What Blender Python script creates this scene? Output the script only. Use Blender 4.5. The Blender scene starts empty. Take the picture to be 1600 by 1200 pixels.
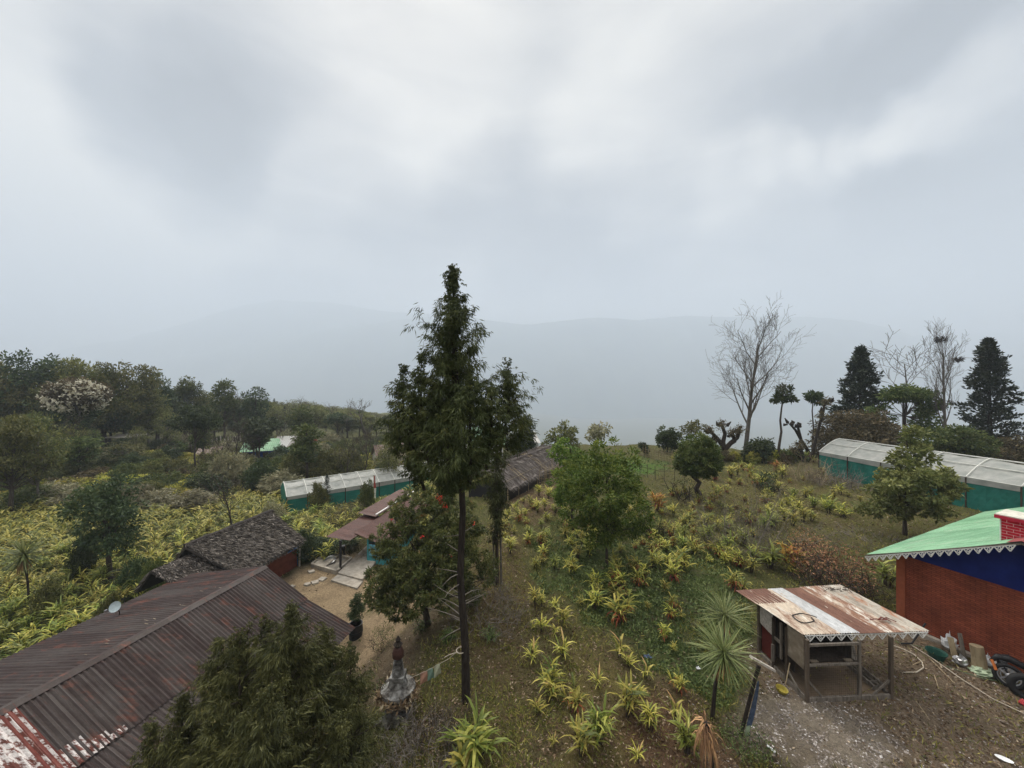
import bpy, math, random
import numpy as np
from mathutils import Vector, Matrix
random.seed(7)
RNG = np.random.default_rng(11)
F = 575.0                      # focal length of the photograph in pixels (1600 wide)
SC = bpy.context.scene
COL = SC.collection
R = math.radians

# ------------------------------------------------------------------ terrain
def sm(a, b, x):
    t = np.clip((x - a) / (b - a), 0, 1)
    return t * t * (3 - 2 * t)

def hnoise(x, y):
    return (np.sin(x * .9 + 1.3 * np.sin(y * .7)) * np.cos(y * .8 + np.sin(x * .6)) * .5
            + .3 * np.sin(x * 2.3 + y * 1.1) * np.cos(y * 2.1 - x * .7)
            + .15 * np.sin(x * 5.1 - y * 3.3) * np.cos(y * 4.7 + x * 2.9))

def H(x, y):
    x = np.asarray(x, float); y = np.asarray(y, float)
    xe = np.interp(y, [0, 10, 16, 24, 30, 45, 60], [-1.6, -1.7, -1.0, -2.0, -2.2, -1, 4])
    wid = np.interp(y, [0, 10, 16, 24, 32, 60], [6.5, 6.5, 6.8, 6.5, 9, 18])
    s = sm(0, 1, (xe - x) / wid)
    left = -12.1 - .032 * np.clip(y - 28, 0, 160) - .105 * np.clip(y - 188, 0, 300) + 5.0 * sm(-.82, -1.15, x / np.maximum(y, 1)) * sm(45, 80, y)
    z = -8.5 + (left + 8.5) * s
    # flat yard and plateau keep their level, fields undulate a little
    amp = .05 + .35 * sm(30, 70, np.hypot(x, y))
    z = z + hnoise(x * .5, y * .5) * amp + hnoise(x * 2.1, y * 2.0) * .025
    # edge of the spur: falls into the valley
    edge_r = 49 + 3 * np.sin(x * .11)
    edge_l = 410 + 12 * np.sin(x * .05)
    edge = edge_r + (edge_l - edge_r) * sm(2, -30, x + (y - 45) * .22)
    d = np.clip(y - edge, 0, None)
    z = z - 130 * (1 - np.exp(-d / 210.0)) - .22 * np.clip(d, 0, 420)
    d2 = np.clip(np.abs(x) - 120, 0, 400)
    z = z - .12 * d2 * (x > 0)
    return z

def gpt(px, py):
    """point of the ground met by the photograph's pixel (1600x1200)"""
    dx, dz = (px - 800) / F, (600 - py) / F
    Y = np.concatenate([np.arange(3, 60, .1), np.arange(60, 520, .5)])
    below = dz * Y < H(dx * Y, Y)
    i = int(np.argmax(below)) if below.any() else len(Y) - 1
    a, b = Y[max(i - 1, 0)], Y[i]
    for _ in range(12):
        m = (a + b) / 2
        if dz * m < float(H(dx * m, m)): b = m
        else: a = m
    y = (a + b) / 2
    return Vector((dx * y, y, float(H(dx * y, y))))

def at(px, py, Y):
    return Vector(((px - 800) / F * Y, Y, (600 - py) / F * Y))

# ------------------------------------------------------------------ materials
MATS = {}
def ramp_set(nd, stops):
    cr = nd.color_ramp
    while len(cr.elements) > 1: cr.elements.remove(cr.elements[-1])
    cr.elements[0].position = stops[0][0]; cr.elements[0].color = (*stops[0][1], 1)
    for p, c in stops[1:]:
        e = cr.elements.new(p); e.color = (*c, 1)

def newmat(name):
    m = bpy.data.materials.new(name); m.use_nodes = True
    nt = m.node_tree; b = nt.nodes['Principled BSDF']
    b.inputs['Specular IOR Level'].default_value = .25
    MATS[name] = m
    return m, nt, b

def N(nt, typ, **kw):
    n = nt.nodes.new(typ)
    for k, v in kw.items():
        if k in ('inp',):
            for a, c in v.items(): n.inputs[a].default_value = c
        else: setattr(n, k, v)
    return n

def leafmat(name, stops, rough=.6, trans=.25, spec=.3):
    """foliage: colour varies from leaf to leaf (attribute rnd) and a little from plant to plant"""
    m, nt, b = newmat(name)
    at_ = N(nt, 'ShaderNodeAttribute', attribute_name='rnd')
    oi = N(nt, 'ShaderNodeObjectInfo')
    rp = N(nt, 'ShaderNodeValToRGB'); ramp_set(rp, stops)
    nt.links.new(at_.outputs['Fac'], rp.inputs['Fac'])
    hs = N(nt, 'ShaderNodeHueSaturation')
    mr = N(nt, 'ShaderNodeMapRange', inp={'To Min': .72, 'To Max': 1.22})
    nt.links.new(oi.outputs['Random'], mr.inputs['Value'])
    nt.links.new(mr.outputs[0], hs.inputs['Value'])
    mr2 = N(nt, 'ShaderNodeMapRange', inp={'To Min': .485, 'To Max': .51})
    nt.links.new(oi.outputs['Random'], mr2.inputs['Value'])
    nt.links.new(mr2.outputs[0], hs.inputs['Hue'])
    nt.links.new(rp.outputs[0], hs.inputs['Color'])
    nt.links.new(hs.outputs[0], b.inputs['Base Color'])
    b.inputs['Roughness'].default_value = rough
    b.inputs['Specular IOR Level'].default_value = spec
    if trans:
        tr = N(nt, 'ShaderNodeBsdfTranslucent'); mx = N(nt, 'ShaderNodeMixShader', inp={0: trans})
        nt.links.new(hs.outputs[0], tr.inputs['Color'])
        nt.links.new(b.outputs[0], mx.inputs[1]); nt.links.new(tr.outputs[0], mx.inputs[2])
        nt.links.new(mx.outputs[0], nt.nodes['Material Output'].inputs['Surface'])
    return m

def noisemat(name, stops, scale=4, rough=.85, bump=.3, stretch=(1, 1, 1), detail=6, spec=.2, coord='Object', metallic=0, bscale=None, distort=0.0):
    m, nt, b = newmat(name)
    tc = N(nt, 'ShaderNodeTexCoord'); mp = N(nt, 'ShaderNodeMapping', inp={'Scale': stretch})
    nz = N(nt, 'ShaderNodeTexNoise', inp={'Scale': scale, 'Detail': detail, 'Roughness': .62, 'Distortion': distort})
    rp = N(nt, 'ShaderNodeValToRGB'); ramp_set(rp, stops)
    nt.links.new(tc.outputs[coord], mp.inputs[0]); nt.links.new(mp.outputs[0], nz.inputs['Vector'])
    nt.links.new(nz.outputs['Fac'], rp.inputs['Fac']); nt.links.new(rp.outputs[0], b.inputs['Base Color'])
    b.inputs['Roughness'].default_value = rough; b.inputs['Specular IOR Level'].default_value = spec
    b.inputs['Metallic'].default_value = metallic
    if bump:
        n2 = N(nt, 'ShaderNodeTexNoise', inp={'Scale': bscale or scale * 4, 'Detail': 5})
        nt.links.new(mp.outputs[0], n2.inputs['Vector'])
        bp = N(nt, 'ShaderNodeBump', inp={'Strength': bump, 'Distance': .03})
        nt.links.new(n2.outputs['Fac'], bp.inputs['Height']); nt.links.new(bp.outputs[0], b.inputs['Normal'])
    return m

def flat(name, c, rough=.7, var=.15, scale=8, **kw):
    lo = tuple(v * (1 - var) for v in c); hi = tuple(min(1, v * (1 + var)) for v in c)
    return noisemat(name, [(.3, lo), (.7, hi)], scale=scale, rough=rough, bump=kw.pop('bump', .12), **kw)

# ------------------------------------------------------------------ objects
def tag(o, label=None, cat=None, group=None, kind=None):
    if label: o['label'] = label
    if cat: o['category'] = cat
    if group: o['group'] = group
    if kind: o['kind'] = kind
    return o

def thing(name, label, cat, loc=(0, 0, 0), rz=0, group=None, scale=None):
    o = bpy.data.objects.new(name, None); COL.objects.link(o)
    o.empty_display_size = .2
    o.location = loc; o.rotation_euler = (0, 0, rz)
    if scale is not None: o.scale = scale if hasattr(scale, '__len__') else (scale,) * 3
    return tag(o, label, cat, group)

def dup(root, loc, rz=0, scale=None, label=None, group=None, cat=None):
    r = root.copy(); COL.objects.link(r); r.location = loc; r.rotation_euler = (0, 0, rz)
    if scale is not None: r.scale = scale if hasattr(scale, '__len__') else (scale,) * 3
    for ch in list(root.children):
        c = ch.copy(); COL.objects.link(c); c.parent = r
        for g in list(ch.children):
            d = g.copy(); COL.objects.link(d); d.parent = c
    if label: r['label'] = label
    if group: r['group'] = group
    elif 'group' in r.keys() and group is None: del r['group']
    if cat: r['category'] = cat
    return r

class MB:
    """collects geometry; build() links it as one mesh object"""
    def __init__(s): s.V = []; s.F = []; s.r = []; s.n = 0; s.mi = []
    def add(s, V, Fc, rnd=None, mi=0):
        V = np.asarray(V, float).reshape(-1, 3); k = s.n
        s.V.append(V); s.n += len(V)
        if isinstance(Fc, np.ndarray): Fc = (Fc + k).tolist()
        else: Fc = [[i + k for i in f] for f in Fc]
        s.F += Fc; s.mi += [mi] * len(Fc)
        if rnd is None: rnd = np.full(len(V), random.random())
        elif np.isscalar(rnd): rnd = np.full(len(V), rnd)
        s.r.append(np.asarray(rnd, float))
        return s
    def box(s, c, d, M=None, rnd=None, mi=0, taper=1.0):
        hx, hy, hz = d[0] / 2, d[1] / 2, d[2] / 2
        V = [(-hx, -hy, -hz), (hx, -hy, -hz), (hx, hy, -hz), (-hx, hy, -hz),
             (-hx * taper, -hy * taper, hz), (hx * taper, -hy * taper, hz), (hx * taper, hy * taper, hz), (-hx * taper, hy * taper, hz)]
        if M is not None: V = [M @ Vector(v) for v in V]
        V = [(v[0] + c[0], v[1] + c[1], v[2] + c[2]) for v in V]
        return s.add(V, [(0, 3, 2, 1), (4, 5, 6, 7), (0, 1, 5, 4), (1, 2, 6, 5), (2, 3, 7, 6), (3, 0, 4, 7)], rnd, mi)
    def bar(s, a, b, w, h=None, rnd=None, mi=0):
        """square bar from a to b"""
        a = Vector(a); b = Vector(b); h = h or w; d = (b - a); L = d.length; d.normalize()
        up = Vector((0, 0, 1)) if abs(d.z) < .95 else Vector((0, 1, 0))
        x = d.cross(up).normalized() * w / 2; z = x.cross(d).normalized() * h / 2
        V = [a - x - z, a + x - z, a + x + z, a - x + z, b - x - z, b + x - z, b + x + z, b - x + z]
        return s.add([tuple(v) for v in V], [(0, 3, 2, 1), (4, 5, 6, 7), (0, 1, 5, 4), (1, 2, 6, 5), (2, 3, 7, 6), (3, 0, 4, 7)], rnd, mi)
    def tube(s, P, rad, n=6, rnd=None, mi=0, cap=True):
        P = [Vector(p) for p in P]; m = len(P)
        if np.isscalar(rad): rad = [rad] * m
        V = []; prev = None
        for i, p in enumerate(P):
            d = (P[min(i + 1, m - 1)] - P[max(i - 1, 0)])
            if d.length < 1e-9: d = Vector((0, 0, 1))
            d.normalize()
            if prev is None:
                x = d.orthogonal().normalized()
            else:
                x = (prev - d * prev.dot(d))
                x = x.normalized() if x.length > 1e-6 else d.orthogonal().normalized()
            prev = x; y = d.cross(x)
            for k in range(n):
                a = 2 * math.pi * k / n
                V.append(tuple(p + (x * math.cos(a) + y * math.sin(a)) * rad[i]))
        Fc = []
        for i in range(m - 1):
            for k in range(n):
                a, b = i * n + k, i * n + (k + 1) % n
                Fc.append((a, b, b + n, a + n))
        if cap: Fc.append(tuple(range(n - 1, -1, -1))); Fc.append(tuple(range((m - 1) * n, m * n)))
        return s.add(V, Fc, rnd, mi)
    def lathe(s, prof, c=(0, 0, 0), n=20, rnd=None, mi=0):
        V = []; 
        for r_, z in prof:
            for k in range(n):
                a = 2 * math.pi * k / n; V.append((c[0] + r_ * math.cos(a), c[1] + r_ * math.sin(a), c[2] + z))
        Fc = []
        for i in range(len(prof) - 1):
            for k in range(n):
                a, b = i * n + k, i * n + (k + 1) % n
                Fc.append((a, b, b + n, a + n))
        Fc.append(tuple(range(n - 1, -1, -1))); Fc.append(tuple(range((len(prof) - 1) * n, len(prof) * n)))
        return s.add(V, Fc, rnd, mi)
    def quads(s, P, rnd=None, mi=0):
        """P: (n,4,3) array of quads"""
        n = len(P)
        Fc = np.arange(n * 4).reshape(n, 4)
        if rnd is not None and not np.isscalar(rnd): rnd = np.repeat(rnd, 4)
        return s.add(P.reshape(-1, 3), Fc, rnd, mi)
    def mesh(s, name, mats, smooth=False):
        me = bpy.data.meshes.new(name)
        V = np.concatenate(s.V) if s.V else np.zeros((0, 3))
        me.from_pydata(V.tolist(), [], s.F)
        if not isinstance(mats, (list, tuple)): mats = [mats]
        for m in mats: me.materials.append(MATS[m] if isinstance(m, str) else m)
        if len(mats) > 1: me.polygons.foreach_set('material_index', s.mi)
        a = me.attributes.new('rnd', 'FLOAT', 'POINT')
        a.data.foreach_set('value', np.concatenate(s.r).astype(np.float32))
        if smooth: me.polygons.foreach_set('use_smooth', [True] * len(me.polygons))
        me.update()
        return me
    def build(s, name, mats, parent=None, smooth=False):
        o = bpy.data.objects.new(name, s.mesh(name, mats, smooth)); COL.objects.link(o)
        if parent is not None: o.parent = parent
        return o

def norm(a): return a / np.maximum(np.linalg.norm(a, axis=-1, keepdims=True), 1e-9)

def leaves(P, D, L, W, rng=RNG, fold=0.0):
    """diamond leaves: base P, direction D (unit), length L, width W"""
    n = len(P); rv = norm(rng.normal(size=(n, 3))); S = norm(np.cross(D, rv))
    L = np.broadcast_to(L, (n,))[:, None]; W = np.broadcast_to(W, (n,))[:, None]
    nn = np.cross(D, S)
    mid = P + D * L * .45 + nn * L * fold
    return np.stack([P, mid + S * W * .5, P + D * L, mid - S * W * .5], axis=1)

def blades(P, D, L, W, droop, seg=3, rng=RNG, up=None):
    """arching strap leaves: list of quads strips; returns (V,F) arrays"""
    n = len(P); D = norm(D); L = np.broadcast_to(L, (n,)); W = np.broadcast_to(W, (n,)); droop = np.broadcast_to(droop, (n,))
    S = norm(np.cross(D, np.array([0, 0, 1.0])) + 1e-6 + rng.normal(size=(n, 3)) * .15)
    V = np.zeros((n, seg + 1, 2, 3)); p = P.copy(); d = D.copy()
    for i in range(seg + 1):
        t = i / seg
        w = W * (math.sin(math.pi * min(1, .18 + .82 * t)) ** .7 if t < 1 else .04)
        V[:, i, 0] = p + S * (w / 2)[:, None]; V[:, i, 1] = p - S * (w / 2)[:, None]
        p = p + d * (L / seg)[:, None]
        d = norm(d + np.array([0, 0, -1.0]) * (droop * (1.2 / seg) * (1 + t))[:, None])
    idx = np.arange(n)[:, None] * (seg + 1) * 2
    Fc = []
    for i in range(seg):
        b = idx + i * 2
        Fc.append(np.concatenate([b, b + 1, b + 3, b + 2], axis=1))
    return V.reshape(-1, 3), np.stack(Fc, 1).reshape(-1, 4), (seg + 1) * 2
# ------------------------------------------------------------------ material library
leafmat('leaf_cypress', [(0, (0.029, 0.040, 0.011)), (.5, (0.059, 0.075, 0.021)), (.85, (0.109, 0.116, 0.033)), (1, (0.156, 0.132, 0.041))], trans=.12)
leafmat('leaf_cypress_fg', [(0, (0.031, 0.039, 0.014)), (.5, (0.083, 0.087, 0.027)), (.85, (0.143, 0.143, 0.045)), (1, (0.200, 0.167, 0.056))], trans=.15)
leafmat('leaf_rhodo', [(0, (0.040, 0.061, 0.018)), (.5, (0.109, 0.138, 0.039)), (.85, (0.237, 0.244, 0.079)), (1, (0.395, 0.162, 0.065))], trans=.15, rough=.45)
leafmat('leaf_bright', [(0, (0.036, 0.073, 0.013)), (.5, (0.109, 0.179, 0.028)), (1, (0.276, 0.324, 0.065))], trans=.3)
leafmat('leaf_mid', [(0, (0.031, 0.055, 0.015)), (.5, (0.082, 0.116, 0.030)), (1, (0.187, 0.211, 0.062))], trans=.25)
leafmat('leaf_dark', [(0, (0.019, 0.036, 0.016)), (.5, (0.045, 0.073, 0.028)), (1, (0.105, 0.133, 0.049))], trans=.15)
leafmat('leaf_olive', [(0, (0.050, 0.061, 0.018)), (.5, (0.126, 0.138, 0.042)), (1, (0.269, 0.259, 0.091))], trans=.25)
leafmat('leaf_brownish', [(0, (0.050, 0.042, 0.021)), (.5, (0.107, 0.089, 0.042)), (1, (0.213, 0.162, 0.079))], trans=.15)
leafmat('leaf_pine', [(0, (0.015, 0.029, 0.018)), (.6, (0.036, 0.055, 0.034)), (1, (0.079, 0.094, 0.053))], trans=.05)
leafmat('leaf_grey', [(0, (0.119, 0.121, 0.071)), (.5, (0.237, 0.227, 0.130)), (1, (0.395, 0.356, 0.222))], trans=.2)
leafmat('leaf_yellow', [(0, (0.06, 0.095, 0.017)), (.3, (0.15, 0.19, 0.034)), (.65, (0.44, 0.41, 0.07)), (.9, (0.62, 0.52, 0.14)), (1, (0.6, 0.40, 0.17))], trans=.3, rough=.5)
leafmat('leaf_field', [(0, (0.059, 0.089, 0.021)), (.35, (0.168, 0.203, 0.039)), (.7, (0.435, 0.406, 0.079)), (1, (0.700, 0.616, 0.169))], trans=.3, rough=.5)
leafmat('leaf_green_strap', [(0, (0.059, 0.097, 0.020)), (.5, (0.178, 0.227, 0.039)), (.85, (0.395, 0.406, 0.079)), (1, (0.700, 0.648, 0.156))], trans=.3, rough=.45)
leafmat('leaf_red', [(0, (.10, .02, .014)), (.5, (.26, .045, .025)), (1, (.42, .14, .05))], trans=.2)
leafmat('leaf_orange', [(0, (.14, .15, .03)), (.4, (.34, .26, .05)), (.8, (.42, .15, .035)), (1, (.26, .05, .02))], trans=.3)
leafmat('leaf_cordyline', [(0, (.06, .10, .03)), (.5, (.17, .21, .07)), (.85, (.31, .34, .14)), (1, (.48, .48, .26))], trans=.3, rough=.42)
leafmat('leaf_dry', [(0, (0.138, 0.073, 0.037)), (.5, (0.335, 0.194, 0.098)), (1, (0.672, 0.406, 0.195))], trans=.15, rough=.8)
leafmat('leaf_weed', [(0, (.040, .065, .02)), (.5, (.10, .145, .045)), (1, (.23, .28, .10))], trans=.25)
leafmat('leaf_grass', [(0, (0.083, 0.114, 0.021)), (.5, (0.193, 0.210, 0.042)), (1, (0.414, 0.360, 0.095))], trans=.25)
leafmat('petal_red', [(0, (.32, .01, .012)), (1, (.62, .03, .025))], trans=.2)
leafmat('petal_cream', [(0, (.50, .46, .32)), (1, (.82, .79, .66))], trans=.2)
leafmat('litter', [(0, (.06, .036, .022)), (.45, (.14, .09, .052)), (.8, (.25, .18, .105)), (1, (.46, .38, .27))], trans=0, rough=.9)
leafmat('stone_bits', [(0, (.12, .10, .08)), (.6, (.28, .24, .20)), (.9, (.48, .44, .40)), (1, (.75, .72, .70))], trans=0, rough=.9)
leafmat('thatch', [(0, (.030, .026, .023)), (.4, (.085, .074, .064)), (.8, (.20, .175, .15)), (1, (.42, .38, .33))], trans=0, rough=.9)
leafmat('thatch_shed', [(0, (.12, .105, .095)), (.5, (.28, .25, .225)), (1, (.46, .42, .385))], trans=0, rough=.9)
noisemat('bark', [(.3, (.030, .023, .018)), (.6, (.085, .070, .058)), (.75, (.16, .14, .12))], scale=6, stretch=(3, 3, .6), bump=.8, rough=.95)
noisemat('bark_dark', [(.3, (.018, .014, .012)), (.7, (.055, .044, .036))], scale=6, stretch=(3, 3, .6), bump=.8, rough=.95)
noisemat('bark_pale', [(.3, (.07, .062, .055)), (.7, (.20, .18, .16))], scale=5, stretch=(3, 3, .6), bump=.5, rough=.9)
noisemat('twig', [(.3, (.10, .085, .072)), (.7, (.26, .23, .20))], scale=5, bump=.2, rough=.9)
noisemat('bamboo', [(.3, (.20, .15, .09)), (.7, (.42, .34, .22))], scale=5, stretch=(1, 1, .3), bump=.1, rough=.7)
noisemat('wood_dark', [(.3, (.030, .022, .017)), (.7, (.085, .065, .05))], scale=5, stretch=(4, 4, .5), bump=.4, rough=.9)
noisemat('wood_grey', [(.3, (.09, .078, .065)), (.7, (.24, .21, .18))], scale=5, stretch=(4, 4, .5), bump=.4, rough=.9)
noisemat('wood_pale', [(.3, (.30, .26, .22)), (.7, (.62, .57, .52))], scale=5, stretch=(1, 4, 4), bump=.3, rough=.85)
noisemat('plywood', [(.3, (.10, .078, .056)), (.55, (.20, .165, .125)), (.75, (.34, .30, .25))], scale=3, bump=.1, rough=.8)
noisemat('concrete', [(.25, (.20, .175, .145)), (.6, (.38, .34, .285)), (.8, (.48, .44, .38))], scale=3, bump=.3, rough=.92)
noisemat('concrete_dark', [(.3, (.11, .10, .085)), (.7, (.22, .20, .17))], scale=3, bump=.3, rough=.92)
flat('white_paint', (.72, .72, .70), scale=12)
noisemat('stupa_white', [(.40, (.045, .04, .036)), (.52, (.15, .145, .135)), (.70, (.36, .36, .35))], scale=5, bump=.4, rough=.85)
flat('teal_paint', (.06, .28, .31), scale=5); flat('blue_paint', (.012, .045, .27), scale=2, var=.25)
flat('bright_blue', (.03, .16, .42), scale=5)
noisemat('deep_blue_wall', [(.3, (.004, .012, .11)), (.7, (.007, .022, .18))], scale=2.5, bump=.15, rough=.75, bscale=30)
flat('red_wall', (.16, .045, .028), scale=4, var=.3); flat('cream_wall', (.45, .42, .36), var=.1)
noisemat('red_brown', [(.3, (.10, .022, .018)), (.7, (.20, .06, .045))], scale=4, bump=.1, rough=.6)
noisemat('cream_cap', [(.3, (.42, .40, .34)), (.55, (.62, .60, .52)), (.8, (.70, .67, .6))], scale=6, bump=.2)
flat('black_rubber', (.018, .018, .019), rough=.6, scale=20); flat('black_plastic', (.022, .022, .024), rough=.4)
flat('silver_metal', (.45, .45, .46), rough=.35, metallic=.8); flat('chrome_dull', (.32, .32, .33), rough=.4, metallic=.7)
flat('green_plastic', (.02, .07, .055), rough=.4); flat('yellow_plastic', (.30, .25, .05), rough=.45)
flat('white_plastic', (.72, .73, .74), rough=.4); flat('red_plastic', (.38, .05, .06), rough=.4)
flat('blue_cloth', (.07, .095, .15), rough=.9, var=.5, scale=10); flat('pale_green_cloth', (.40, .48, .34), rough=.9); flat('pink_cloth', (.42, .24, .17), rough=.9)
flat('teal_cloth', (.17, .27, .21), rough=.9); flat('cream_cloth', (.40, .42, .30), rough=.9); flat('red_cloth', (.38, .07, .06), rough=.9)
flat('rope_pale', (.42, .37, .30), rough=.9); flat('cable_pale', (.40, .40, .36), rough=.6)
flat('shade_interior', (.035, .028, .022), rough=.95)

# shade net and film of the greenhouses
def netmat(name, c1, c2, seam=0.0):
    m = noisemat(name, [(.3, c1), (.7, c2)], scale=1.6, bump=.1, rough=.55, spec=.35, stretch=(1, 1, 1.6))
    nt = m.node_tree; b = nt.nodes['Principled BSDF']
    tr = N(nt, 'ShaderNodeBsdfTranslucent'); mx = N(nt, 'ShaderNodeMixShader', inp={0: .3})
    src = b.inputs['Base Color'].links[0].from_socket
    nt.links.new(src, tr.inputs['Color']); nt.links.new(b.outputs[0], mx.inputs[1]); nt.links.new(tr.outputs[0], mx.inputs[2])
    nt.links.new(mx.outputs[0], nt.nodes['Material Output'].inputs['Surface'])
netmat('film_white', (.30, .32, .30), (.50, .50, .47)); netmat('net_green', (.018, .18, .145), (.035, .27, .22))
netmat('film_strip', (.66, .67, .62), (.78, .78, .74))

# corrugated sheets: attribute rnd = sheet number tone
def sheetmat(name, rust, clean, patch, tone_lo=.75, tone_hi=1.25, rust_amt=(.42, .60), patch_amt=(.62, .70), scale=2.2, rough=.6, streak=(1, 1, 1), metallic=0.0, attr=1.0):
    m, nt, b = newmat(name)
    tc = N(nt, 'ShaderNodeTexCoord'); at_ = N(nt, 'ShaderNodeAttribute', attribute_name='rnd')
    mp = N(nt, 'ShaderNodeMapping', inp={'Scale': streak})
    nt.links.new(tc.outputs['Object'], mp.inputs[0])
    # shift the pattern from sheet to sheet
    ad = N(nt, 'ShaderNodeVectorMath', operation='MULTIPLY_ADD'); cv = N(nt, 'ShaderNodeCombineXYZ')
    nt.links.new(at_.outputs['Fac'], cv.inputs[2]); nt.links.new(cv.outputs[0], ad.inputs[0]); ad.inputs[1].default_value = (0, 0, 17); nt.links.new(mp.outputs[0], ad.inputs[2])
    n1 = N(nt, 'ShaderNodeTexNoise', inp={'Scale': scale, 'Detail': 9, 'Roughness': .72})
    nt.links.new(ad.outputs[0], n1.inputs['Vector'])
    # sheet bias
    ba = N(nt, 'ShaderNodeMath', operation='MULTIPLY_ADD', inp={1: .55 * attr, 2: -.27 * attr})
    nt.links.new(at_.outputs['Fac'], ba.inputs[0])
    s1 = N(nt, 'ShaderNodeMath', operation='ADD'); nt.links.new(n1.outputs['Fac'], s1.inputs[0]); nt.links.new(ba.outputs[0], s1.inputs[1])
    m1 = N(nt, 'ShaderNodeMapRange', inp={'From Min': rust_amt[0], 'From Max': rust_amt[1]}); nt.links.new(s1.outputs[0], m1.inputs[0])
    x1 = N(nt, 'ShaderNodeMixRGB', inp={1: (*rust, 1), 2: (*clean, 1)}); nt.links.new(m1.outputs[0], x1.inputs[0])
    n2 = N(nt, 'ShaderNodeTexNoise', inp={'Scale': scale * 1.7, 'Detail': 8, 'Roughness': .7}); nt.links.new(ad.outputs[0], n2.inputs['Vector'])
    m2 = N(nt, 'ShaderNodeMapRange', inp={'From Min': patch_amt[0], 'From Max': patch_amt[1]}); nt.links.new(n2.outputs['Fac'], m2.inputs[0])
    x2 = N(nt, 'ShaderNodeMixRGB', inp={2: (*patch, 1)}); nt.links.new(m2.outputs[0], x2.inputs[0]); nt.links.new(x1.outputs[0], x2.inputs[1])
    n3 = N(nt, 'ShaderNodeTexNoise', inp={'Scale': 26, 'Detail': 4}); nt.links.new(ad.outputs[0], n3.inputs['Vector'])
    m3 = N(nt, 'ShaderNodeMapRange', inp={'From Min': .25, 'From Max': .75, 'To Min': tone_lo, 'To Max': tone_hi}); nt.links.new(n3.outputs['Fac'], m3.inputs[0])
    hs = N(nt, 'ShaderNodeHueSaturation'); nt.links.new(m3.outputs[0], hs.inputs['Value']); nt.links.new(x2.outputs[0], hs.inputs['Color'])
    nt.links.new(hs.outputs[0], b.inputs['Base Color'])
    b.inputs['Roughness'].default_value = rough; b.inputs['Metallic'].default_value = metallic
    bp = N(nt, 'ShaderNodeBump', inp={'Strength': .2, 'Distance': .01}); nt.links.new(n3.outputs['Fac'], bp.inputs['Height']); nt.links.new(bp.outputs[0], b.inputs['Normal'])
    return m
sheetmat('roof_dark', (.032, .019, .017), (.062, .050, .046), (.12, .045, .030), rust_amt=(.38, .62), patch_amt=(.55, .66), scale=.9, streak=(.35, 1.5, 1.5), attr=.3)
sheetmat('roof_rusty_white', (.12, .038, .028), (.60, .56, .54), (.16, .055, .04), rust_amt=(.47, .52), patch_amt=(.56, .60), scale=3.2, streak=(.45, 1.6, 1), attr=.15)
sheetmat('coop_mottled', (.24, .125, .08), (.55, .47, .38), (.62, .58, .52), rust_amt=(.42, .56), patch_amt=(.54, .62), scale=2.6, streak=(1, .28, 1))
sheetmat('coop_rust', (.14, .065, .045), (.22, .11, .075), (.50, .42, .34), rust_amt=(.40, .60), patch_amt=(.63, .68), scale=2.6, streak=(1, .25, 1))
sheetmat('coop_silver', (.36, .36, .36), (.50, .51, .52), (.40, .30, .22), rust_amt=(.3, .6), patch_amt=(.62, .70), scale=2.5, rough=.42, streak=(1, .3, 1))
sheetmat('coop_grey', (.26, .22, .18), (.46, .42, .36), (.34, .17, .10), rust_amt=(.42, .58), patch_amt=(.54, .62), scale=2.5, streak=(1, .28, 1))
sheetmat('roof_maroon', (.065, .024, .018), (.095, .038, .029), (.15, .075, .06), scale=1.2, rough=.5, attr=.3)
sheetmat('roof_green', (.13, .29, .16), (.24, .45, .27), (.36, .44, .32), rust_amt=(.38, .62), patch_amt=(.54, .70), scale=.9, streak=(.3, 2.4, 1), rough=.42, attr=.4, tone_lo=.8, tone_hi=1.15)
sheetmat('roof_pale', (.30, .28, .26), (.52, .52, .50), (.30, .16, .11), scale=1.2)
sheetmat('roof_brown', (.14, .09, .07), (.30, .24, .21), (.5, .46, .43), scale=1.5)

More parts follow.
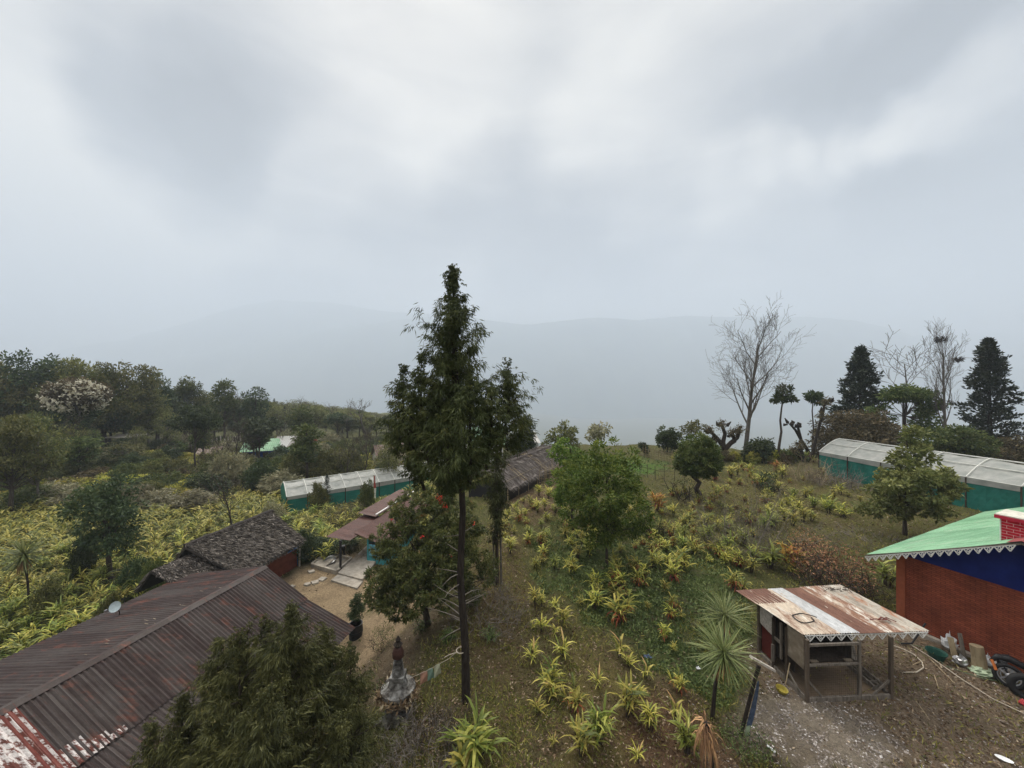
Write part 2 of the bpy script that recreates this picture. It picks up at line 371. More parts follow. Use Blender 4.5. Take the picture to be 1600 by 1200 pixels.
def brickmat(name, c1, c2, mortar, scale, bw=.5, rh=.25, msize=.02, bump=.5, mbias=0.0, grime=None):
    m, nt, b = newmat(name)
    tc = N(nt, 'ShaderNodeTexCoord')
    br = N(nt, 'ShaderNodeTexBrick', inp={'Color1': (*c1, 1), 'Color2': (*c2, 1), 'Mortar': (*mortar, 1), 'Scale': scale, 'Mortar Size': msize, 'Brick Width': bw, 'Row Height': rh, 'Mortar Smooth': .3, 'Bias': mbias})
    nzv = N(nt, 'ShaderNodeTexNoise', inp={'Scale': 3, 'Detail': 3}); ad = N(nt, 'ShaderNodeVectorMath', operation='MULTIPLY_ADD')
    nt.links.new(tc.outputs['UV'], nzv.inputs['Vector']); nt.links.new(nzv.outputs['Color'], ad.inputs[0]); ad.inputs[1].default_value = (.012, .012, 0); nt.links.new(tc.outputs['UV'], ad.inputs[2])
    nt.links.new(ad.outputs[0], br.inputs['Vector'])
    nz = N(nt, 'ShaderNodeTexNoise', inp={'Scale': 1.3, 'Detail': 8, 'Roughness': .7}); nt.links.new(tc.outputs['UV'], nz.inputs['Vector'])
    mr = N(nt, 'ShaderNodeMapRange', inp={'From Min': .3, 'From Max': .7, 'To Min': .55, 'To Max': 1.32}); nt.links.new(nz.outputs['Fac'], mr.inputs[0])
    hs = N(nt, 'ShaderNodeHueSaturation'); nt.links.new(mr.outputs[0], hs.inputs['Value']); nt.links.new(br.outputs['Color'], hs.inputs['Color'])
    nt.links.new(hs.outputs[0], b.inputs['Base Color']); b.inputs['Roughness'].default_value = .8
    n4 = N(nt, 'ShaderNodeTexNoise', inp={'Scale': 30, 'Detail': 4}); nt.links.new(tc.outputs['UV'], n4.inputs['Vector'])
    mth = N(nt, 'ShaderNodeMath', operation='MULTIPLY_ADD', inp={1: -1.0}); nt.links.new(br.outputs['Fac'], mth.inputs[0])
    m5 = N(nt, 'ShaderNodeMath', operation='MULTIPLY', inp={1: .5}); nt.links.new(n4.outputs['Fac'], m5.inputs[0]); nt.links.new(m5.outputs[0], mth.inputs[2])
    bp = N(nt, 'ShaderNodeBump', inp={'Strength': bump, 'Distance': .02}); nt.links.new(mth.outputs[0], bp.inputs['Height']); nt.links.new(bp.outputs[0], b.inputs['Normal'])
    return m
brickmat('brick_orange', (.34, .088, .042), (.26, .062, .032), (.17, .044, .026), 1, bw=.21, rh=.062, msize=.010, bump=1.0)
brickmat('brick_red', (.55, .018, .040), (.48, .014, .035), (.70, .40, .42), 1, bw=.24, rh=.085, msize=.007, bump=.3)

# ground: colour attribute chosen by what grows or lies there, broken up by noise
def groundmat():
    m, nt, b = newmat('ground')
    at_ = N(nt, 'ShaderNodeAttribute', attribute_name='cover')
    tc = N(nt, 'ShaderNodeTexCoord')
    n1 = N(nt, 'ShaderNodeTexNoise', inp={'Scale': 1.1, 'Detail': 10, 'Roughness': .72}); nt.links.new(tc.outputs['Object'], n1.inputs['Vector'])
    n2 = N(nt, 'ShaderNodeTexNoise', inp={'Scale': 9, 'Detail': 8, 'Roughness': .75}); nt.links.new(tc.outputs['Object'], n2.inputs['Vector'])
    n3 = N(nt, 'ShaderNodeTexNoise', inp={'Scale': 45, 'Detail': 4, 'Roughness': .7}); nt.links.new(tc.outputs['Object'], n3.inputs['Vector'])
    mr = N(nt, 'ShaderNodeMapRange', inp={'From Min': .3, 'From Max': .7, 'To Min': .55, 'To Max': 1.5}); nt.links.new(n2.outputs['Fac'], mr.inputs[0])
    mr3 = N(nt, 'ShaderNodeMapRange', inp={'From Min': .3, 'From Max': .7, 'To Min': .6, 'To Max': 1.4}); nt.links.new(n3.outputs['Fac'], mr3.inputs[0])
    mu = N(nt, 'ShaderNodeMath', operation='MULTIPLY'); nt.links.new(mr.outputs[0], mu.inputs[0]); nt.links.new(mr3.outputs[0], mu.inputs[1])
    dirt = N(nt, 'ShaderNodeRGB'); dirt.outputs[0].default_value = (.145, .105, .066, 1)
    mr1 = N(nt, 'ShaderNodeMapRange', inp={'From Min': .48, 'From Max': .66, 'To Min': 0, 'To Max': .55}); nt.links.new(n1.outputs['Fac'], mr1.inputs[0])
    mx = N(nt, 'ShaderNodeMixRGB'); nt.links.new(mr1.outputs[0], mx.inputs[0]); nt.links.new(at_.outputs['Color'], mx.inputs[1]); nt.links.new(dirt.outputs[0], mx.inputs[2])
    hs = N(nt, 'ShaderNodeHueSaturation'); nt.links.new(mu.outputs[0], hs.inputs['Value']); nt.links.new(mx.outputs[0], hs.inputs['Color'])
    nt.links.new(hs.outputs[0], b.inputs['Base Color']); b.inputs['Roughness'].default_value = .95; b.inputs['Specular IOR Level'].default_value = .1
    bp = N(nt, 'ShaderNodeBump', inp={'Strength': .9, 'Distance': .09}); nt.links.new(mu.outputs[0], bp.inputs['Height']); nt.links.new(bp.outputs[0], b.inputs['Normal'])
groundmat()
noisemat('mountain', [(.35, (.05, .08, .07)), (.6, (.10, .13, .10)), (.75, (.20, .20, .16))], scale=.003, bump=0, rough=.95, detail=10)

# ------------------------------------------------------------------ the setting
def lines(lo, hi, mid_lo, mid_hi, step, grow=1.12):
    a = list(np.arange(mid_lo, mid_hi + 1e-6, step)); s = step
    while a[-1] < hi: s *= grow; a.append(a[-1] + s)
    s = step
    while a[0] > lo: s *= grow; a.insert(0, a[0] - s)
    return np.array(a)

def blob(x, y, cx, cy, rx, ry, w=.35):
    d = np.hypot((x - cx) / rx, (y - cy) / ry) + .22 * np.sin(x * 1.7 + cy) * np.cos(y * 1.3 + cx) + .1 * np.sin(x * 4.1) * np.sin(y * 3.7)
    return 1 - sm(1 - w, 1 + w, d)

def cover(x, y):
    """albedo of the ground by place"""
    x = np.asarray(x, float); y = np.asarray(y, float)
    c = np.zeros(x.shape + (3,)); c[:] = (.115, .115, .043)                       # rough green
    def mixc(k, col): c[:] = c * (1 - k[..., None]) + np.array(col) * k[..., None]
    mixc(sm(-8, -14, x), (0.085, 0.090, 0.033))                                        # lower fields
    mixc(blob(x, y, 5.4, 15.5, 4.4, 6.2), (0.085, 0.112, 0.035))                       # low weeds
    mixc(blob(x, y, 0.6, 8.5, 3.6, 6.2), (0.135, 0.118, 0.052))                        # dry foreground
    mixc(blob(x, y, 2.2, 8.5, 1.1, 3.4), (0.180, 0.150, 0.056))                        # trodden strip
    mixc(blob(x, y, 4.1, 8.4, 1.3, 1.9), (0.175, 0.105, 0.060))
    mixc(blob(x, y, -.6, 16, 1.3, 6), (0.14, 0.108, 0.050))
    mixc(blob(x, y, 11.5, 10.0, 4.8, 3.6), (0.26, 0.20, 0.14))                       # bare dirt round the coop
    mixc(blob(x, y, 7.2, 9.0, 1.5, 1.1), (0.32, 0.27, 0.21))
    mixc(blob(x, y, 1.5, 28, 2.6, 4.5), (0.170, 0.120, 0.070))                           # dirt beside the long shed
    mixc(blob(x, y, 10.5, 39, 5, 4.2), (0.086, 0.181, 0.029))                          # young green plot
    mixc(blob(x, y, 21, 27, 8, 7), (0.15, 0.135, 0.05))
    k = np.maximum(blob(x, y, -11.5, 20.5, 4.2, 4.6, .2), blob(x, y, -6.9, 16.6, 2.9, 2.6, .25))
    mixc(k, (0.420, 0.310, 0.190))                                                         # sandy yard
    mixc(blob(x, y, -4.6, 13.6, 2.2, 2.2), (0.200, 0.155, 0.100))
    far = sm(60, 160, y); mixc(far, (0.078, 0.087, 0.039))
    return c

def terrain():
    xs = lines(-5600, 5600, -20, 20, .22, 1.085); ys = lines(-40, 5200, 4, 34, .22, 1.065)
    X, Y = np.meshgrid(xs, ys); Z = H(X, Y)
    near = (np.hypot(X, Y) < 45)
    Z = Z + near * RNG.normal(size=Z.shape) * .018 * (blob(X, Y, -10.5, 20, 5, 5) < .5)
    V = np.stack([X, Y, Z], -1).reshape(-1, 3); ny, nx = X.shape
    i = (np.arange(ny - 1)[:, None] * nx + np.arange(nx - 1)[None]).reshape(-1)
    Fc = np.stack([i, i + 1, i + 1 + nx, i + nx], 1)
    me = bpy.data.meshes.new('ground'); me.from_pydata(V.tolist(), [], Fc.tolist())
    me.materials.append(MATS['ground'])
    a = me.attributes.new('cover', 'FLOAT_COLOR', 'POINT')
    c4 = np.ones((len(V), 4), np.float32); c4[:, :3] = cover(V[:, 0], V[:, 1]); a.data.foreach_set('color', c4.reshape(-1))
    me.polygons.foreach_set('use_smooth', [True] * len(me.polygons)); me.update()
    o = bpy.data.objects.new('ground', me); COL.objects.link(o); tag(o, kind='structure')
terrain()

def mountains(name, pts, Y0, base=-700, depth=1400, rough=26, seed=1):
    """a range whose crest runs through the given directions at distance Y0"""
    rg = np.random.default_rng(seed)
    px = np.array([p[0] for p in pts], float); py = np.array([p[1] for p in pts], float)
    cols = np.arange(px[0], px[-1], 3.0); rows = 34
    crest = np.interp(cols, px, py)
    j = np.zeros(len(cols))
    for k in range(1, 6): j += np.interp(cols, cols[::max(1, 40 // 2 ** k)], rg.normal(size=len(cols[::max(1, 40 // 2 ** k)]))) * (1.6 / 1.7 ** k)
    crest = crest + j
    V = []
    for r in range(rows):
        t = r / (rows - 1)                       # 0 foot .. 1 beyond the crest
        tt = t * 1.3
        yy = Y0 - depth * (1 - tt)
        zc = (600 - crest) / F * Y0
        prof = 1 - abs(1 - tt) ** 1.15
        x = (cols - 800) / F * Y0
        sp = (np.sin(x * .008 + 2 * np.sin(tt * 3)) + .5 * np.sin(x * .021 + tt * 5)) * rough * 3 * (1 - min(1, abs(tt - 1) * 0 + tt)) 
        z = base + (zc - base) * prof + (sp if tt < 1 else 0)
        V.append(np.stack([x, np.full_like(x, yy) + (np.sin(x * .008) * 40 if tt < 1 else 0) * (1 - min(tt, 1)), z], 1))
    V = np.concatenate(V); n = len(cols)
    i = (np.arange(rows - 1)[:, None] * n + np.arange(n - 1)[None]).reshape(-1)
    Fc = np.stack([i, i + 1, i + 1 + n, i + n], 1)
    me = bpy.data.meshes.new(name); me.from_pydata(V.tolist(), [], Fc.tolist()); me.materials.append(MATS['mountain'])
    me.polygons.foreach_set('use_smooth', [True] * len(me.polygons)); me.update()
    o = bpy.data.objects.new(name, me); COL.objects.link(o); tag(o, kind='structure')
mountains('mountain_range', [(-300, 600), (100, 585), (300, 555), (450, 525), (600, 502), (700, 490), (735, 492), (770, 500), (830, 507), (870, 500), (930, 495), (1000, 497), (1070, 492), (1140, 495), (1200, 492), (1260, 493), (1330, 500), (1380, 510), (1440, 530), (1520, 560), (1640, 580), (1900, 600)], 4000, seed=3)
mountains('distant_mountains', [(-500, 560), (0, 560), (200, 530), (300, 500), (380, 477), (440, 469), (520, 473), (600, 486), (700, 492), (900, 520), (1200, 530), (1430, 523), (1600, 519), (1900, 530), (2200, 560)], 4700, seed=5)

# ------------------------------------------------------------------ sky, haze, sun, camera
def world():
    w = bpy.data.worlds.new('World'); SC.world = w; w.use_nodes = True
    nt = w.node_tree; bg = nt.nodes['Background']
    sky = N(nt, 'ShaderNodeTexSky', sky_type='NISHITA', sun_disc=False, sun_elevation=R(48), sun_rotation=R(-20), air_density=1.2, dust_density=3.0)
    tc = N(nt, 'ShaderNodeTexCoord'); V = tc.outputs['Generated']
    mp = N(nt, 'ShaderNodeMapping', inp={'Scale': (1.0, 1.0, 2.6), 'Rotation': (0, R(-18), 0)}); nt.links.new(V, mp.inputs[0])
    n1 = N(nt, 'ShaderNodeTexNoise', inp={'Scale': 1.7, 'Detail': 5, 'Roughness': .42, 'Distortion': .5}); nt.links.new(mp.outputs[0], n1.inputs['Vector'])
    base = N(nt, 'ShaderNodeMapRange', inp={'From Min': .3, 'From Max': .7, 'To Min': SKY['lo'], 'To Max': SKY['hi']}); nt.links.new(n1.outputs['Fac'], base.inputs[0])
    m2 = N(nt, 'ShaderNodeMapping', inp={'Scale': (1.2, 1.0, 5.0), 'Rotation': (R(8), R(-24), 0)}); nt.links.new(V, m2.inputs[0])
    n2 = N(nt, 'ShaderNodeTexNoise', inp={'Scale': 2.6, 'Detail': 6, 'Roughness': .5, 'Distortion': .6}); nt.links.new(m2.outputs[0], n2.inputs['Vector'])
    b2 = N(nt, 'ShaderNodeMath', operation='MULTIPLY_ADD', inp={1: .42, 2: -.21}); nt.links.new(n2.outputs['Fac'], b2.inputs[0])
    b3 = N(nt, 'ShaderNodeMath', operation='ADD'); nt.links.new(b2.outputs[0], b3.inputs[0]); nt.links.new(base.outputs[0], b3.inputs[1])
    # warp the direction a little so the cloud banks have soft irregular borders
    nw = N(nt, 'ShaderNodeTexNoise', inp={'Scale': 3.2, 'Detail': 5, 'Roughness': .5}); nt.links.new(V, nw.inputs['Vector'])
    wa = N(nt, 'ShaderNodeVectorMath', operation='MULTIPLY_ADD'); nt.links.new(nw.outputs['Color'], wa.inputs[0]); wa.inputs[1].default_value = (.30, .30, .30); nt.links.new(V, wa.inputs[2])
    wb = N(nt, 'ShaderNodeVectorMath', operation='SUBTRACT'); nt.links.new(wa.outputs[0], wb.inputs[0]); wb.inputs[1].default_value = (.15, .15, .15)
    wn = N(nt, 'ShaderNodeVectorMath', operation='NORMALIZE'); nt.links.new(wb.outputs[0], wn.inputs[0])
    acc = b3.outputs[0]
    for px, py, rad, amp in SKY['spots']:
        d = Vector(((px - 800) / F, 1, (600 - py) / F)).normalized()
        dt = N(nt, 'ShaderNodeVectorMath', operation='DOT_PRODUCT'); nt.links.new(wn.outputs[0], dt.inputs[0]); dt.inputs[1].default_value = d
        mr = N(nt, 'ShaderNodeMapRange', interpolation_type='SMOOTHSTEP', inp={'From Min': math.cos(R(rad)), 'From Max': 1.0, 'To Min': 0, 'To Max': amp}); nt.links.new(dt.outputs['Value'], mr.inputs[0])
        a = N(nt, 'ShaderNodeMath', operation='ADD'); nt.links.new(acc, a.inputs[0]); nt.links.new(mr.outputs[0], a.inputs[1]); acc = a.outputs[0]
    zd = N(nt, 'ShaderNodeSeparateXYZ'); nt.links.new(V, zd.inputs[0])
    zg = N(nt, 'ShaderNodeMapRange', interpolation_type='SMOOTHSTEP', inp={'From Min': .72, 'From Max': 1.0, 'To Min': 1.0, 'To Max': SKY['zenith']}); nt.links.new(zd.outputs['Z'], zg.inputs[0])
    cl = N(nt, 'ShaderNodeValToRGB'); ramp_set(cl, SKY['ramp']); nt.links.new(acc, cl.inputs['Fac'])
    sc = N(nt, 'ShaderNodeVectorMath', operation='SCALE', inp={'Scale': SKY['gain']}); nt.links.new(cl.outputs[0], sc.inputs[0])
    lg = N(nt, 'ShaderNodeMapRange', interpolation_type='SMOOTHSTEP', inp={'From Min': -.02, 'From Max': .48, 'To Min': .62 * SKY['gain'], 'To Max': SKY['gain']}); nt.links.new(zd.outputs['Z'], lg.inputs[0])
    sg = N(nt, 'ShaderNodeMath', operation='MULTIPLY'); nt.links.new(lg.outputs[0], sg.inputs[1]); nt.links.new(zg.outputs[0], sg.inputs[0]); nt.links.new(sg.outputs[0], sc.inputs['Scale'])
    mx = N(nt, 'ShaderNodeMixRGB', inp={0: .96}); nt.links.new(sky.outputs[0], mx.inputs[1]); nt.links.new(sc.outputs[0], mx.inputs[2])
    nt.links.new(mx.outputs[0], bg.inputs['Color']); bg.inputs['Strength'].default_value = .1
SKY = dict(lo=.44, hi=.74, gain=5.6, zenith=6.5,
    ramp=[(0, (.20, .213, .235)), (.35, (.45, .463, .485)), (.58, (.81, .795, .77)), (.80, (1.22, 1.17, 1.08)), (1, (1.58, 1.50, 1.34))],
    spots=[(650, 170, 20, .17), (830, 70, 18, .10), (90, 380, 17, .30), (40, 130, 14, .16), (330, 310, 9, .26), (200, 430, 12, .20), (1480, 155, 5, .34), (1400, 185, 5, .30), (1560, 120, 6, .36), (1300, 215, 6, .30), (1210, 240, 5, .26), (1130, 265, 6, .16), (560, 60, 9, .10), (960, 240, 13, .16), (700, 240, 10, .14),
           (290, 220, 10, -.40), (340, 150, 8, -.22), (240, 120, 8, -.14), (420, 50, 9, -.16), (800, 340, 13, -.30), (640, 360, 10, -.20), (960, 350, 12, -.22), (1360, 80, 7, -.26), (1440, 55, 6, -.24), (1540, 25, 7, -.24), (1270, 120, 6, -.20), (1180, 160, 6, -.12), (1350, 330, 16, -.26), (1530, 270, 12, -.34), (900, 560, 24, -.20), (450, 520, 20, -.14), (1430, 430, 5, .16)])
world()

def haze():
    V = [(x, y, z) for z in (-1250, 1150) for y in (-140, 5500) for x in (-7500, 7500)]
    me = bpy.data.meshes.new('haze')
    me.from_pydata(V, [], [(0, 2, 3, 1), (4, 5, 7, 6), (0, 1, 5, 4), (1, 3, 7, 5), (3, 2, 6, 7), (2, 0, 4, 6)])
    m = bpy.data.materials.new('haze_air'); m.use_nodes = True; nt = m.node_tree
    nt.nodes.remove(nt.nodes['Principled BSDF'])
    pv = N(nt, 'ShaderNodeVolumePrincipled', inp={'Color': (*HAZE['color'], 1), 'Density': HAZE['density'], 'Anisotropy': HAZE['g']})
    nt.links.new(pv.outputs[0], nt.nodes['Material Output'].inputs['Volume'])
    me.materials.append(m)
    o = bpy.data.objects.new('haze', me); COL.objects.link(o); tag(o, kind='stuff')
HAZE = dict(color=(.735, .805, .905), density=.00054, g=.0)
haze()

sun = bpy.data.lights.new('sun', 'SUN'); sun.energy = 3.6; sun.angle = R(18); sun.color = (1, .93, .82)
so = bpy.data.objects.new('sun', sun); COL.objects.link(so)
el, az = R(48), R(-20)       # from the upper left, ahead of the camera
sd = Vector((math.sin(az) * math.cos(el), math.cos(az) * math.cos(el), math.sin(el)))
so.rotation_euler = sd.to_track_quat('Z', 'Y').to_euler()

cam = bpy.data.cameras.new('camera'); co = bpy.data.objects.new('camera', cam); COL.objects.link(co)
co.location = (0, 0, 0); co.rotation_euler = (R(90), 0, 0)
cam.sensor_width = 36; cam.lens = F / 1600 * 36; cam.clip_end = 15000; cam.clip_start = .1
SC.camera = co
SC.view_settings.view_transform = 'Standard'; SC.view_settings.look = 'None'; SC.view_settings.gamma = 1; SC.view_settings.exposure = .4
SC.cycles.volume_bounces = 5; SC.cycles.max_bounces = 8; SC.cycles.diffuse_bounces = 3; SC.cycles.glossy_bounces = 2; SC.cycles.transmission_bounces = 3
SC.cycles.use_denoising = True
try: SC.cycles.denoiser = 'OPENIMAGEDENOISE'
except Exception: pass
# ------------------------------------------------------------------ building helpers
def V3(*a): return np.array(a, float)

def corrugated(mb, O, A, D, la, ld, pitch=.076, amp=.012, sheets=None, rows=1, jitter=0.0, mi=None, thick=.004, sag=0.0):
    """sheet roof: waves run along A (length la), sheets fall along D (length ld); sheets: list of (end position along A, rnd, material index)"""
    O, A, D = map(lambda v: np.array(v, float), (O, A, D)); Nn = np.cross(D, A); Nn /= np.linalg.norm(Nn)
    if Nn[2] < 0: Nn = -Nn
    if sheets is None: 
        sheets = []; p = 0
        while p < la: p += .72; sheets.append((min(p, la), random.random(), 0))
    s0 = 0
    for k, (s1, rr, mi_) in enumerate(sheets):
        s1 = min(s1, la)
        if s1 <= s0: continue
        n = max(2, int((s1 - s0) / pitch * 5)); t = np.linspace(s0 - .03 if k else s0, s1, n)
        off = .004 * (k % 2) + random.uniform(0, jitter)
        ext = random.uniform(-jitter, jitter) * 6
        P = []
        R_ = max(rows, 1)
        for j in range(R_ + 1):
            u = j / R_
            w = amp * np.cos(t / pitch * 2 * math.pi) + off - sag * 4 * u * (1 - u)
            P.append(O + t[:, None] * A + (ld + (ext if j == R_ else 0)) * u * D + w[:, None] * Nn)
        P = np.concatenate(P); Q = P - Nn * thick
        i = (np.arange(R_)[:, None] * n + np.arange(n - 1)[None]).reshape(-1)
        Fc = np.stack([i, i + 1, i + 1 + n, i + n], 1)
        m = len(P)
        F2 = Fc[:, ::-1] + m
        e = np.arange(n - 1); edge1 = np.stack([e, e + m, e + 1 + m, e + 1], 1); l0 = R_ * n
        edge2 = np.stack([l0 + e, l0 + e + 1, l0 + e + 1 + m, l0 + e + m], 1)
        mb.add(np.concatenate([P, Q]), np.concatenate([Fc, F2, edge1, edge2]), rr, mi_)
        s0 = s1

def panel_uv(name, corners, mat, parent, thick=.12, inward=None):
    """wall panel with its own UV in metres; corners counter-clockwise seen from outside"""
    C_ = [Vector(c) for c in corners]; n = (C_[1] - C_[0]).cross(C_[-1] - C_[0]).normalized()
    back = [c - n * thick for c in C_]; k = len(C_)
    V = C_ + back
    Fc = [tuple(range(k)), tuple(range(2 * k - 1, k - 1, -1))] + [(i, i + k, (i + 1) % k + k, (i + 1) % k) for i in range(k)]
    me = bpy.data.meshes.new(name); me.from_pydata([tuple(v) for v in V], [], Fc); me.materials.append(MATS[mat])
    uv = me.uv_layers.new(name='UVMap'); u = (C_[1] - C_[0]).normalized()
    w = n.cross(u)
    for l in me.loops:
        p = me.vertices[l.vertex_index].co - C_[0]; uv.data[l.index].uv = (p.dot(u) + p.dot(n), p.dot(w))
    me.update(); o = bpy.data.objects.new(name, me); COL.objects.link(o); o.parent = parent
    return o

def quadbox(mb, a, b, z0, z1, t, rnd=None, mi=0):
    """upright wall between plan points a and b"""
    return mb.bar((a[0], a[1], (z0 + z1) / 2), (b[0], b[1], (z0 + z1) / 2), t, z1 - z0, rnd, mi)

def thatch(mb, O, A, D, la, ld, n, L=.35, W=.02, lift=.05, rng=RNG, fray=.25):
    """layer of dry strands lying down the slope; O top corner, A along ridge, D down"""
    O, A, D = map(lambda v: np.array(v, float), (O, A, D)); Nn = np.cross(A, D); Nn /= np.linalg.norm(Nn)
    if Nn[2] < 0: Nn = -Nn
    u = rng.random(n) * la; v = rng.random(n) ** .9 * ld
    P = O + u[:, None] * A + v[:, None] * D + Nn * (rng.random(n)[:, None] * lift)
    dd = norm(D + A * rng.normal(size=(n, 1)) * fray + Nn * rng.normal(size=(n, 1)) * .13 + Nn * .05)
    mb.quads(leaves(P, dd, rng.uniform(.5, 1.3, n) * L, W * rng.uniform(.6, 1.5, n), rng), rng.random(n))

def fret(mb, a, b, n, h, up=(0, 0, 1), t=.012, mi=0):
    """cut-metal fringe: a row of pierced triangles hanging from line a-b"""
    a = Vector(a); b = Vector(b); d = (b - a) / n; e = d.normalized(); upv = Vector((0, 0, 1)); nn = e.cross(upv).normalized() * t
    w = d.length
    def rib(p, q, wd=.014):
        p = Vector(p); q = Vector(q); mb.bar(p, q, t, wd, .5, mi)
    rib(a, b, .02)
    for i in range(n):
        p = a + d * i; q = p + d * .94; m = p + d * .47; p = p + d * .02
        tip = m - upv * h
        rib(p, tip, h * .16); rib(q, tip, h * .16)
        c = m - upv * h * .36; k = h * .2
        # inner pierced lozenge
        rib(m - upv * h * .02, c + e * k, h * .09); rib(m - upv * h * .02, c - e * k, h * .09)
        rib(c + e * k, c - upv * k * 1.3, h * .09); rib(c - e * k, c - upv * k * 1.3, h * .09)

# ------------------------------------------------------------------ the long tin-roofed building (lower left)
def left_house():
    d = np.array([.2286, .9735, 0]); q = np.array([.9735, -.2286, 0])     # along the ridge, to the right across it
    E = np.array([-12.05, 17.96, -8.9]); L = 12.6
    near = E - d * L
    root = thing('tin_roof_house', 'long low building with dark rusted corrugated roof, half hidden by the drooping cypress', 'building', (float(E[0]), float(E[1]), -12.1))
    o0 = np.array([E[0], E[1], -12.1])
    def loc(p): return np.array(p, float) - o0
    up = np.array([0, 0, 1.0])
    # left plane, gentle
    mb = MB(); D = -q * 1.0 - up * .2; Ln = np.linalg.norm(D); D /= Ln
    corrugated(mb, loc(E), -d, D, L, 5.05 * Ln, pitch=.14, amp=.02, rows=3, jitter=.006, sheets=[(.8 * (i + 1), random.random(), 0) for i in range(17)])
    lp = mb.build('left_roof_plane', ['roof_dark'], root)
    # right plane, steeper, in two tiers, with old white sheets at the near end
    mb = MB(); D2 = q - up * .52; l2 = np.linalg.norm(D2); D2 /= l2
    sh = [(.795 * (i + 1), random.random(), 0 if i < 10 else 1) for i in range(17)]
    corrugated(mb, loc(E), -d, D2, L, 2.42 * l2, pitch=.14, amp=.026, rows=2, jitter=.004, sheets=sh)
    [corrugated(mb, loc(E) - d * u_ + D2 * (2.4 - h_) * l2 + up * .02, -d, D2, w_, h_ * l2, pitch=.14, amp=.026, rows=1, sheets=[(w_, .3, 1)]) for u_, w_, h_ in ((6.8, .34, .16), (7.12, .42, .34), (7.5, .5, .62))]
    corrugated(mb, loc(E) - d * 7.95 + up * .016, -d, D2, .34, 2.4 * l2, pitch=.14, amp=.026, rows=1, sheets=[(.34, .5, 2)])
    mb.build('right_roof_plane', ['roof_dark', 'roof_rusty_white', 'red_brown'], root)
    mb = MB(); D3 = q - up * .36; l3 = np.linalg.norm(D3); D3 /= l3
    st = E + q * 2.3 - up * (.52 * 2.3 + .055)
    corrugated(mb, loc(st), -d, D3, L, 2.75 * l3, pitch=.14, amp=.026, rows=2, jitter=.004, sheets=[(.8 * (i + 1), random.random(), 0 if i < 12 else 1) for i in range(17)])
    mb.build('lower_right_roof_plane', ['roof_dark', 'roof_rusty_white'], root)
    # ridge cap
    mb = MB(); r0 = loc(E + d * .03) + up * .035; r1 = loc(near)+ up * .035
    segs = 9
    for i in range(segs):
        a = r0 + (r1 - r0) * (i / segs); b = r0 + (r1 - r0) * ((i + 1) / segs + .004); z = up * .006 * (i % 2)
        for sgn, sl in ((-1, .2), (1, .52)):
            e = q * sgn - up * sl; e = e / np.linalg.norm(e) * .19
            mb.add([a + z, b + z, b + z + e, a + z + e, a + z - up * .004, b + z - up * .004, b + z + e - up * .004, a + z + e - up * .004], [(0, 1, 2, 3), (4, 7, 6, 5), (0, 3, 7, 4), (1, 5, 6, 2), (3, 2, 6, 7)], random.random())
    mb.build('ridge_cap', 'roof_dark', root)
    # walls
    mb = MB()
    W = [(E + q * -4.5 - d * .5), (E + q * 4.3 - d * .5), (near + q * 4.3), (near - q * 4.5)]
    for i, (a, b, h_) in enumerate(((0, 1, 1.05), (1, 2, 1.1), (2, 3, 1.1), (3, 0, 2.0))):
        A_, B_ = loc(W[a]), loc(W[b]); quadbox(mb, A_ * [1, 1, 0], B_ * [1, 1, 0], -.6, h_, .16)
    mb.build('wall', 'teal_paint', root)
    # boards closing the far gable
    mb = MB(); g = loc(E - d * .5)
    mb.add([g - q * 4.4 + up * (-.95), g + up * -.06, g + q * 2.2 + up * (-1.2), g + q * 4.2 - up * 2.0, g - q * 4.4 - up * 2.0,
            g - q * 4.4 + up * (-.95) - d * .05, g + up * -.06 - d * .05, g + q * 2.2 + up * (-1.2) - d * .05, g + q * 4.2 - up * 2.0 - d * .05, g - q * 4.4 - up * 2.0 - d * .05], [(4, 3, 2, 1, 0), (5, 6, 7, 8, 9)])
    mb.build('gable_boards', 'teal_paint', root)
    # small pale scraps and scratches lying on the sheets are paint: loose flakes
    mb = MB()
    for i in range(22):
        mb = MB(); u = random.uniform(.5, 11.5); w = random.uniform(.25, 1.3)
        p = loc(E - d * u - q * w - up * .2 * w) + up * .026
        mb.box(p, (random.uniform(.06, .26), random.uniform(.015, .035), .004), Matrix.Rotation(random.uniform(-.5, .1), 3, 'Z')); mb.build('flaking_patch', 'plywood', root)
    # satellite dish by the left eave
    p = at(181, 948, 15.2)
    r2 = thing('satellite_dish', 'pale blue grey satellite dish at the left eave of the dark tin roof', 'satellite dish', (p.x, p.y, p.z))
    mb = MB(); mb.lathe([(.02, .0), (.09, .008), (.16, .028), (.2, .055), (.205, .055), (.165, .024), (.09, .003)], n=24)
    o = mb.build('reflector', flatmat('dish_grey', (.42, .50, .52)), r2); o.rotation_euler = (R(64), 0, R(12))
    mb = MB(); mb.tube([(0, .02, -.02), (0, .14, -.3), (0, .16, -.9)], .02, 6); mb.build('mast', 'wood_dark', r2)
    mb = MB(); mb.tube([(-.05, .0, -.3), (-.04, -.3, -.05), (-.03, -.34, .05)], .012, 5); mb.box((-.03, -.35, .06), (.05, .09, .05)); mb.build('receiver_arm', 'chrome_dull', r2)
def flatmat(n, c): 
    return n if n in MATS else (flat(n, c), n)[1]
left_house()

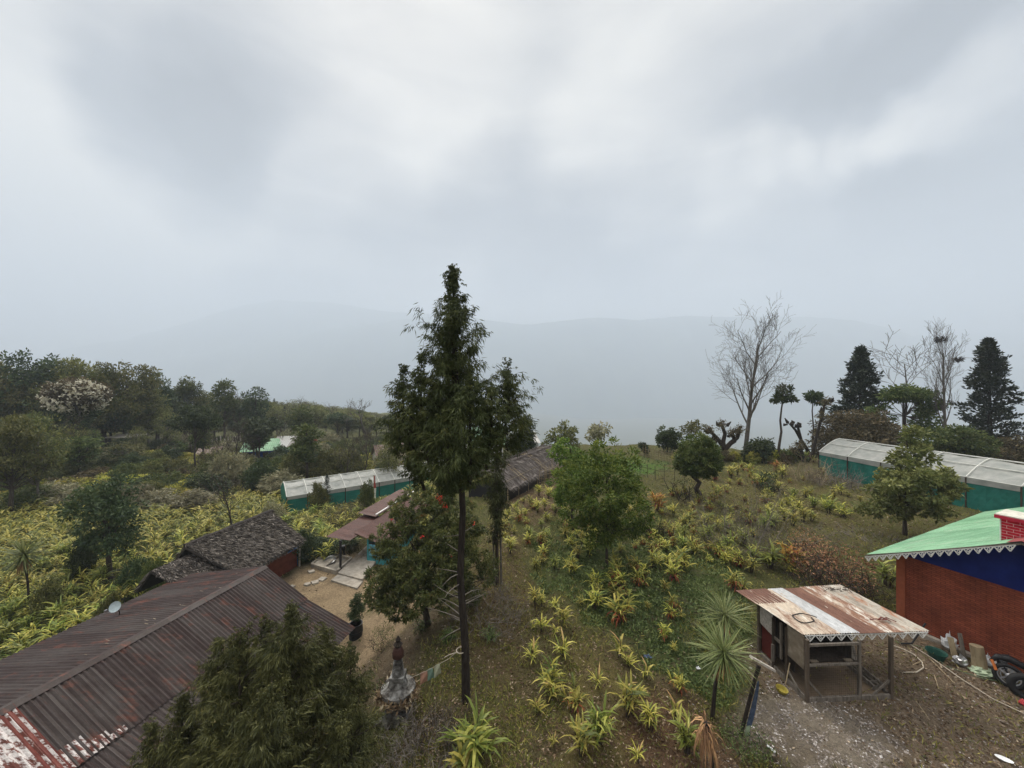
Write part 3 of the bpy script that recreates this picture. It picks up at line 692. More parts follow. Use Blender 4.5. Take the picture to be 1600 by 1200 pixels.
# ------------------------------------------------------------------ thatched hut
def thatch_hut():
    d = np.array([.2, .98, 0]); d /= np.linalg.norm(d); q = np.array([d[1], -d[0], 0]); up = np.array([0, 0, 1.])
    E = np.array([-16.75, 25.6, -8.9])
    root = thing('thatched_hut', 'hut with shaggy grey thatched roof over teal and dark red walls', 'hut', (float(E[0]), float(E[1]), -12.1))
    o0 = np.array([E[0], E[1], -12.1]); loc = lambda p: np.array(p, float) - o0
    L = 5.6
    n0 = E - d * L
    Dr = q * 3.6 - up * 1.12; lr = np.linalg.norm(Dr); Dr /= lr; Dl = -q * 1.1 - up * 1.25; ll = np.linalg.norm(Dl); Dl /= ll
    mb = MB()
    # solid bed
    for Dv, l, A0, A1 in ((Dr, lr, E, n0), (Dl, ll, E, n0)):
        skew = -d * 1.25 if Dv is Dr else -d * .3
        a, b = loc(A0), loc(A1); c_, e_ = b + Dv * l, a + Dv * l + skew
        mb.add([a, b, c_, e_, a - up * .14, b - up * .14, c_ - up * .14, e_ - up * .14], [(0, 1, 2, 3), (7, 6, 5, 4), (0, 3, 7, 4), (3, 2, 6, 7), (2, 1, 5, 6), (1, 0, 4, 5)], .2)
    def skewthatch(n, Dv, l, sk, Lb, W, lift, seed):
        rg = np.random.default_rng(seed)
        u = rg.random(n) * L; v = rg.random(n) ** .85
        P = loc(E) - u[:, None] * d + (v * l)[:, None] * Dv + (v * (1 - u / L))[:, None] * sk + up * (rg.random((n, 1)) * lift)
        bump = (np.sin(u * 7 + v * 9) * .5 + np.sin(v * l * 16 + np.sin(u * 3)) * .5)[:, None] * .03
        P = P + up * bump
        dd = norm(Dv + d * rg.normal(size=(n, 1)) * .32 + up * (rg.normal(size=(n, 1)) * .16 + .05))
        mb.quads(leaves(P, dd, rg.uniform(.5, 1.3, n) * Lb, W * rg.uniform(.6, 1.6, n), rg), np.clip(rg.random(n) * .75 + .15 * bump[:, 0] / .03 + .1, 0, 1))
    skewthatch(15000, Dr, lr, -d * 1.25, .34, .035, .10, 1); skewthatch(6000, Dl, ll, -d * .3, .34, .035, .10, 2)
    # ragged eave
    n = 1500; t = RNG.random(n)[:, None]; a = loc(E) + Dr * lr - d * 1.25; b = loc(n0) + Dr * lr
    P = a + (b - a) * t - Dr * RNG.random((n, 1)) * .2 - up * .05
    mb.quads(leaves(P, norm(Dr * .7 - up * RNG.random((n, 1)) * 1.2 + d * RNG.normal(size=(n, 1)) * .35), RNG.uniform(.12, .4, n), .03), RNG.random(n))
    mb.build('thatched_roof', 'thatch', root)
    # ridge roll
    mb = MB(); pts = [loc(E + (n0 - E) * t) + up * (.06 + .03 * math.sin(t * 17)) for t in np.linspace(-.01, 1, 12)]
    mb.tube(pts, .13, 8, .2)
    n = 3500; t = RNG.random(n)[:, None]; ang = RNG.uniform(-1, 1, (n, 1))
    P = loc(E) + (n0 - E) * t + up * .14 + q * ang * .1; dd = norm(np.sign(ang) * q - up * .45 + d * RNG.normal(size=(n, 1)) * .5)
    mb.quads(leaves(P, dd, RNG.uniform(.15, .36, n), .03), RNG.random(n) * .8); mb.build('ridge_thatch', 'thatch', root)
    # lower, older section towards the camera
    mb = MB(); E2 = n0 + d * .5 - up * .52; L2 = 2.1; Dr2 = q * 3.4 - up * 1.15; l2 = np.linalg.norm(Dr2); Dr2 /= l2; Dl2 = -q * .9 - up * 1.1; l3 = np.linalg.norm(Dl2); Dl2 /= l3
    for Dv, l in ((Dr2, l2), (Dl2, l3)):
        a, b = loc(E2), loc(E2 - d * L2); c_, e_ = b + Dv * l, a + Dv * l
        mb.add([a, b, c_, e_, a - up * .14, b - up * .14, c_ - up * .14, e_ - up * .14], [(0, 1, 2, 3), (7, 6, 5, 4), (0, 3, 7, 4), (3, 2, 6, 7), (2, 1, 5, 6), (1, 0, 4, 5)], .1)
    thatch(mb, loc(E2), -d, Dr2, L2, l2, 7000, L=.32, W=.035, lift=.1, fray=.6); thatch(mb, loc(E2), -d, Dl2, L2, l3, 2500, L=.32, W=.035, lift=.1, fray=.6)
    mb.build('lower_thatched_roof', 'thatch', root)
    # walls
    base = np.array([-14.25, 24.47, 0]); 
    mb = MB(); a = base; b = base - d * 2.6; c_ = base - d * 5.2
    quadbox(mb, a - q * .1 - o0 * [1, 1, 0], b - q * .1 - o0 * [1, 1, 0], -.1, 1.55, .12); mb.build('red_wall_panel', 'red_wall', root)
    mb = MB(); quadbox(mb, b - o0 * [1, 1, 0], c_ - o0 * [1, 1, 0], -.1, 1.9, .14)
    quadbox(mb, a - o0 * [1, 1, 0] + q * .02, b - o0 * [1, 1, 0] + q * .02, 1.5, 1.95, .1); mb.build('teal_wall_panel', 'teal_paint', root)
    mb = MB(); quadbox(mb, a - q * .05 - o0 * [1, 1, 0], a - q * 4.4 - o0 * [1, 1, 0], -.1, 1.9, .12)
    quadbox(mb, a - d * .02 - o0 * [1, 1, 0] + q * .05, a - d * .9 - o0 * [1, 1, 0] + q * .05, 1.25, 1.95, .06); mb.build('blue_wall_panel', 'bright_blue', root)
    mb = MB(); pz = a - o0 * [1, 1, 0] + q * .14; mb.tube([tuple(pz + up * -.1), tuple(pz + up * 2.0)], .055, 8); mb.build('corner_post', 'wood_pale', root)
thatch_hut()

# ------------------------------------------------------------------ porch house with the maroon roof
def porch_house():
    d = np.array([.2, .98, 0]); d /= np.linalg.norm(d); q = np.array([d[1], -d[0], 0]); up = np.array([0, 0, 1.])
    C0 = np.array([-12.25, 24.2, -10.05])
    root = thing('porch_house', 'house with maroon tin roof and black porch post beside the sandy yard', 'house', (float(C0[0]), float(C0[1]), -12.1))
    o0 = np.array([C0[0], C0[1], -12.1]); loc = lambda p: np.array(p, float) - o0
    mb = MB(); D = q * 1.0 + up * -.06; D /= np.linalg.norm(D)
    corrugated(mb, loc(C0), d, D, 4.4, 1.75, pitch=.12, amp=.012, jitter=.002, rows=1)
    mb.build('porch_roof', 'roof_maroon', root)
    mb = MB(); C1 = C0 + q * 1.45 + up * .02 + d * .9
    corrugated(mb, loc(C1), d, np.array(list(q * .95 - up * .30)), 8.2, 2.6, pitch=.12, amp=.012, rows=1); mb.build('main_roof_right', 'roof_maroon', root)
    mb = MB(); C2 = C0 + d * 3.6 + up * .32 - q * .1
    corrugated(mb, loc(C2), d, norm(q - up * .12), 6.4, 1.5, pitch=.12, amp=.012, rows=1); mb.build('upper_roof', 'roof_maroon', root)
    mb = MB(); g = loc(C2) + q * 1.45 + up * -.1; 
    for k in range(3): 
        a = g + d * (k * 2.1 + .1); mb.bar(a + up * .06, a + d * 1.95 + up * .06, .1, .05)
    mb.build('ridge_strip', 'white_paint', root)
    # walls
    mb = MB(); w0 = np.array([-9.75, 24.9, 0]); f = w0 - o0 * [1, 1, 0]
    quadbox(mb, f, f + d * 7, -.2, 1.6, .14); quadbox(mb, f, f + q * 1.9, -.2, 1.25, .14); quadbox(mb, f + q * 1.9, f + q * 1.9 + d * 7, -.2, 1.15, .14); quadbox(mb, f + d * 7, f + d * 7 + q * 1.9, -.2, 1.25, .14)
    mb.build('wall', 'teal_paint', root)
    w = MB(); c = f - d * .09 + q * .45 + up * .95; w.box(c, (.6, .05, .85), Matrix.Rotation(math.atan2(q[1], q[0]), 3, 'Z'))
    wo = w.build('window', 'wood_dark', root)
    w = MB()
    for k in (-1, 1): w.box(c - d * .04 + q * k * .145 , (.25, .03, .76), Matrix.Rotation(math.atan2(q[1], q[0]), 3, 'Z'))
    w.build('shutter', flatmat('shutter_blue', (.12, .36, .48)), wo)
    # porch post
    mb = MB(); p = gpt(532, 893) ; P = np.array([p.x, p.y, -12.1]) - o0
    mb.bar(P + up * .12, P + up * 2.0, .11, .11); mb.build('porch_post', 'black_plastic', root)
    # concrete porch floor and step
    mb = MB()
    def slab(pts, z0, z1):
        V = [(x - o0[0], y - o0[1], z1 - o0[2]) for x, y in pts] + [(x - o0[0], y - o0[1], z0 - o0[2]) for x, y in pts]; k = len(pts)
        mb.add(V, [tuple(range(k)), tuple(range(2 * k - 1, k - 1, -1))] + [(i, i + k, (i + 1) % k + k, (i + 1) % k) for i in range(k)])
    def g2(px, py, z=-11.9): Y = z * -F / (py - 600); return ((px - 800) / F * Y, Y)
    slab([g2(528, 895), g2(566, 905), g2(600, 860), g2(573, 852)][::-1], -12.5, -11.9); mb.build('porch_floor', 'concrete', root)
    mb = MB(); slab([g2(517, 906, -12.0), g2(558, 919, -12.0), g2(567, 908, -12.0), g2(530, 896, -12.0)][::-1], -12.5, -12.0); mb.build('front_step', 'concrete', root)
porch_house()

def wash_place():
    def g2(px, py, z): Y = z * -F / (py - 600); return Vector(((px - 800) / F * Y, Y, z))
    A_, B_, C_, D_ = g2(487, 880, -11.85), g2(526, 891, -11.85), g2(549, 871, -11.85), g2(512, 861, -11.85)
    o = (A_ + B_ + C_ + D_) / 4; o.z = -12.1
    root = thing('wash_basin', 'low concrete washing platform with raised rim on the sandy yard', 'wash platform', o)
    mb = MB()
    for a, b in ((A_, B_), (B_, C_), (C_, D_), (D_, A_)):
        a, b = a - o, b - o; dd = (b - a).normalized() * .0
        mb.bar((a.x, a.y, .08), (b.x, b.y, .08), .14, .34)
    mb.build('rim', 'concrete', root)
    mb = MB(); q_ = [x - o for x in (A_, B_, C_, D_)]
    mb.add([(v.x * .98, v.y * .98, .1) for v in q_] + [(v.x * .98, v.y * .98, -.2) for v in q_], [(0, 1, 2, 3), (7, 6, 5, 4)] + [(i, i + 4, (i + 1) % 4 + 4, (i + 1) % 4) for i in range(4)])
    mb.build('floor_slab', 'concrete_dark', root)
    mb = MB(); m = (q_[0] * .42 + q_[3] * .58); n_ = q_[2] * .35 + q_[3] * .65
    a, b, c, e = q_[0] * .9, (q_[0] + q_[1]) * .45, (q_[3] + q_[2]) * .5, q_[3] * .95
    V = [(v.x, v.y, .2) for v in (a, b * .9, c, e)]; mb.add(V + [(x, y, .08) for x, y, z in V], [(0, 1, 2, 3), (7, 6, 5, 4)] + [(i, i + 4, (i + 1) % 4 + 4, (i + 1) % 4) for i in range(4)])
    mb.build('washing_slab', 'concrete', root)
    p = g2(516, 877, -11.95); 
    mb = MB(); mb.lathe([(.28, 0), (.36, .16), (.38, .17), (.33, .02)], n=18); t = mb.build('metal_pan', 'silver_metal'); t.location = (p.x, p.y, -11.98); t.rotation_euler = (R(18), 0, 0)
    tag(t, 'dull silver pan standing in the concrete washing platform', 'pan')
    p = g2(536, 868, -12.0); mb = MB(); mb.lathe([(.17, 0), (.17, .7), (.14, .74), (.15, .78)], n=16); t = mb.build('water_drum', 'black_plastic'); t.location = (p.x, p.y, -12.08)
    tag(t, 'tall narrow black drum behind the porch post', 'drum')
    # loose paving pieces
    spots = [(487, 894, .55, 'broken concrete slab nearest the washing platform corner'), (500, 888, .42, 'small concrete slab touching the front rim of the washing platform'), (497, 884, .5, 'flat slab lying against the rim of the washing platform'), (504, 906, .65, 'palest broad slab in the middle of the sandy yard'), (480, 914, .42, 'narrow slab lying left of the broad yard slab'), (493, 911, .6, 'five-sided slab just below the broad yard slab'), (455, 918, .45, 'slab nearest the far gable of the dark tin roof'), (448, 888, .35, 'thin slab lying in front of the dark red hut wall')]
    for px, py, s, lab in spots:
        p = gpt(px, py); mb = MB(); k = random.choice((4, 5)); ph = random.random() * 6
        V = [(s * random.uniform(.38, .55) * math.cos(ph + 6.283 * i / k), s * random.uniform(.35, .5) * math.sin(ph + 6.283 * i / k)) for i in range(k)]
        mb.add([(x, y, .09) for x, y in V] + [(x * 1.04, y * 1.04, -.04) for x, y in V], [tuple(range(k)), tuple(range(2 * k - 1, k - 1, -1))] + [(i, i + k, (i + 1) % k + k, (i + 1) % k) for i in range(k)])
        t = mb.build('paving_slab', 'concrete'); t.location = p; tag(t, lab, 'slab', 'loose paving slabs in the yard')
wash_place()

# ------------------------------------------------------------------ greenhouses
def greenhouse(label, P0, d, L, w, z0, ze, zr, nb, side=1, far_len=None):
    """P0: eave corner; d along; side: direction (left/right) towards the ridge"""
    d = np.array([*d, 0.]); d /= np.linalg.norm(d); q = np.array([-d[1], d[0], 0]) * side; up = np.array([0, 0, 1.])
    root = thing('net_greenhouse', label, 'greenhouse', (P0[0], P0[1], z0))
    he, hr = ze - z0, zr - z0
    mb = MB(); prof = []
    ns = 10
    for i in range(ns + 1):
        t = i / ns; x = 2 * w * t; z = he + (hr - he) * (1 - abs(2 * t - 1) ** 1.45); prof.append((x, z))
    nl = nb * 6; V = []
    for i in range(nl + 1):
        u = i / nl; sag = -.10 * abs(math.sin(math.pi * u * nb)) 
        for x, z in prof: V.append(d * L * u + q * x + up * (z + sag * (1 if 0 < x < 2 * w else .3) + (RNG.normal() * .018 if 0 < x < 2 * w else 0)))
    m = len(prof); i = (np.arange(nl)[:, None] * m + np.arange(m - 1)[None]).reshape(-1)
    Fc = np.stack([i, i + 1, i + 1 + m, i + m], 1)
    mb.add(V, Fc, .5); mb.build('roof_film', 'film_white', root)
    # nets on the sides
    mb = MB()
    for off in (0, 2 * w):
        n = nb * 8; V = []
        for k in range(n + 1):
            u = k / n
            for j in range(5):
                z = he * (j / 4) - .15 * (j == 0); V.append(d * L * u + q * (off + .03 * math.sin(u * 60 + j) * (1 if j < 4 else 0)) + up * z)
        i = (np.arange(n)[:, None] * 5 + np.arange(4)[None]).reshape(-1); mb.add(V, np.stack([i, i + 1, i + 6, i + 5], 1), .5)
    for u in (0, L):
        V = [d * u + q * x + up * z for x, z in prof] + [d * u + q * x - up * .15 for x, z in prof]; k = len(prof)
        mb.add(V, [(j, j + 1, j + 1 + k, j + k) for j in range(k - 1)])
    mb.build('side_net', 'net_green', root)
    # upper strip of paler film on the side, seams and bows
    mb = MB()
    for off in (-.035,):
        mb.add([d * 0 + q * off + up * (he + .02), d * L + q * off + up * (he + .02), d * L + q * (off - .02) + up * (he - .32), d * L * .5 + q * (off - .03) + up * (he - .44), q * (off - .02) + up * (he - .26)], [(0, 1, 2, 3, 4)])
    mb.build('film_skirt', 'film_white', root)
    mb = MB()
    for k in range(nb + 1):
        u = L * k / nb; mb.tube([d * u + q * x + up * (z + .035) for x, z in prof], .05, 5, .5)
    mb.tube([d * u_ + q * 0 + up * (he + .02) for u_ in (0, L)], .035, 5, .5)
    mb.tube([d * u_ + q * w * .5 + up * (he + (hr - he) * .64) for u_ in (0, L)], .035, 5, .5)
    mb.tube([d * u_ + q * w + up * (hr + .01) for u_ in (0, L)], .05, 5, .5)
    mb.build('batten', 'film_strip', root)
    for k in range(0, nb + 1):
        u = L * k / nb; mb = MB(); mb.bar(d * u - q * .06 + up * -.15, d * u - q * .06 + up * he, .06); mb.build('post', 'wood_dark', root)
    return root
P = at(448, 777, 35.2)
greenhouse('long white-topped greenhouse with green net sides, left of the tall conifer', (P.x, P.y), (10.6, 8.3), 17.5, 2.3, -12.35, P.z, P.z + .95, 10, side=1)
P = at(1280, 706, 34.9)
greenhouse('white-topped greenhouse with green net sides beyond the brick house', (P.x, P.y), (2.75, -11.8), 12.2, 2.5, -8.5, P.z, P.z + 1.15, 5, side=1)

# ------------------------------------------------------------------ long bamboo-roofed shed
def long_shed():
    a = np.array([-.35, 26.6, 0]); b = np.array([5.3, 36.6, 0]); d = b - a; L = np.linalg.norm(d); d /= L; q = np.array([-d[1], d[0], 0]); up = np.array([0, 0, 1.])
    z0 = float(H(a[0], a[1])); root = thing('bamboo_shed', 'long shed with grey split-bamboo roof and black netted side behind the tall conifer', 'shed', (a[0], a[1], z0))
    he = 1.0; w = 3.4; prof = [(-.25, he - .12), (0, he), (.8, he + .55), (1.5, he + .9), (2.0, he + .98), (2.6, he + .85), (3.3, he + .3), (3.7, he - .1)]
    nl = 16; V = []
    slope = (-8.25 - z0) / L * .9
    for i in range(nl + 1):
        u = i / nl
        for x, z in prof: V.append(d * L * u + q * x + up * (z + slope * L * u * .8 + .05 * math.sin(u * 40 + x)))
    m = len(prof); i = (np.arange(nl)[:, None] * m + np.arange(m - 1)[None]).reshape(-1)
    mb = MB(); mb.add(V, np.stack([i, i + 1, i + 1 + m, i + m], 1), .35)
    n = 15000; u = RNG.random(n); s = RNG.random(n) * 3.6; X = np.array([p[0] for p in prof]); Zp = np.array([p[1] for p in prof])
    x = s; z = np.interp(x, X, Zp); dz = np.interp(x + .05, X, Zp) - z
    P_ = d * (L * u)[:, None] + q * x[:, None] + up * (z + .02 + RNG.random(n) * .04 + slope * L * u * .8)[:, None]
    dirn = norm(-(q * .05 + up * dz[:, None]) + d * RNG.normal(size=(n, 1)) * .004)
    mb.quads(leaves(P_, dirn, RNG.uniform(.3, .9, n), .028 * RNG.uniform(.6, 1.4, n)), RNG.random(n))
    mb.build('split_bamboo_roof', 'thatch_shed', root)
    mb = MB()
    for u in (.2, .235, .55, .585, .86):
        mb.tube([d * L * u + q * x_ + up * (z_ + .1 + slope * L * u * .8) for x_, z_ in prof[:-1]], .03, 5)
    for s_ in (.35, 1.2): 
        zz = np.interp(s_, X, Zp); mb.tube([d * L * t + q * s_ + up * (zz + .07 + slope * L * t * .8) for t in (0, .5, 1)], .022, 5)
    mb.build('roof_pole', 'bamboo', root)
    mb = MB(); quadbox(mb, (0, 0), tuple((d * L)[:2]), -.4, he - .1, .04); quadbox(mb, tuple((q * 3.4)[:2]), tuple((q * 3.4 + d * L)[:2]), -1.2, he - .2, .04)
    quadbox(mb, (0, 0), tuple((q * 3.4)[:2]), -.8, he, .04); quadbox(mb, tuple((d * L)[:2]), tuple((q * 3.4 + d * L)[:2]), -.4, he + .4, .04); mb.build('dark_net_wall', 'black_plastic', root)
    for k in range(8):
        mb = MB(); p = d * L * k / 7 - q * .06; mb.tube([p - up * .3, p + up * (he + slope * L * k / 7 * .8)], .035, 5); mb.build('post', 'bamboo', root)
long_shed()

def mesh_fence(name, label, pts, h, n, mat='bamboo', r=.018, rails=2, lean=.05, group=None, cat='fence', mesh=None):
    """upright sticks with rails along ground points"""
    pts = [Vector(p) for p in pts]; o = pts[0].copy(); root = thing(name, label, cat, o, group=group)
    tot = sum((pts[i + 1] - pts[i]).length for i in range(len(pts) - 1))
    def P_(t):
        s = t * tot
        for i in range(len(pts) - 1):
            l = (pts[i + 1] - pts[i]).length
            if s <= l or i == len(pts) - 2:
                p = pts[i].lerp(pts[i + 1], min(1, s / l)); p.z = float(H(p.x, p.y)); return p - o
            s -= l
    for k in range(n):
        p = P_(k / max(1, n - 1)); hh = h * random.uniform(.75, 1.2); mb = MB()
        mb.tube([p - Vector((0, 0, .15)), p + Vector((random.uniform(-lean, lean), random.uniform(-lean, lean), hh))], r * random.uniform(.7, 1.3), 5)
        mb.build('stake', mat, root)
    mb = MB()
    for j in range(rails):
        z = h * (j + .6) / rails * .85
        mb.tube([P_(t) + Vector((0, .02, z + random.uniform(-.05, .05))) for t in np.linspace(0, 1, 10)], r * .8, 5)
    mb.build('rail', mat, root)
    if mesh:
        mb = MB(); T = np.linspace(0, 1, mesh)
        for t in T: p = P_(t); mb.tube([p, p + Vector((0, 0, h * .85))], .004, 3, cap=False)
        for j in range(8): mb.tube([P_(t) + Vector((0, 0, h * .1 * (j + 1))) for t in np.linspace(0, 1, 14)], .004, 3, cap=False)
        mb.build('wire_net', 'bamboo', root)
mesh_fence('bamboo_fence', 'woven bamboo fence on the far side of the small green plot', [gpt(1000, 712), gpt(1030, 719), gpt(1066, 728)], 1.25, 34, rails=4, lean=.12)
mesh_fence('wire_fence', 'thin wire net fence in front of the small green plot', [gpt(1000, 742), gpt(1030, 752), gpt(1085, 750)], 1.6, 7, mat='wood_dark', rails=1, mesh=50)
mesh_fence('bamboo_screen', 'bamboo and net screen at the near right end of the bamboo-roofed shed', [gpt(842, 765), gpt(860, 762), gpt(884, 745)], 1.9, 22, rails=5, lean=.15, mesh=20)
mesh_fence('stake_fence', 'row of tall whitish wooden stakes in front of the misty woods', [gpt(333, 704), gpt(362, 702), gpt(395, 703)], 3.0, 13, mat='wood_pale', r=.09, rails=1, lean=.2)
mesh_fence('field_fence', 'thin grey stake fence along the fields under the left wood', [gpt(150, 690), gpt(230, 688), gpt(300, 692)], 1.8, 24, mat='twig', r=.04, rails=1, lean=.1)

# ------------------------------------------------------------------ right brick house
def brick_house():
    d = V3(-.4067, .9135, 0); b = V3(.9135, .4067, 0); up = V3(0, 0, 1)   # d: along gable wall, away; b: behind the gable
    K = V3(13.64, 13.03, -8.55); o0 = K.copy()
    root = thing('brick_house', 'orange brick house with deep blue gable, green tin roof and white fringe', 'house', tuple(K))
    loc = lambda p: np.array(p, float) - o0
    zb = -6.0; W = 6.2; L = 10.2
    A_ = loc(K); B_ = A_ - d * W            # left corner (far), right corner (near)
    h = zb - K[2]
    panel_uv('brick_wall', [A_ - up * .3, B_ - up * .3, B_ + up * h, A_ + up * h], 'brick_orange', root)
    # blue gable: from eave level up to the verge
    sl = .53; rid = 2.75
    def roofz(s): return h + .0 + sl * min(s, rid) - sl * max(0, s - rid)
    panel_uv('blue_gable', [A_ + up * (h + .004) - b * .004, B_ + up * (h + .004) - b * .004, A_ - d * rid + up * (roofz(rid) + .04)- b * .004], 'deep_blue_wall', root, thick=.1)
    # corner pier
    mb = MB(); p = A_ - b * .03 - d * .11; mb.box(p + up * (h / 2 - .15), (.22, .1, h + .3), Matrix.Rotation(math.atan2(d[1], d[0]), 3, 'Z')); mb.build('corner_pier', 'terracotta' if 'terracotta' in MATS else flatmat('terracotta', (.30, .085, .042)), root)
    # other walls
    panel_uv('back_side_wall', [A_ + b * L - up * .3, A_ - up * .3 + b * .13, A_ + up * h + b * .13, A_ + b * L + up * h], 'brick_orange', root)
    panel_uv('back_wall', [B_ + b * L - up * .3, A_ + b * L - up * .3 + b * .01, A_ + b * (L + .01) + up * h, B_ + b * L + up * h], 'brick_orange', root)
    # roof, left plane (green)
    sv = d * 1.0 - up * sl; sv /= np.linalg.norm(sv)
    ridge = A_ - d * rid - b * .5 + up * (roofz(rid) + .12)
    ln = (rid + .68) / d.dot(sv) if False else (rid + .68) * math.sqrt(1 + sl * sl)
    mb = MB(); corrugated(mb, ridge, b, sv, L + 1.0, ln, pitch=.15, amp=.010, rows=4, jitter=.002, sheets=[(.95 * (i + 1), random.random(), 0) for i in range(14)], sag=.03)
    mb.build('green_roof', 'roof_green', root)
    sv2 = -d - up * sl; sv2 /= np.linalg.norm(sv2)
    mb = MB(); corrugated(mb, ridge, b, sv2, L + 1.0, ln, pitch=.15, amp=.010, rows=2, sheets=[(.95 * (i + 1), random.random(), 0) for i in range(14)])
    mb.build('right_roof_plane', 'roof_maroon', root)
    # maroon ridge cap
    mb = MB()
    for s_, v in ((1, sv), (-1, sv2)):
        a = ridge + up * .03 - b * .03; e = a + b * (L + 1.0)
        mb.add([a, e, e + v * .3, a + v * .3, a - up * .01, e - up * .01, e + v * .3 - up * .01, a + v * .3 - up * .01], [(0, 1, 2, 3), (7, 6, 5, 4), (0, 3, 7, 4), (3, 2, 6, 7), (2, 1, 5, 6)])
    mb.build('ridge_cap', flatmat('cap_maroon', (.26, .07, .07)), root)
    # verge board + fringe
    mb = MB(); lo = ridge + sv * ln; mb.bar(ridge - up * .05, lo - up * .05, .03, .06); mb.bar(ridge - up * .05, ridge + sv2 * ln - up * .05, .03, .06); mb.build('verge_board', 'wood_grey', root)
    mb = MB(); fret(mb, ridge + sv * .12 - up * .07 - b * .02, lo - up * .07 - b * .02, 17, .17); fret(mb, ridge + sv2 * .12 - up * .07 - b * .02, ridge + sv2 * ln - up * .07 - b * .02, 17, .17); mb.build('fringe', 'white_paint', root)
    # chimney
    rz = math.atan2(-d[1], -d[0])
    ch = thing('x', None, None); bpy.data.objects.remove(ch)
    c0 = ridge + sv * .62 + b * .75 ; w1, w2 = 1.7, .75; hh = .66
    c1 = c0 - d * w1
    base = -.45
    Ap, Bp = c0 + up * base, c1 + up * base; Ap[2] = Bp[2] = min(Ap[2], Bp[2])
    top = c0[2] + hh
    def U(p, z): return np.array([p[0], p[1], z])
    f = panel_uv('chimney', [U(Ap, Ap[2]), U(Bp, Ap[2]), U(Bp, top), U(Ap, top)], 'brick_red', root, thick=w2)
    mb = MB(); cc = (c0 + c1) / 2 + b * w2 / 2; mb.box((cc[0], cc[1], top + .05), (w1 + .2, w2 + .2, .1), Matrix.Rotation(rz, 3, 'Z')); mb.build('coping', flatmat('coping_red', (.50, .03, .06)), f)
    mb = MB(); mb.box((cc[0], cc[1], top + .115), (w1 + .18, w2 + .18, .03), Matrix.Rotation(rz, 3, 'Z')); mb.build('coping_top', 'cream_cap', f)
    mb = MB(); mb.bar(U(c0 - b * .012 , Ap[2]), U(c0 - b * .012, top), .025, .02); mb.build('white_edge', 'white_paint', f)
    # concrete footing
    mb = MB(); mb.bar(A_ - b * .09 + up * .0, B_ - b * .09 + up * .0, .16, .34); mb.build('footing', 'concrete', root)
brick_house()
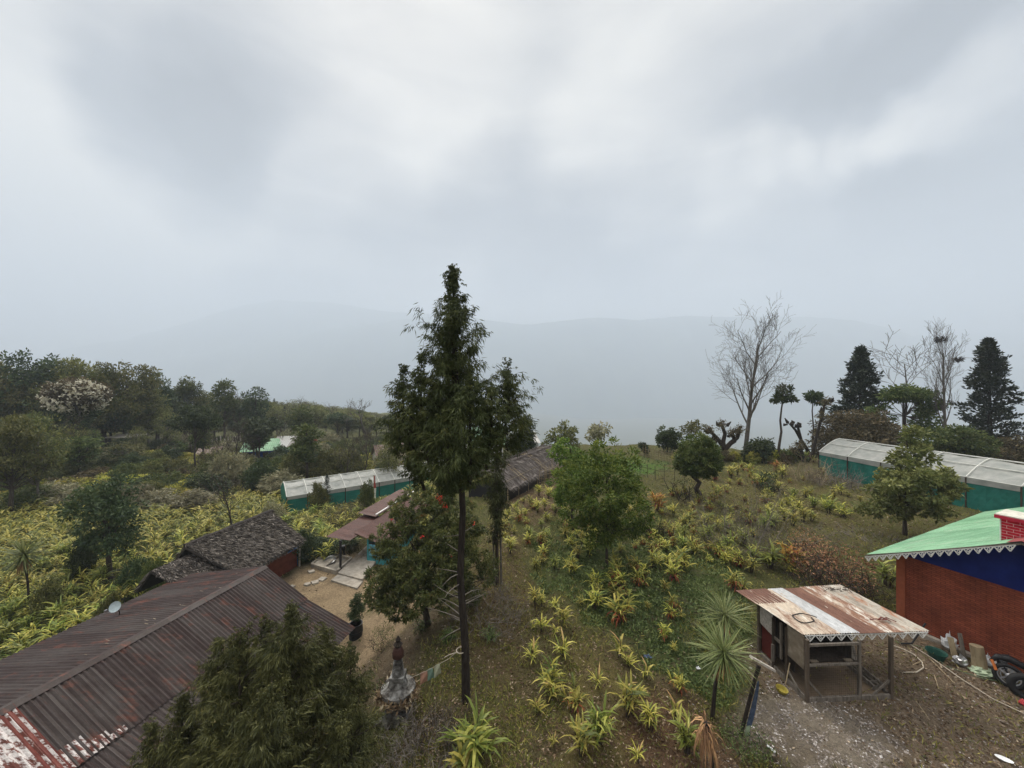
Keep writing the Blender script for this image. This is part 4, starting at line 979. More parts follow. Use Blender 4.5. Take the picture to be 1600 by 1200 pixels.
# ------------------------------------------------------------------ chicken coop (right foreground)
def coop():
    def g2(px, py, z): Y = z * -F / (py - 600); return V3((px - 800) / F * Y, Y, z)
    z0 = -8.5
    FL = g2(1261, 1097, z0); BL = g2(1186, 1022, z0); FR = g2(1392, 1091, z0); BR = BL + (FR - FL)
    root = thing('chicken_coop', 'wooden chicken coop with rusty patchwork tin roof and white cut fringe beside the brick house', 'coop', tuple(FL))
    up = V3(0, 0, 1); o = FL.copy(); L = lambda p: np.array(p, float) - o
    e1 = (FR - FL); w = np.linalg.norm(e1); e1 /= w; e2 = (BL - FL); dp = np.linalg.norm(e2); e2 /= dp
    hf = 1.62; hb = 1.46
    a, b_, c, d_ = L(FL), L(FR), L(BR), L(BL)
    # roof
    RFL = at(1256, 992, 9.95); RFR = at(1454, 986, 10.15)
    RFL = V3(*RFL); RFR = V3(*RFR)
    RBL = V3(*at(1153, 924, 12.15)); RBR = V3(*at(1313, 914, 12.6))
    A = RFR - RFL; wa = np.linalg.norm(A)
    # sheets in the order seen: cream-rust, silver, dark rust, mottled, grey
    cuts = [(.0, .30, 'coop_mottled', .62), (.30, .43, 'coop_silver', .5), (.43, .60, 'coop_rust', .4), (.60, .78, 'coop_mottled', .40), (.78, 1.0, 'coop_grey', .55)]
    mb = MB(); mats = ['coop_mottled', 'coop_silver', 'coop_rust', 'coop_grey']
    def P(u, v):  # u across 0..1, v front->back
        f = RFL + (RFR - RFL) * u; k = RBL + (RBR - RBL) * u; return f + (k - f) * v
    for i, (u0, u1, m, rr) in enumerate(cuts):
        n = int((u1 - u0) * wa / .07 * 5); us = np.linspace(u0 - .004, u1 + .006, n)
        vs = np.linspace(-.0 + random.uniform(-.01, .01), 1 + random.uniform(-.01, .02), 7)
        V = []
        for v in vs:
            for u in us:
                p = P(u, v) - o + up * (.014 * math.cos(u * wa / .07 * 2 * math.pi) + .006 * (i % 2) + .012 * math.sin(v * 3 + i)); V.append(p)
        V = np.array(V); m_ = len(V)
        i0 = (np.arange(6)[:, None] * n + np.arange(n - 1)[None]).reshape(-1); Fc = np.stack([i0, i0 + 1, i0 + 1 + n, i0 + n], 1)
        e = np.arange(n - 1)
        mb.add(np.concatenate([V, V - up * .004]), np.concatenate([Fc, Fc[:, ::-1] + m_, np.stack([e, e + m_, e + 1 + m_, e + 1], 1)]), rr, mats.index(m))
    # brown sheet over the far left corner
    n = 40; us = np.linspace(-.02, .27, n); V = []
    for v in np.linspace(.66, 1.02, 4):
        for u in us: V.append(P(u, v) - o + up * (.014 * math.cos(u * wa / .07 * 2 * math.pi) + .014))
    V = np.array(V); i0 = (np.arange(3)[:, None] * n + np.arange(n - 1)[None]).reshape(-1); mb.add(V, np.stack([i0, i0 + 1, i0 + 1 + n, i0 + n], 1), .3, 2)
    mb.build('roof', mats, root)
    mb = MB(); fl = RFL - o + (RFR - RFL) * .01; fr = RFR - o - (RFR - RFL) * .02; fret(mb, fl - up * .03, fr - up * .03, 12, .155); mb.build('fringe', 'white_paint', root)
    # rafters
    mb = MB()
    for v in (.08, .92): mb.bar(P(.03, v) - o - up * .06, P(.95, v) - o - up * .06, .06, .07)
    for u in (.04, .35, .66, .93): mb.bar(P(u, .03) - o - up * .06, P(u, .97) - o - up * .06, .05, .06)
    mb.build('rafter', 'wood_dark', root)
    # posts
    for p, hh in ((a, hf), (b_, hf), (c, hb), (d_, hb)):
        mb = MB(); mb.bar(p - up * .1, p + up * (hh + .05), .075, .075); mb.build('corner_post', flatmat('post_brown', (.10, .078, .06)), root)
    mb = MB(); m1 = a + (b_ - a) * .62; mb.bar(m1, m1 + up * hf * .55, .07); mb.bar(m1 - e1 * 0, m1 + up * hf, .06); mb.build('front_stud', 'wood_grey', root)
    for t in (.38, .66):
        mb = MB(); m2 = a + (d_ - a) * t; mb.bar(m2, m2 + up * (hf + (hb - hf) * t), .07); mb.build('side_stud', 'wood_dark', root)
    # rails of the front: sill, mid, top
    mb = MB(); mb.bar(a + up * .06, b_ + up * .06, .06, .12); mb.build('front_sill', 'wood_grey', root)
    mb = MB(); mb.bar(a + up * .98, m1 + up * .98, .05, .05); mb.build('front_mid_rail', 'wood_grey', root)
    mb = MB(); mb.bar(a + up * 1.52, m1 + up * 1.52, .05, .06); mb.build('front_top_rail', 'wood_grey', root)
    mb = MB(); mb.bar(a + up * .06, d_ + up * .06, .06, .14); mb.bar(c + up * .06, d_ + up * .06, .06, .12); mb.bar(b_ + up * .06, c + up * .06, .06, .12); mb.build('side_sill', 'wood_grey', root)
    mb = MB(); mb.bar(a + up * .06 + e1 * .03 , a + e1 * .5 + up * .08 - up * 0, .03, .05)
    mb.build('brace', 'wood_grey', root); mb = MB(); mb.bar(a + up * .55 + e1 * .05, a + e1 * .42 + up * .12, .03, .05); mb.build('brace', 'wood_grey', root); mb = MB(); mb.bar(b_ + up * .5 - e1 * .05, b_ - e1 * .5 + up * .12, .03, .05); mb.build('brace', 'wood_grey', root)
    # side panels
    mb = MB(); p0 = a + (d_ - a) * .05; p1 = a + (d_ - a) * .37; quadbox(mb, p0, p1, .8, 1.68, .025); mb.build('plywood_panel', 'plywood', root)
    mb = MB(); p0 = a + (d_ - a) * .69; p1 = d_ - (d_ - a) * .02; V = [p0 + up * .95, p1 + up * 1.02, p1 + up * 1.5, p0 + up * 1.62]; V = V + [v + e1 * .02 for v in V]
    mb.add(V, [(0, 1, 2, 3), (7, 6, 5, 4), (0, 4, 5, 1), (1, 5, 6, 2), (2, 6, 7, 3), (3, 7, 4, 0)]); mb.build('pale_board', 'wood_pale', root)
    mb = MB(); p0 = a + (d_ - a) * .7 + e1 * .06; p1 = d_ - (d_ - a) * .03 + e1 * .06; quadbox(mb, p0, p1, .15, 1.0, .02); mb.build('dark_red_board', flatmat('board_red', (.10, .018, .014)), root)
    mb = MB(); m2 = a + (d_ - a) * .5; quadbox(mb, m2, a + (d_ - a) * .64, .92, 1.0, .04); mb.bar(m2 + up * .5, m2 + up * 1.55, .05); mb.build('door_frame', 'wood_grey', root)
    mb = MB(); q0 = a + (d_ - a) * .12 - e1 * .03; q1 = a + (d_ - a) * .34 - e1 * .03; mb.bar(q0 + up * .12, q1 + up * .38, .03, .06); mb.build('side_batten', 'wood_grey', root); mb = MB(); q2 = a + (d_ - a) * .645 - e1 * .05; mb.bar(q2 + up * .25, q2 + up * .75, .07, .05); mb.build('side_batten', 'wood_grey', root)
    # back wall and floor
    mb = MB(); quadbox(mb, d_ + e1 * .05, c - e1 * .9, .1, 1.5, .03); quadbox(mb, d_ + e1 * .4 - e2 * .9, d_ + e1 * .4, .1, 1.4, .03); mb.build('back_boards', 'bark_dark', root)
    mb = MB(); V = [a, b_, c, d_]; mb.add([v + up * .05 for v in V] + [v - up * .2 for v in V], [(0, 1, 2, 3), (7, 6, 5, 4)] + [(i, i + 4, (i + 1) % 4 + 4, (i + 1) % 4) for i in range(4)]); mb.build('earth_floor', 'litter_floor' if 'litter_floor' in MATS else flatmat('litter_floor', (.17, .125, .085)), root)
    # nesting shelf
    mb = MB(); s0 = a + e2 * .15 + e1 * .12; V = [s0, s0 + e1 * 1.25, s0 + e1 * 1.25 + e2 * 1.0, s0 + e2 * 1.0]; mb.add([v + up * .96 for v in V] + [v + up * .92 for v in V], [(0, 1, 2, 3), (7, 6, 5, 4)] + [(i, i + 4, (i + 1) % 4 + 4, (i + 1) % 4) for i in range(4)])
    quadbox(mb, s0 + e2 * 1.0, s0 + e1 * 1.25 + e2 * 1.0, .35, 1.66, .03); quadbox(mb, s0 + e1 * 1.27, s0 + e1 * 1.27 + e2 * 1.0, .95, 1.68, .03); mb.build('nesting_shelf_and_added_boards', 'bark_dark', root)  # upright dark boards behind and beside the shelf are added to darken the interior
    # wire mesh on front (hex net reads as fine wires)
    mb = MB()
    for k in range(26): u = k / 26; mb.tube([a + (m1 - a) * u + up * .12, a + (m1 - a) * u + up * 1.5], .0018, 3, cap=False)
    for k in range(22): z = .12 + 1.38 * k / 22; mb.tube([a + up * z, m1 + up * z], .0018, 3, cap=False)
    for k in range(34): u = k / 34; mb.tube([a + (d_ - a) * u * .66 + up * .12, a + (d_ - a) * u * .66 + up * 1.5], .0018, 3, cap=False)
    for k in range(22): z = .12 + 1.38 * k / 22; mb.tube([a + up * z, a + (d_ - a) * .66 + up * z], .0018, 3, cap=False)
    mb.build('wire_mesh', 'bark_dark', root)
    # perch ladder and boards leaning on the right
    mb = MB(); r0 = b_ - e1 * .2 + e2 * .25 + up * .1; r1 = b_ - e1 * .55 + e2 * 1.7 + up * .5
    mb.bar(r0, r1, .05, .1); mb.bar(r0 + e1 * .3, r1 + e1 * .3, .05, .1)
    for k in range(5): t = (k + .5) / 5; mb.bar(r0 + (r1 - r0) * t, r0 + (r1 - r0) * t + e1 * .3, .03, .04)
    mb.bar(b_ + up * .45, b_ - e1 * .3 + e2 * .2 + up * .1, .03, .06); mb.bar(b_ - e1 * .32 + up * .5 + e2 * .05, b_ + e2 * .15 + up * .12, .03, .06)
    t = mb.build('plank_ladder', 'wood_grey'); t.location = tuple(o); tag(t, 'rough plank ladder leaning inside the open right side of the chicken coop', 'ladder')
    # things on and around
    mb = MB(); R0 = at(1262, 974, 10.6); 
    pts = [(.26 * math.cos(t) , .24 * math.sin(t), .02 * math.sin(t * 3)) for t in np.linspace(.5, 6.1, 26)]; mb.tube(pts, .016, 6); mb.tube([pts[0], (.36, .02, .0), (.40, -.10, 0)], .012, 5)
    t = mb.build('wire_coil', 'black_rubber'); p = P(.17, .28) + up * .055; t.location = tuple(p); t.rotation_euler = (R(-5), 0, .3); tag(t, 'black loop of old cable lying on the rusty coop roof', 'cable loop')
    mb = MB()
    for k in range(14): x = random.uniform(-.35, .35); y = random.uniform(-.12, .12); mb.tube([(x, y, .02), (x + random.uniform(-.2, .2), y + random.uniform(-.1, .1), .05), (x + random.uniform(-.3, .3), y + random.uniform(-.15, .15), .02)], .008, 4)
    t = mb.build('twig_heap', 'wood_dark'); t.location = tuple(P(.88, .86) + up * .03); t.rotation_euler = (R(-4), 0, 0); tag(t, 'dark dry twigs fallen on the far corner of the coop roof', 'twigs')
    mb = MB()
    for k in range(6): x = random.uniform(-.2, .2); mb.tube([(x, 0, .02), (x + .15, random.uniform(-.1, .1), .06), (x + .3, random.uniform(-.1, .1), .02)], .012, 4)
    t = mb.build('twig_heap', 'red_brown'); t.location = tuple(P(.72, .2) + up * .03); tag(t, 'curled rusty scrap lying near the front edge of the coop roof', 'scrap')
    # two bowls on shelf
    for k, (uu, vv, lab) in enumerate(((.42, .55, 'left of two round grey feed pots on the nesting shelf'), (.62, .55, 'right of two round grey feed pots on the nesting shelf'))):
        mb = MB(); mb.lathe([(.05, 0), (.085, .05), (.09, .10), (.06, .14), (.02, .15)], n=14); t = mb.build('feed_pot', 'silver_metal'); t.location = tuple(o + s0 + e1 * 1.25 * uu + e2 * vv + up * .965); tag(t, lab, 'pot')
    # grey sheet and boards sticking out
    mb = MB(); n = 30; V = []
    for v in np.linspace(0, .8, 4):
        for u in np.linspace(0, .75, n): V.append((u, v, .014 * math.cos(u / .07 * 6.283) + .05 * v * u))
    i0 = (np.arange(3)[:, None] * n + np.arange(n - 1)[None]).reshape(-1); mb.add(V, np.stack([i0, i0 + 1, i0 + 1 + n, i0 + n], 1), .6)
    t = mb.build('loose_tin_sheet', 'coop_grey'); t.location = tuple(o + b_ - e1 * .85 + e2 * 1.0 + up * .75); t.rotation_euler = (R(12), R(18), -.5); tag(t, 'bent grey corrugated sheet lying in the open right side of the coop', 'tin sheet')
    mb = MB(); mb.box((0, 0, 0), (.75, .26, .05)); t = mb.build('red_plank', 'red_brown'); t.location = tuple(o + b_ - e1 * .75 + e2 * 1.5 + up * 1.15); t.rotation_euler = (.2, R(28), -.4); tag(t, 'broad reddish plank leaning in the right side of the coop', 'plank')
    for k, (uu, vv, zz, lab) in enumerate(((.12, .04, 1.03, 'white tray at the left of the coop shelf front'), (.62 * .85, .04, 1.03, 'pale tray at the right of the coop shelf front'))):
        mb = MB(); mb.box((0, 0, 0), (.18, .08, .04), taper=1.15); t = mb.build('feed_tray', 'plywood'); t.location = tuple(o + a + e1 * w * uu + e2 * .1 + up * 1.0); tag(t, lab, 'tray')
coop()

def near_coop():
    # leaning black pole with plank and cloth
    b0 = gpt(1154, 1152); top = at(1186, 1040, b0.y + .15); o = b0
    r = thing('scarecrow_pole', 'leaning charred pole with white plank on top and faded blue cloth, beside coop', 'pole', b0)
    mb = MB(); t_ = top - o; mb.tube([(0, 0, -.15), tuple(t_ * .35 + Vector((.02, 0, 0))), tuple(t_ * .8), tuple(t_)], [.045, .042, .038, .05], 7); mb.build('pole', 'bark_dark', r)
    mb = MB(); c = at(1191, 1037, b0.y) - o; A_ = at(1174, 1027, b0.y - .05) - o; B_ = at(1209, 1047, b0.y + .1) - o; mb.bar(A_, B_, .11, .05); mb.build('plank', 'wood_pale', r)
    def drape(nm, pts, mat):
        mb = MB(); V = []
        for (p, wd) in pts:
            for k in range(7): u = k / 6 - .5; V.append((p[0] + wd * u, p[1] - .05 + .03 * math.sin(k * 2.4), p[2]))
        n = len(pts); i0 = (np.arange(n - 1)[:, None] * 7 + np.arange(6)[None]).reshape(-1); mb.add(V, np.stack([i0, i0 + 1, i0 + 8, i0 + 7], 1)); mb.build(nm, mat, r)
    pp = lambda px, py: at(px, py, b0.y) - o
    drape('cloth', [(pp(1183, 1062), .03), (pp(1180, 1080), .09), (pp(1175, 1105), .14), (pp(1171, 1122), .15), (pp(1168, 1132), .13)], 'blue_cloth')
    drape('cloth', [(pp(1168, 1130), .10), (pp(1166, 1140), .13), (pp(1166, 1147), .14)], 'pale_green_cloth')
    # yellow bowl and stick
    p = gpt(1221, 1082); mb = MB(); mb.lathe([(.09, 0), (.13, .09), (.145, .10), (.12, .02)], n=20); t = mb.build('yellow_basin', 'yellow_plastic'); t.location = p + Vector((0, 0, .02)); t.rotation_euler = (.1, .1, 0); tag(t, 'small yellow plastic basin on the ground at the left side of the coop', 'basin')
    p = gpt(1226, 1077); q = at(1234, 1036, p.y + .05); mb = MB(); mb.tube([p, q], .014, 6); t = mb.build('bamboo_stick', 'bamboo'); tag(t, 'thin pale stick standing in the yellow basin', 'stick')
    # slippers and litter
    def slipper(px, py, rz, lab, s=1.0):
        p = gpt(px, py); mb = MB(); V = []
        prof = [(-.13, .035), (-.08, .045), (0, .038), (.08, .05), (.13, .035)]
        pts = [(x, w) for x, w in prof] + [(x, -w) for x, w in prof[::-1]]
        mb.add([(x, y, .03) for x, y in pts] + [(x, y, 0) for x, y in pts], [tuple(range(10)), tuple(range(19, 9, -1))] + [(i, i + 10, (i + 1) % 10 + 10, (i + 1) % 10) for i in range(10)])
        mb.tube([(.0, .045, .02), (.05, .0, .08), (.0, -.045, .02)], .012, 5)
        t = mb.build('slipper', 'white_plastic'); t.location = p + Vector((0, 0, .02)); t.rotation_euler = (0, 0, rz); t.scale = (s,) * 3; tag(t, lab, 'slipper')
    slipper(1205, 1172, 1.9, 'white slipper lying among weeds left of and below the coop', .7)
    p = gpt(1569, 1190); mb = MB(); mb.lathe([(.06, 0), (.10, .03), (.11, .035), (.07, .012)], n=20); t = mb.build('white_plate', 'white_plastic'); t.location = p + Vector((0, 0, .03)); t.scale = (1.25, .7, 1); t.rotation_euler = (0, 0, -.7); tag(t, 'oval white dish on the dirt at the bottom right corner', 'dish')
    # hose loop
    P_ = [gpt(*c) for c in ((1412, 1052), (1432, 1052), (1443, 1045), (1441, 1036), (1428, 1024), (1412, 1016), (1395, 1010))]
    mb = MB(); mb.tube([p + Vector((0, 0, .03)) for p in P_], .016, 6); t = mb.build('hose', 'rope_pale'); tag(t, 'pale bent pipe curving on the ground right of the coop', 'pipe')
    P_ = [gpt(*c) for c in ((1422, 1009), (1455, 1030), (1500, 1062), (1550, 1094), (1600, 1118))]
    mb = MB(); mb.tube([p + Vector((0, 0, .05)) for p in P_], .013, 6); t = mb.build('bamboo_pole', 'rope_pale'); tag(t, 'long pale pole lying on the dirt parallel to the brick wall', 'pole')
    P_ = [gpt(*c) for c in ((1395, 1003), (1440, 1012), (1480, 1043), (1530, 1060), (1600, 1074))]
    mb = MB(); mb.tube([p + Vector((0, 0, .03)) for p in P_], .01, 6); t = mb.build('green_hose', flatmat('hose_green', (.16, .22, .13))); tag(t, 'thin greenish hose lying near the foot of the brick wall', 'hose')
    sticks = [((1451, 1028), (1490, 1068), 'thin straight stick lying between the pale pole and the coop'), ((1460, 1056), (1467, 1079), 'short pale stick on the dirt right of the coop'), ((1428, 1092), (1453, 1127), 'grey stick on the dirt below the coop front corner'), ((1426, 1040), (1444, 1033), 'short stick lying across the bent pale pipe')]
    for a_, b_, lab in sticks:
        mb = MB(); mb.tube([gpt(*a_) + Vector((0, 0, .02)), gpt(*b_) + Vector((0, 0, .03))], .012, 5); t = mb.build('stick', 'bamboo'); tag(t, lab, 'stick')
    # green tub
    p = gpt(1463, 1029); mb = MB(); mb.lathe([(.16, 0), (.22, .22), (.24, .23), (.24, .21), (.20, .19), (.15, .03)], n=22); t = mb.build('green_tub', 'green_plastic'); t.location = p; tag(t, 'dark green plastic tub against the foot of the brick wall', 'tub')
    # crumpled bags
    def bag(px, py, s, mat, lab, nm='plastic_bag', cat='bag'):
        p = gpt(px, py); mb = MB(); n = 12; V = []; rg = np.random.default_rng(int(px))
        for i in range(8):
            for k in range(n):
                th = math.pi * (i + .3) / 8; a_ = 2 * math.pi * k / n; rr = 1 + rg.normal() * .2
                V.append((s[0] * math.sin(th) * math.cos(a_) * rr, s[1] * math.sin(th) * math.sin(a_) * rr, max(0, s[2] * (1 + math.cos(th)) * .5 * rr)))
        Fc = [(i * n + k, i * n + (k + 1) % n, (i + 1) * n + (k + 1) % n, (i + 1) * n + k) for i in range(7) for k in range(n)] + [tuple(range(n))[::-1]]
        mb.add(V, Fc); t = mb.build(nm, mat); t.location = p; tag(t, lab, cat)
    bag(1484, 1016, (.16, .16, .42), 'white_plastic', 'crumpled white sack between the green tub and the silver bag')
    bag(1500, 1040, (.15, .14, .26), 'silver_metal', 'crumpled silver foil bag at the foot of the brick wall')
    bag(1545, 1040, (.16, .14, .26), 'white_plastic', 'crumpled white bag just left of the motorcycle wheel')
    bag(1532, 1052, (.26, .2, .12), 'pale_green_cloth', 'yellowish cloth heap below the upright log by the wall', 'cloth_heap', 'cloth')
    bag(1602, 1102, (.12, .1, .08), 'red_plastic', 'red plastic scrap at the right edge under the tyres', 'red_scrap', 'scrap')
    bag(1012, 1027, (.12, .08, .05), 'blue_cloth', 'small blue grey rag lying in the green weeds mid field', 'rag', 'rag')
    bag(1091, 1045, (.06, .05, .05), 'white_plastic', 'tiny white litter left of the spiky rosette plant', 'litter_piece', 'litter')
    bag(1128, 1013, (.05, .05, .05), 'white_plastic', 'tiny white scrap right behind the lower spiky rosette', 'litter_piece', 'litter')
    # boards and log against the wall
    for (px, py, w_, h_, mat, lab, nm) in ((1493, 1030, .14, .55, 'bamboo', 'pale split board leaning on the brick wall beside the silver bag', 'leaning_board'), (1508, 1034, .10, .75, 'wood_grey', 'thin upright plank leaning on the wall left of the log', 'leaning_board'), (1531, 1045, .30, .62, 'bamboo', 'pale thick sawn log standing upright against the brick wall', 'upright_log')):
        p = gpt(px, py); mb = MB()
        if nm == 'upright_log': mb.tube([(0, 0, 0), (.03, .05, h_ * .5), (.02, .1, h_)], [w_ * .55, w_ * .5, w_ * .48], 12)
        else: mb.bar((0, 0, 0), (.05, .18, h_), w_, .04)
        t = mb.build(nm, mat); t.location = p; tag(t, lab, 'board' if nm != 'upright_log' else 'log')
    p = gpt(1505, 1022); mb = MB(); mb.box((0, 0, .28), (.55, .04, .56)); t = mb.build('plywood_sheet', flatmat('board_brown', (.16, .07, .04))); t.location = p + Vector((.15, .15, 0)); t.rotation_euler = (R(-12), 0, R(-62)); tag(t, 'brown board leaning on the wall behind the log', 'board')
    # motorcycle front end lying by wall
    p = gpt(1577, 1072); ax = Vector((-.72, -.60, .32)).normalized(); rq = ax.to_track_quat('Z', 'Y').to_euler()
    r = thing('motorcycle_wreck', 'dismantled motorcycle part with black body and light wheel at the foot of the brick wall', 'motorcycle', p + Vector((0, 0, .27)))
    def torus(Rm, rm, n=28, m=10):
        V = []; 
        for i in range(n):
            for k in range(m): A1 = 6.2832 * i / n; B1 = 6.2832 * k / m; V.append(((Rm + rm * math.cos(B1)) * math.cos(A1), (Rm + rm * math.cos(B1)) * math.sin(A1), rm * math.sin(B1)))
        return V, [(i * m + k, ((i + 1) % n) * m + k, ((i + 1) % n) * m + (k + 1) % m, i * m + (k + 1) % m) for i in range(n) for k in range(m)]
    mb = MB(); mb.add(*torus(.26, .05)); w_ = mb.build('wheel', 'black_rubber', r); w_.rotation_euler = rq
    mb = MB(); mb.add(*torus(.205, .018)); mb.add(*torus(.15, .012, 24, 6)); mb.lathe([(.02, -.05), (.075, -.04), (.08, .03), (.03, .06)], n=14)
    for k in range(5): A1 = 6.283 * k / 5; mb.bar((.06 * math.cos(A1), .06 * math.sin(A1), 0), (.2 * math.cos(A1), .2 * math.sin(A1), 0), .04, .03)
    mb.build('rim', 'chrome_dull', w_)
    mb = MB(); pts = [(-.15, .30, .22), (.0, .26, .36), (.16, .14, .40), (.34, -.02, .32), (.5, -.2, .22)]; mb.tube(pts, [.03, .08, .10, .09, .03], 10); mb.tube([(-.02, .2, .32), (.0, .08, .15), (.02, .02, 0)], .025, 6); mb.box((.1, .22, .2), (.22, .18, .26), Matrix.Rotation(.6, 3, 'Z')); mb.tube([(.05, .2, .4), (-.1, .12, .5), (-.2, .02, .5)], .014, 5); mb.build('body', 'black_plastic', r, smooth=True)
    mb = MB(); mb.lathe([(.02, 0), (.05, .02), (.06, .06)], n=12); l = mb.build('lamp', 'chrome_dull', r); l.location = (.42, -.2, .2); l.rotation_euler = rq
    mb = MB(); mb.tube([(-.24, .1, .1), (-.2, .18, .2), (-.16, .26, .28)], .035, 6); mb.build('orange_fender', flatmat('fender_orange', (.40, .12, .03)), r)
    p = gpt(1600, 1090); mb = MB(); mb.add(*torus(.25, .085)); t = mb.build('old_tyre', 'black_rubber', smooth=True); t.location = p + Vector((.05, 0, .27)); t.rotation_euler = Vector((-.62, -.72, .25)).normalized().to_track_quat('Z', 'Y').to_euler(); tag(t, 'black tyre standing at the right edge beside the motorcycle part', 'tyre')
    # bent black rod by coop corner
    mb = MB(); pts = [gpt(1408, 1008) + Vector((0, 0, .05)), gpt(1425, 1010) + Vector((0, 0, .1)), gpt(1438, 1003) + Vector((0, 0, .35)), gpt(1446, 1000) + Vector((0, 0, .55))]; mb.tube(pts, .025, 6)
    t = mb.build('bent_rod', 'black_rubber'); tag(t, 'bent black rubber hose between coop roof corner and brick wall', 'hose')
near_coop()

# ------------------------------------------------------------------ stupa, flags, barrel
def stupa():
    b = gpt(622, 1122); Y = b.y; o = Vector((b.x, b.y, b.z))
    s = Y / F
    r = thing('stupa', 'small weathered white stupa with ringed spire above the bare brushwood', 'stupa', o)
    htop = (1122 - 988) * s * 1.0 + .25
    z = lambda py: (1122 - py) * s * .93
    mb = MB(); mb.box((0, 0, z(1112) / 1), (.62, .62, .3)); mb.box((0, 0, z(1100)), (.46, .46, .26), taper=.85); mb.build('stepped_base', 'stupa_white', r)
    mb = MB(); mb.lathe([(.20, z(1094)), (.26, z(1090)), (.36, z(1083)), (.43, z(1077)), (.45, z(1073)), (.44, z(1069)), (.36, z(1068)), (.25, z(1064)), (.2, z(1056))], n=28); mb.build('dome', 'stupa_white', r, smooth=False)
    mb = MB(); mb.box((0, 0, z(1052)), (.36, .36, .14)); mb.build('harmika', 'stupa_white', r)
    prof = []; n = 11
    for i in range(n):
        t = i / n; rr = .17 - .07 * t; z0_, z1_ = z(1048) + (z(1022) - z(1048)) * t, z(1048) + (z(1022) - z(1048)) * (t + 1 / n)
        prof += [(rr, z0_), (rr, z0_ + (z1_ - z0_) * .55), (rr - .05, z0_ + (z1_ - z0_) * .6), (rr - .05, z1_)]
    mb = MB(); mb.lathe(prof, n=22)
    for i in range(n): t = (i + .8) / n; mb.lathe([(.17 - .07 * i / n - .046, z(1048) + (z(1022) - z(1048)) * (i + .6) / n), (.17 - .07 * i / n - .044, z(1048) + (z(1022) - z(1048)) * (i + .98) / n)], n=22, mi=1)  # dark bands in the ring grooves, groove shade put in as colour
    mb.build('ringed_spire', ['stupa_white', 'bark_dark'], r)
    mb = MB(); mb.lathe([(.09, z(1021)), (.145, z(1018)), (.15, z(1011)), (.11, z(1004)), (.07, z(1002))], n=16); mb.build('parasol', flatmat('parasol_brown', (.06, .028, .022)), r)
    mb = MB(); mb.lathe([(.07, z(1002)), (.12, z(998)), (.05, z(993)), (.07, z(990)), (.015, z(984))], n=12); mb.build('finial', 'bark_dark', r)
    # old dried wreath behind dish
    mb = MB(); n = 500; A_ = RNG.uniform(0, 6.28, n); P = np.stack([.50 * np.cos(A_) * RNG.uniform(.8, 1.1, n), .50 * np.sin(A_) * RNG.uniform(.8, 1.1, n), z(1078) + RNG.random(n) * .2 - .1], 1)
    mb.quads(leaves(P, norm(RNG.normal(size=(n, 3)) + [0, 0, .3]), .16, .05), RNG.random(n)); t = mb.build('dry_creeper', 'litter'); t.location = o; tag(t, 'dry brown creeper clinging round the bowl of the white stupa', 'creeper')
    # small second white stone below
    p = gpt(612, 1112); mb = MB(); mb.box((0, 0, .1), (.3, .22, .2), taper=.6); t = mb.build('broken_stone', 'stupa_white'); t.location = p + Vector((-.1, -.55, .1)); t.rotation_euler = (.1, -.15, .4); tag(t, 'small broken white stone block in front of the stupa', 'stone')
    # prayer flags
    a = at(650, 1058, Y + .1); e = at(690, 1035, Y + .1)
    r = thing('prayer_flags', 'string of three faded prayer flags in pink, teal and cream beside the stupa', 'prayer flags', a)
    lo = [(656, 1052, 668, 1048, 'pink_cloth'), (667, 1047, 677, 1043, 'teal_cloth'), (677.5, 1042, 687.5, 1036, 'cream_cloth')]
    for x0, y0, x1, y1, m in lo:
        mb = MB(); n = 8; V = []
        for j in range(9):
            for i in range(n):
                u = i / (n - 1); v = j / 8; p = at(x0 + (x1 - x0) * u + v * 1.5, y0 + (y1 - y0) * u + v * 16.5, Y + .1) - a; p.y += .03 * math.sin(v * 5 + u * 4) ; V.append(tuple(p))
        i0 = (np.arange(8)[:, None] * n + np.arange(n - 1)[None]).reshape(-1); mb.add(V, np.stack([i0, i0 + 1, i0 + 1 + n, i0 + n], 1)); mb.build('flag', m, r)
    mb = MB(); mb.tube([at(640, 1060, Y + .1) - a, at(668, 1047.5, Y + .1) - a, at(700, 1030, Y + .15) - a, at(716, 1017, 9.8) - a], .006, 4); mb.build('string', 'rope_pale', r)
    # barrel with plant
    p = gpt(556, 996); r = thing('planter_barrel', 'black plastic barrel used as planter at the edge of the sandy yard', 'barrel', p)
    mb = MB(); mb.lathe([(.29, 0), (.31, .06), (.29, .1), (.32, .30), (.29, .34), (.32, .38), (.30, .62), (.31, .68), (.27, .68), (.26, .6)], n=24); mb.build('drum', 'black_plastic', r)
    mb = MB(); mb.lathe([(.02, .62), (.265, .62)], n=20); mb.build('soil', 'bark_dark', r)
    return p
BARREL = stupa()

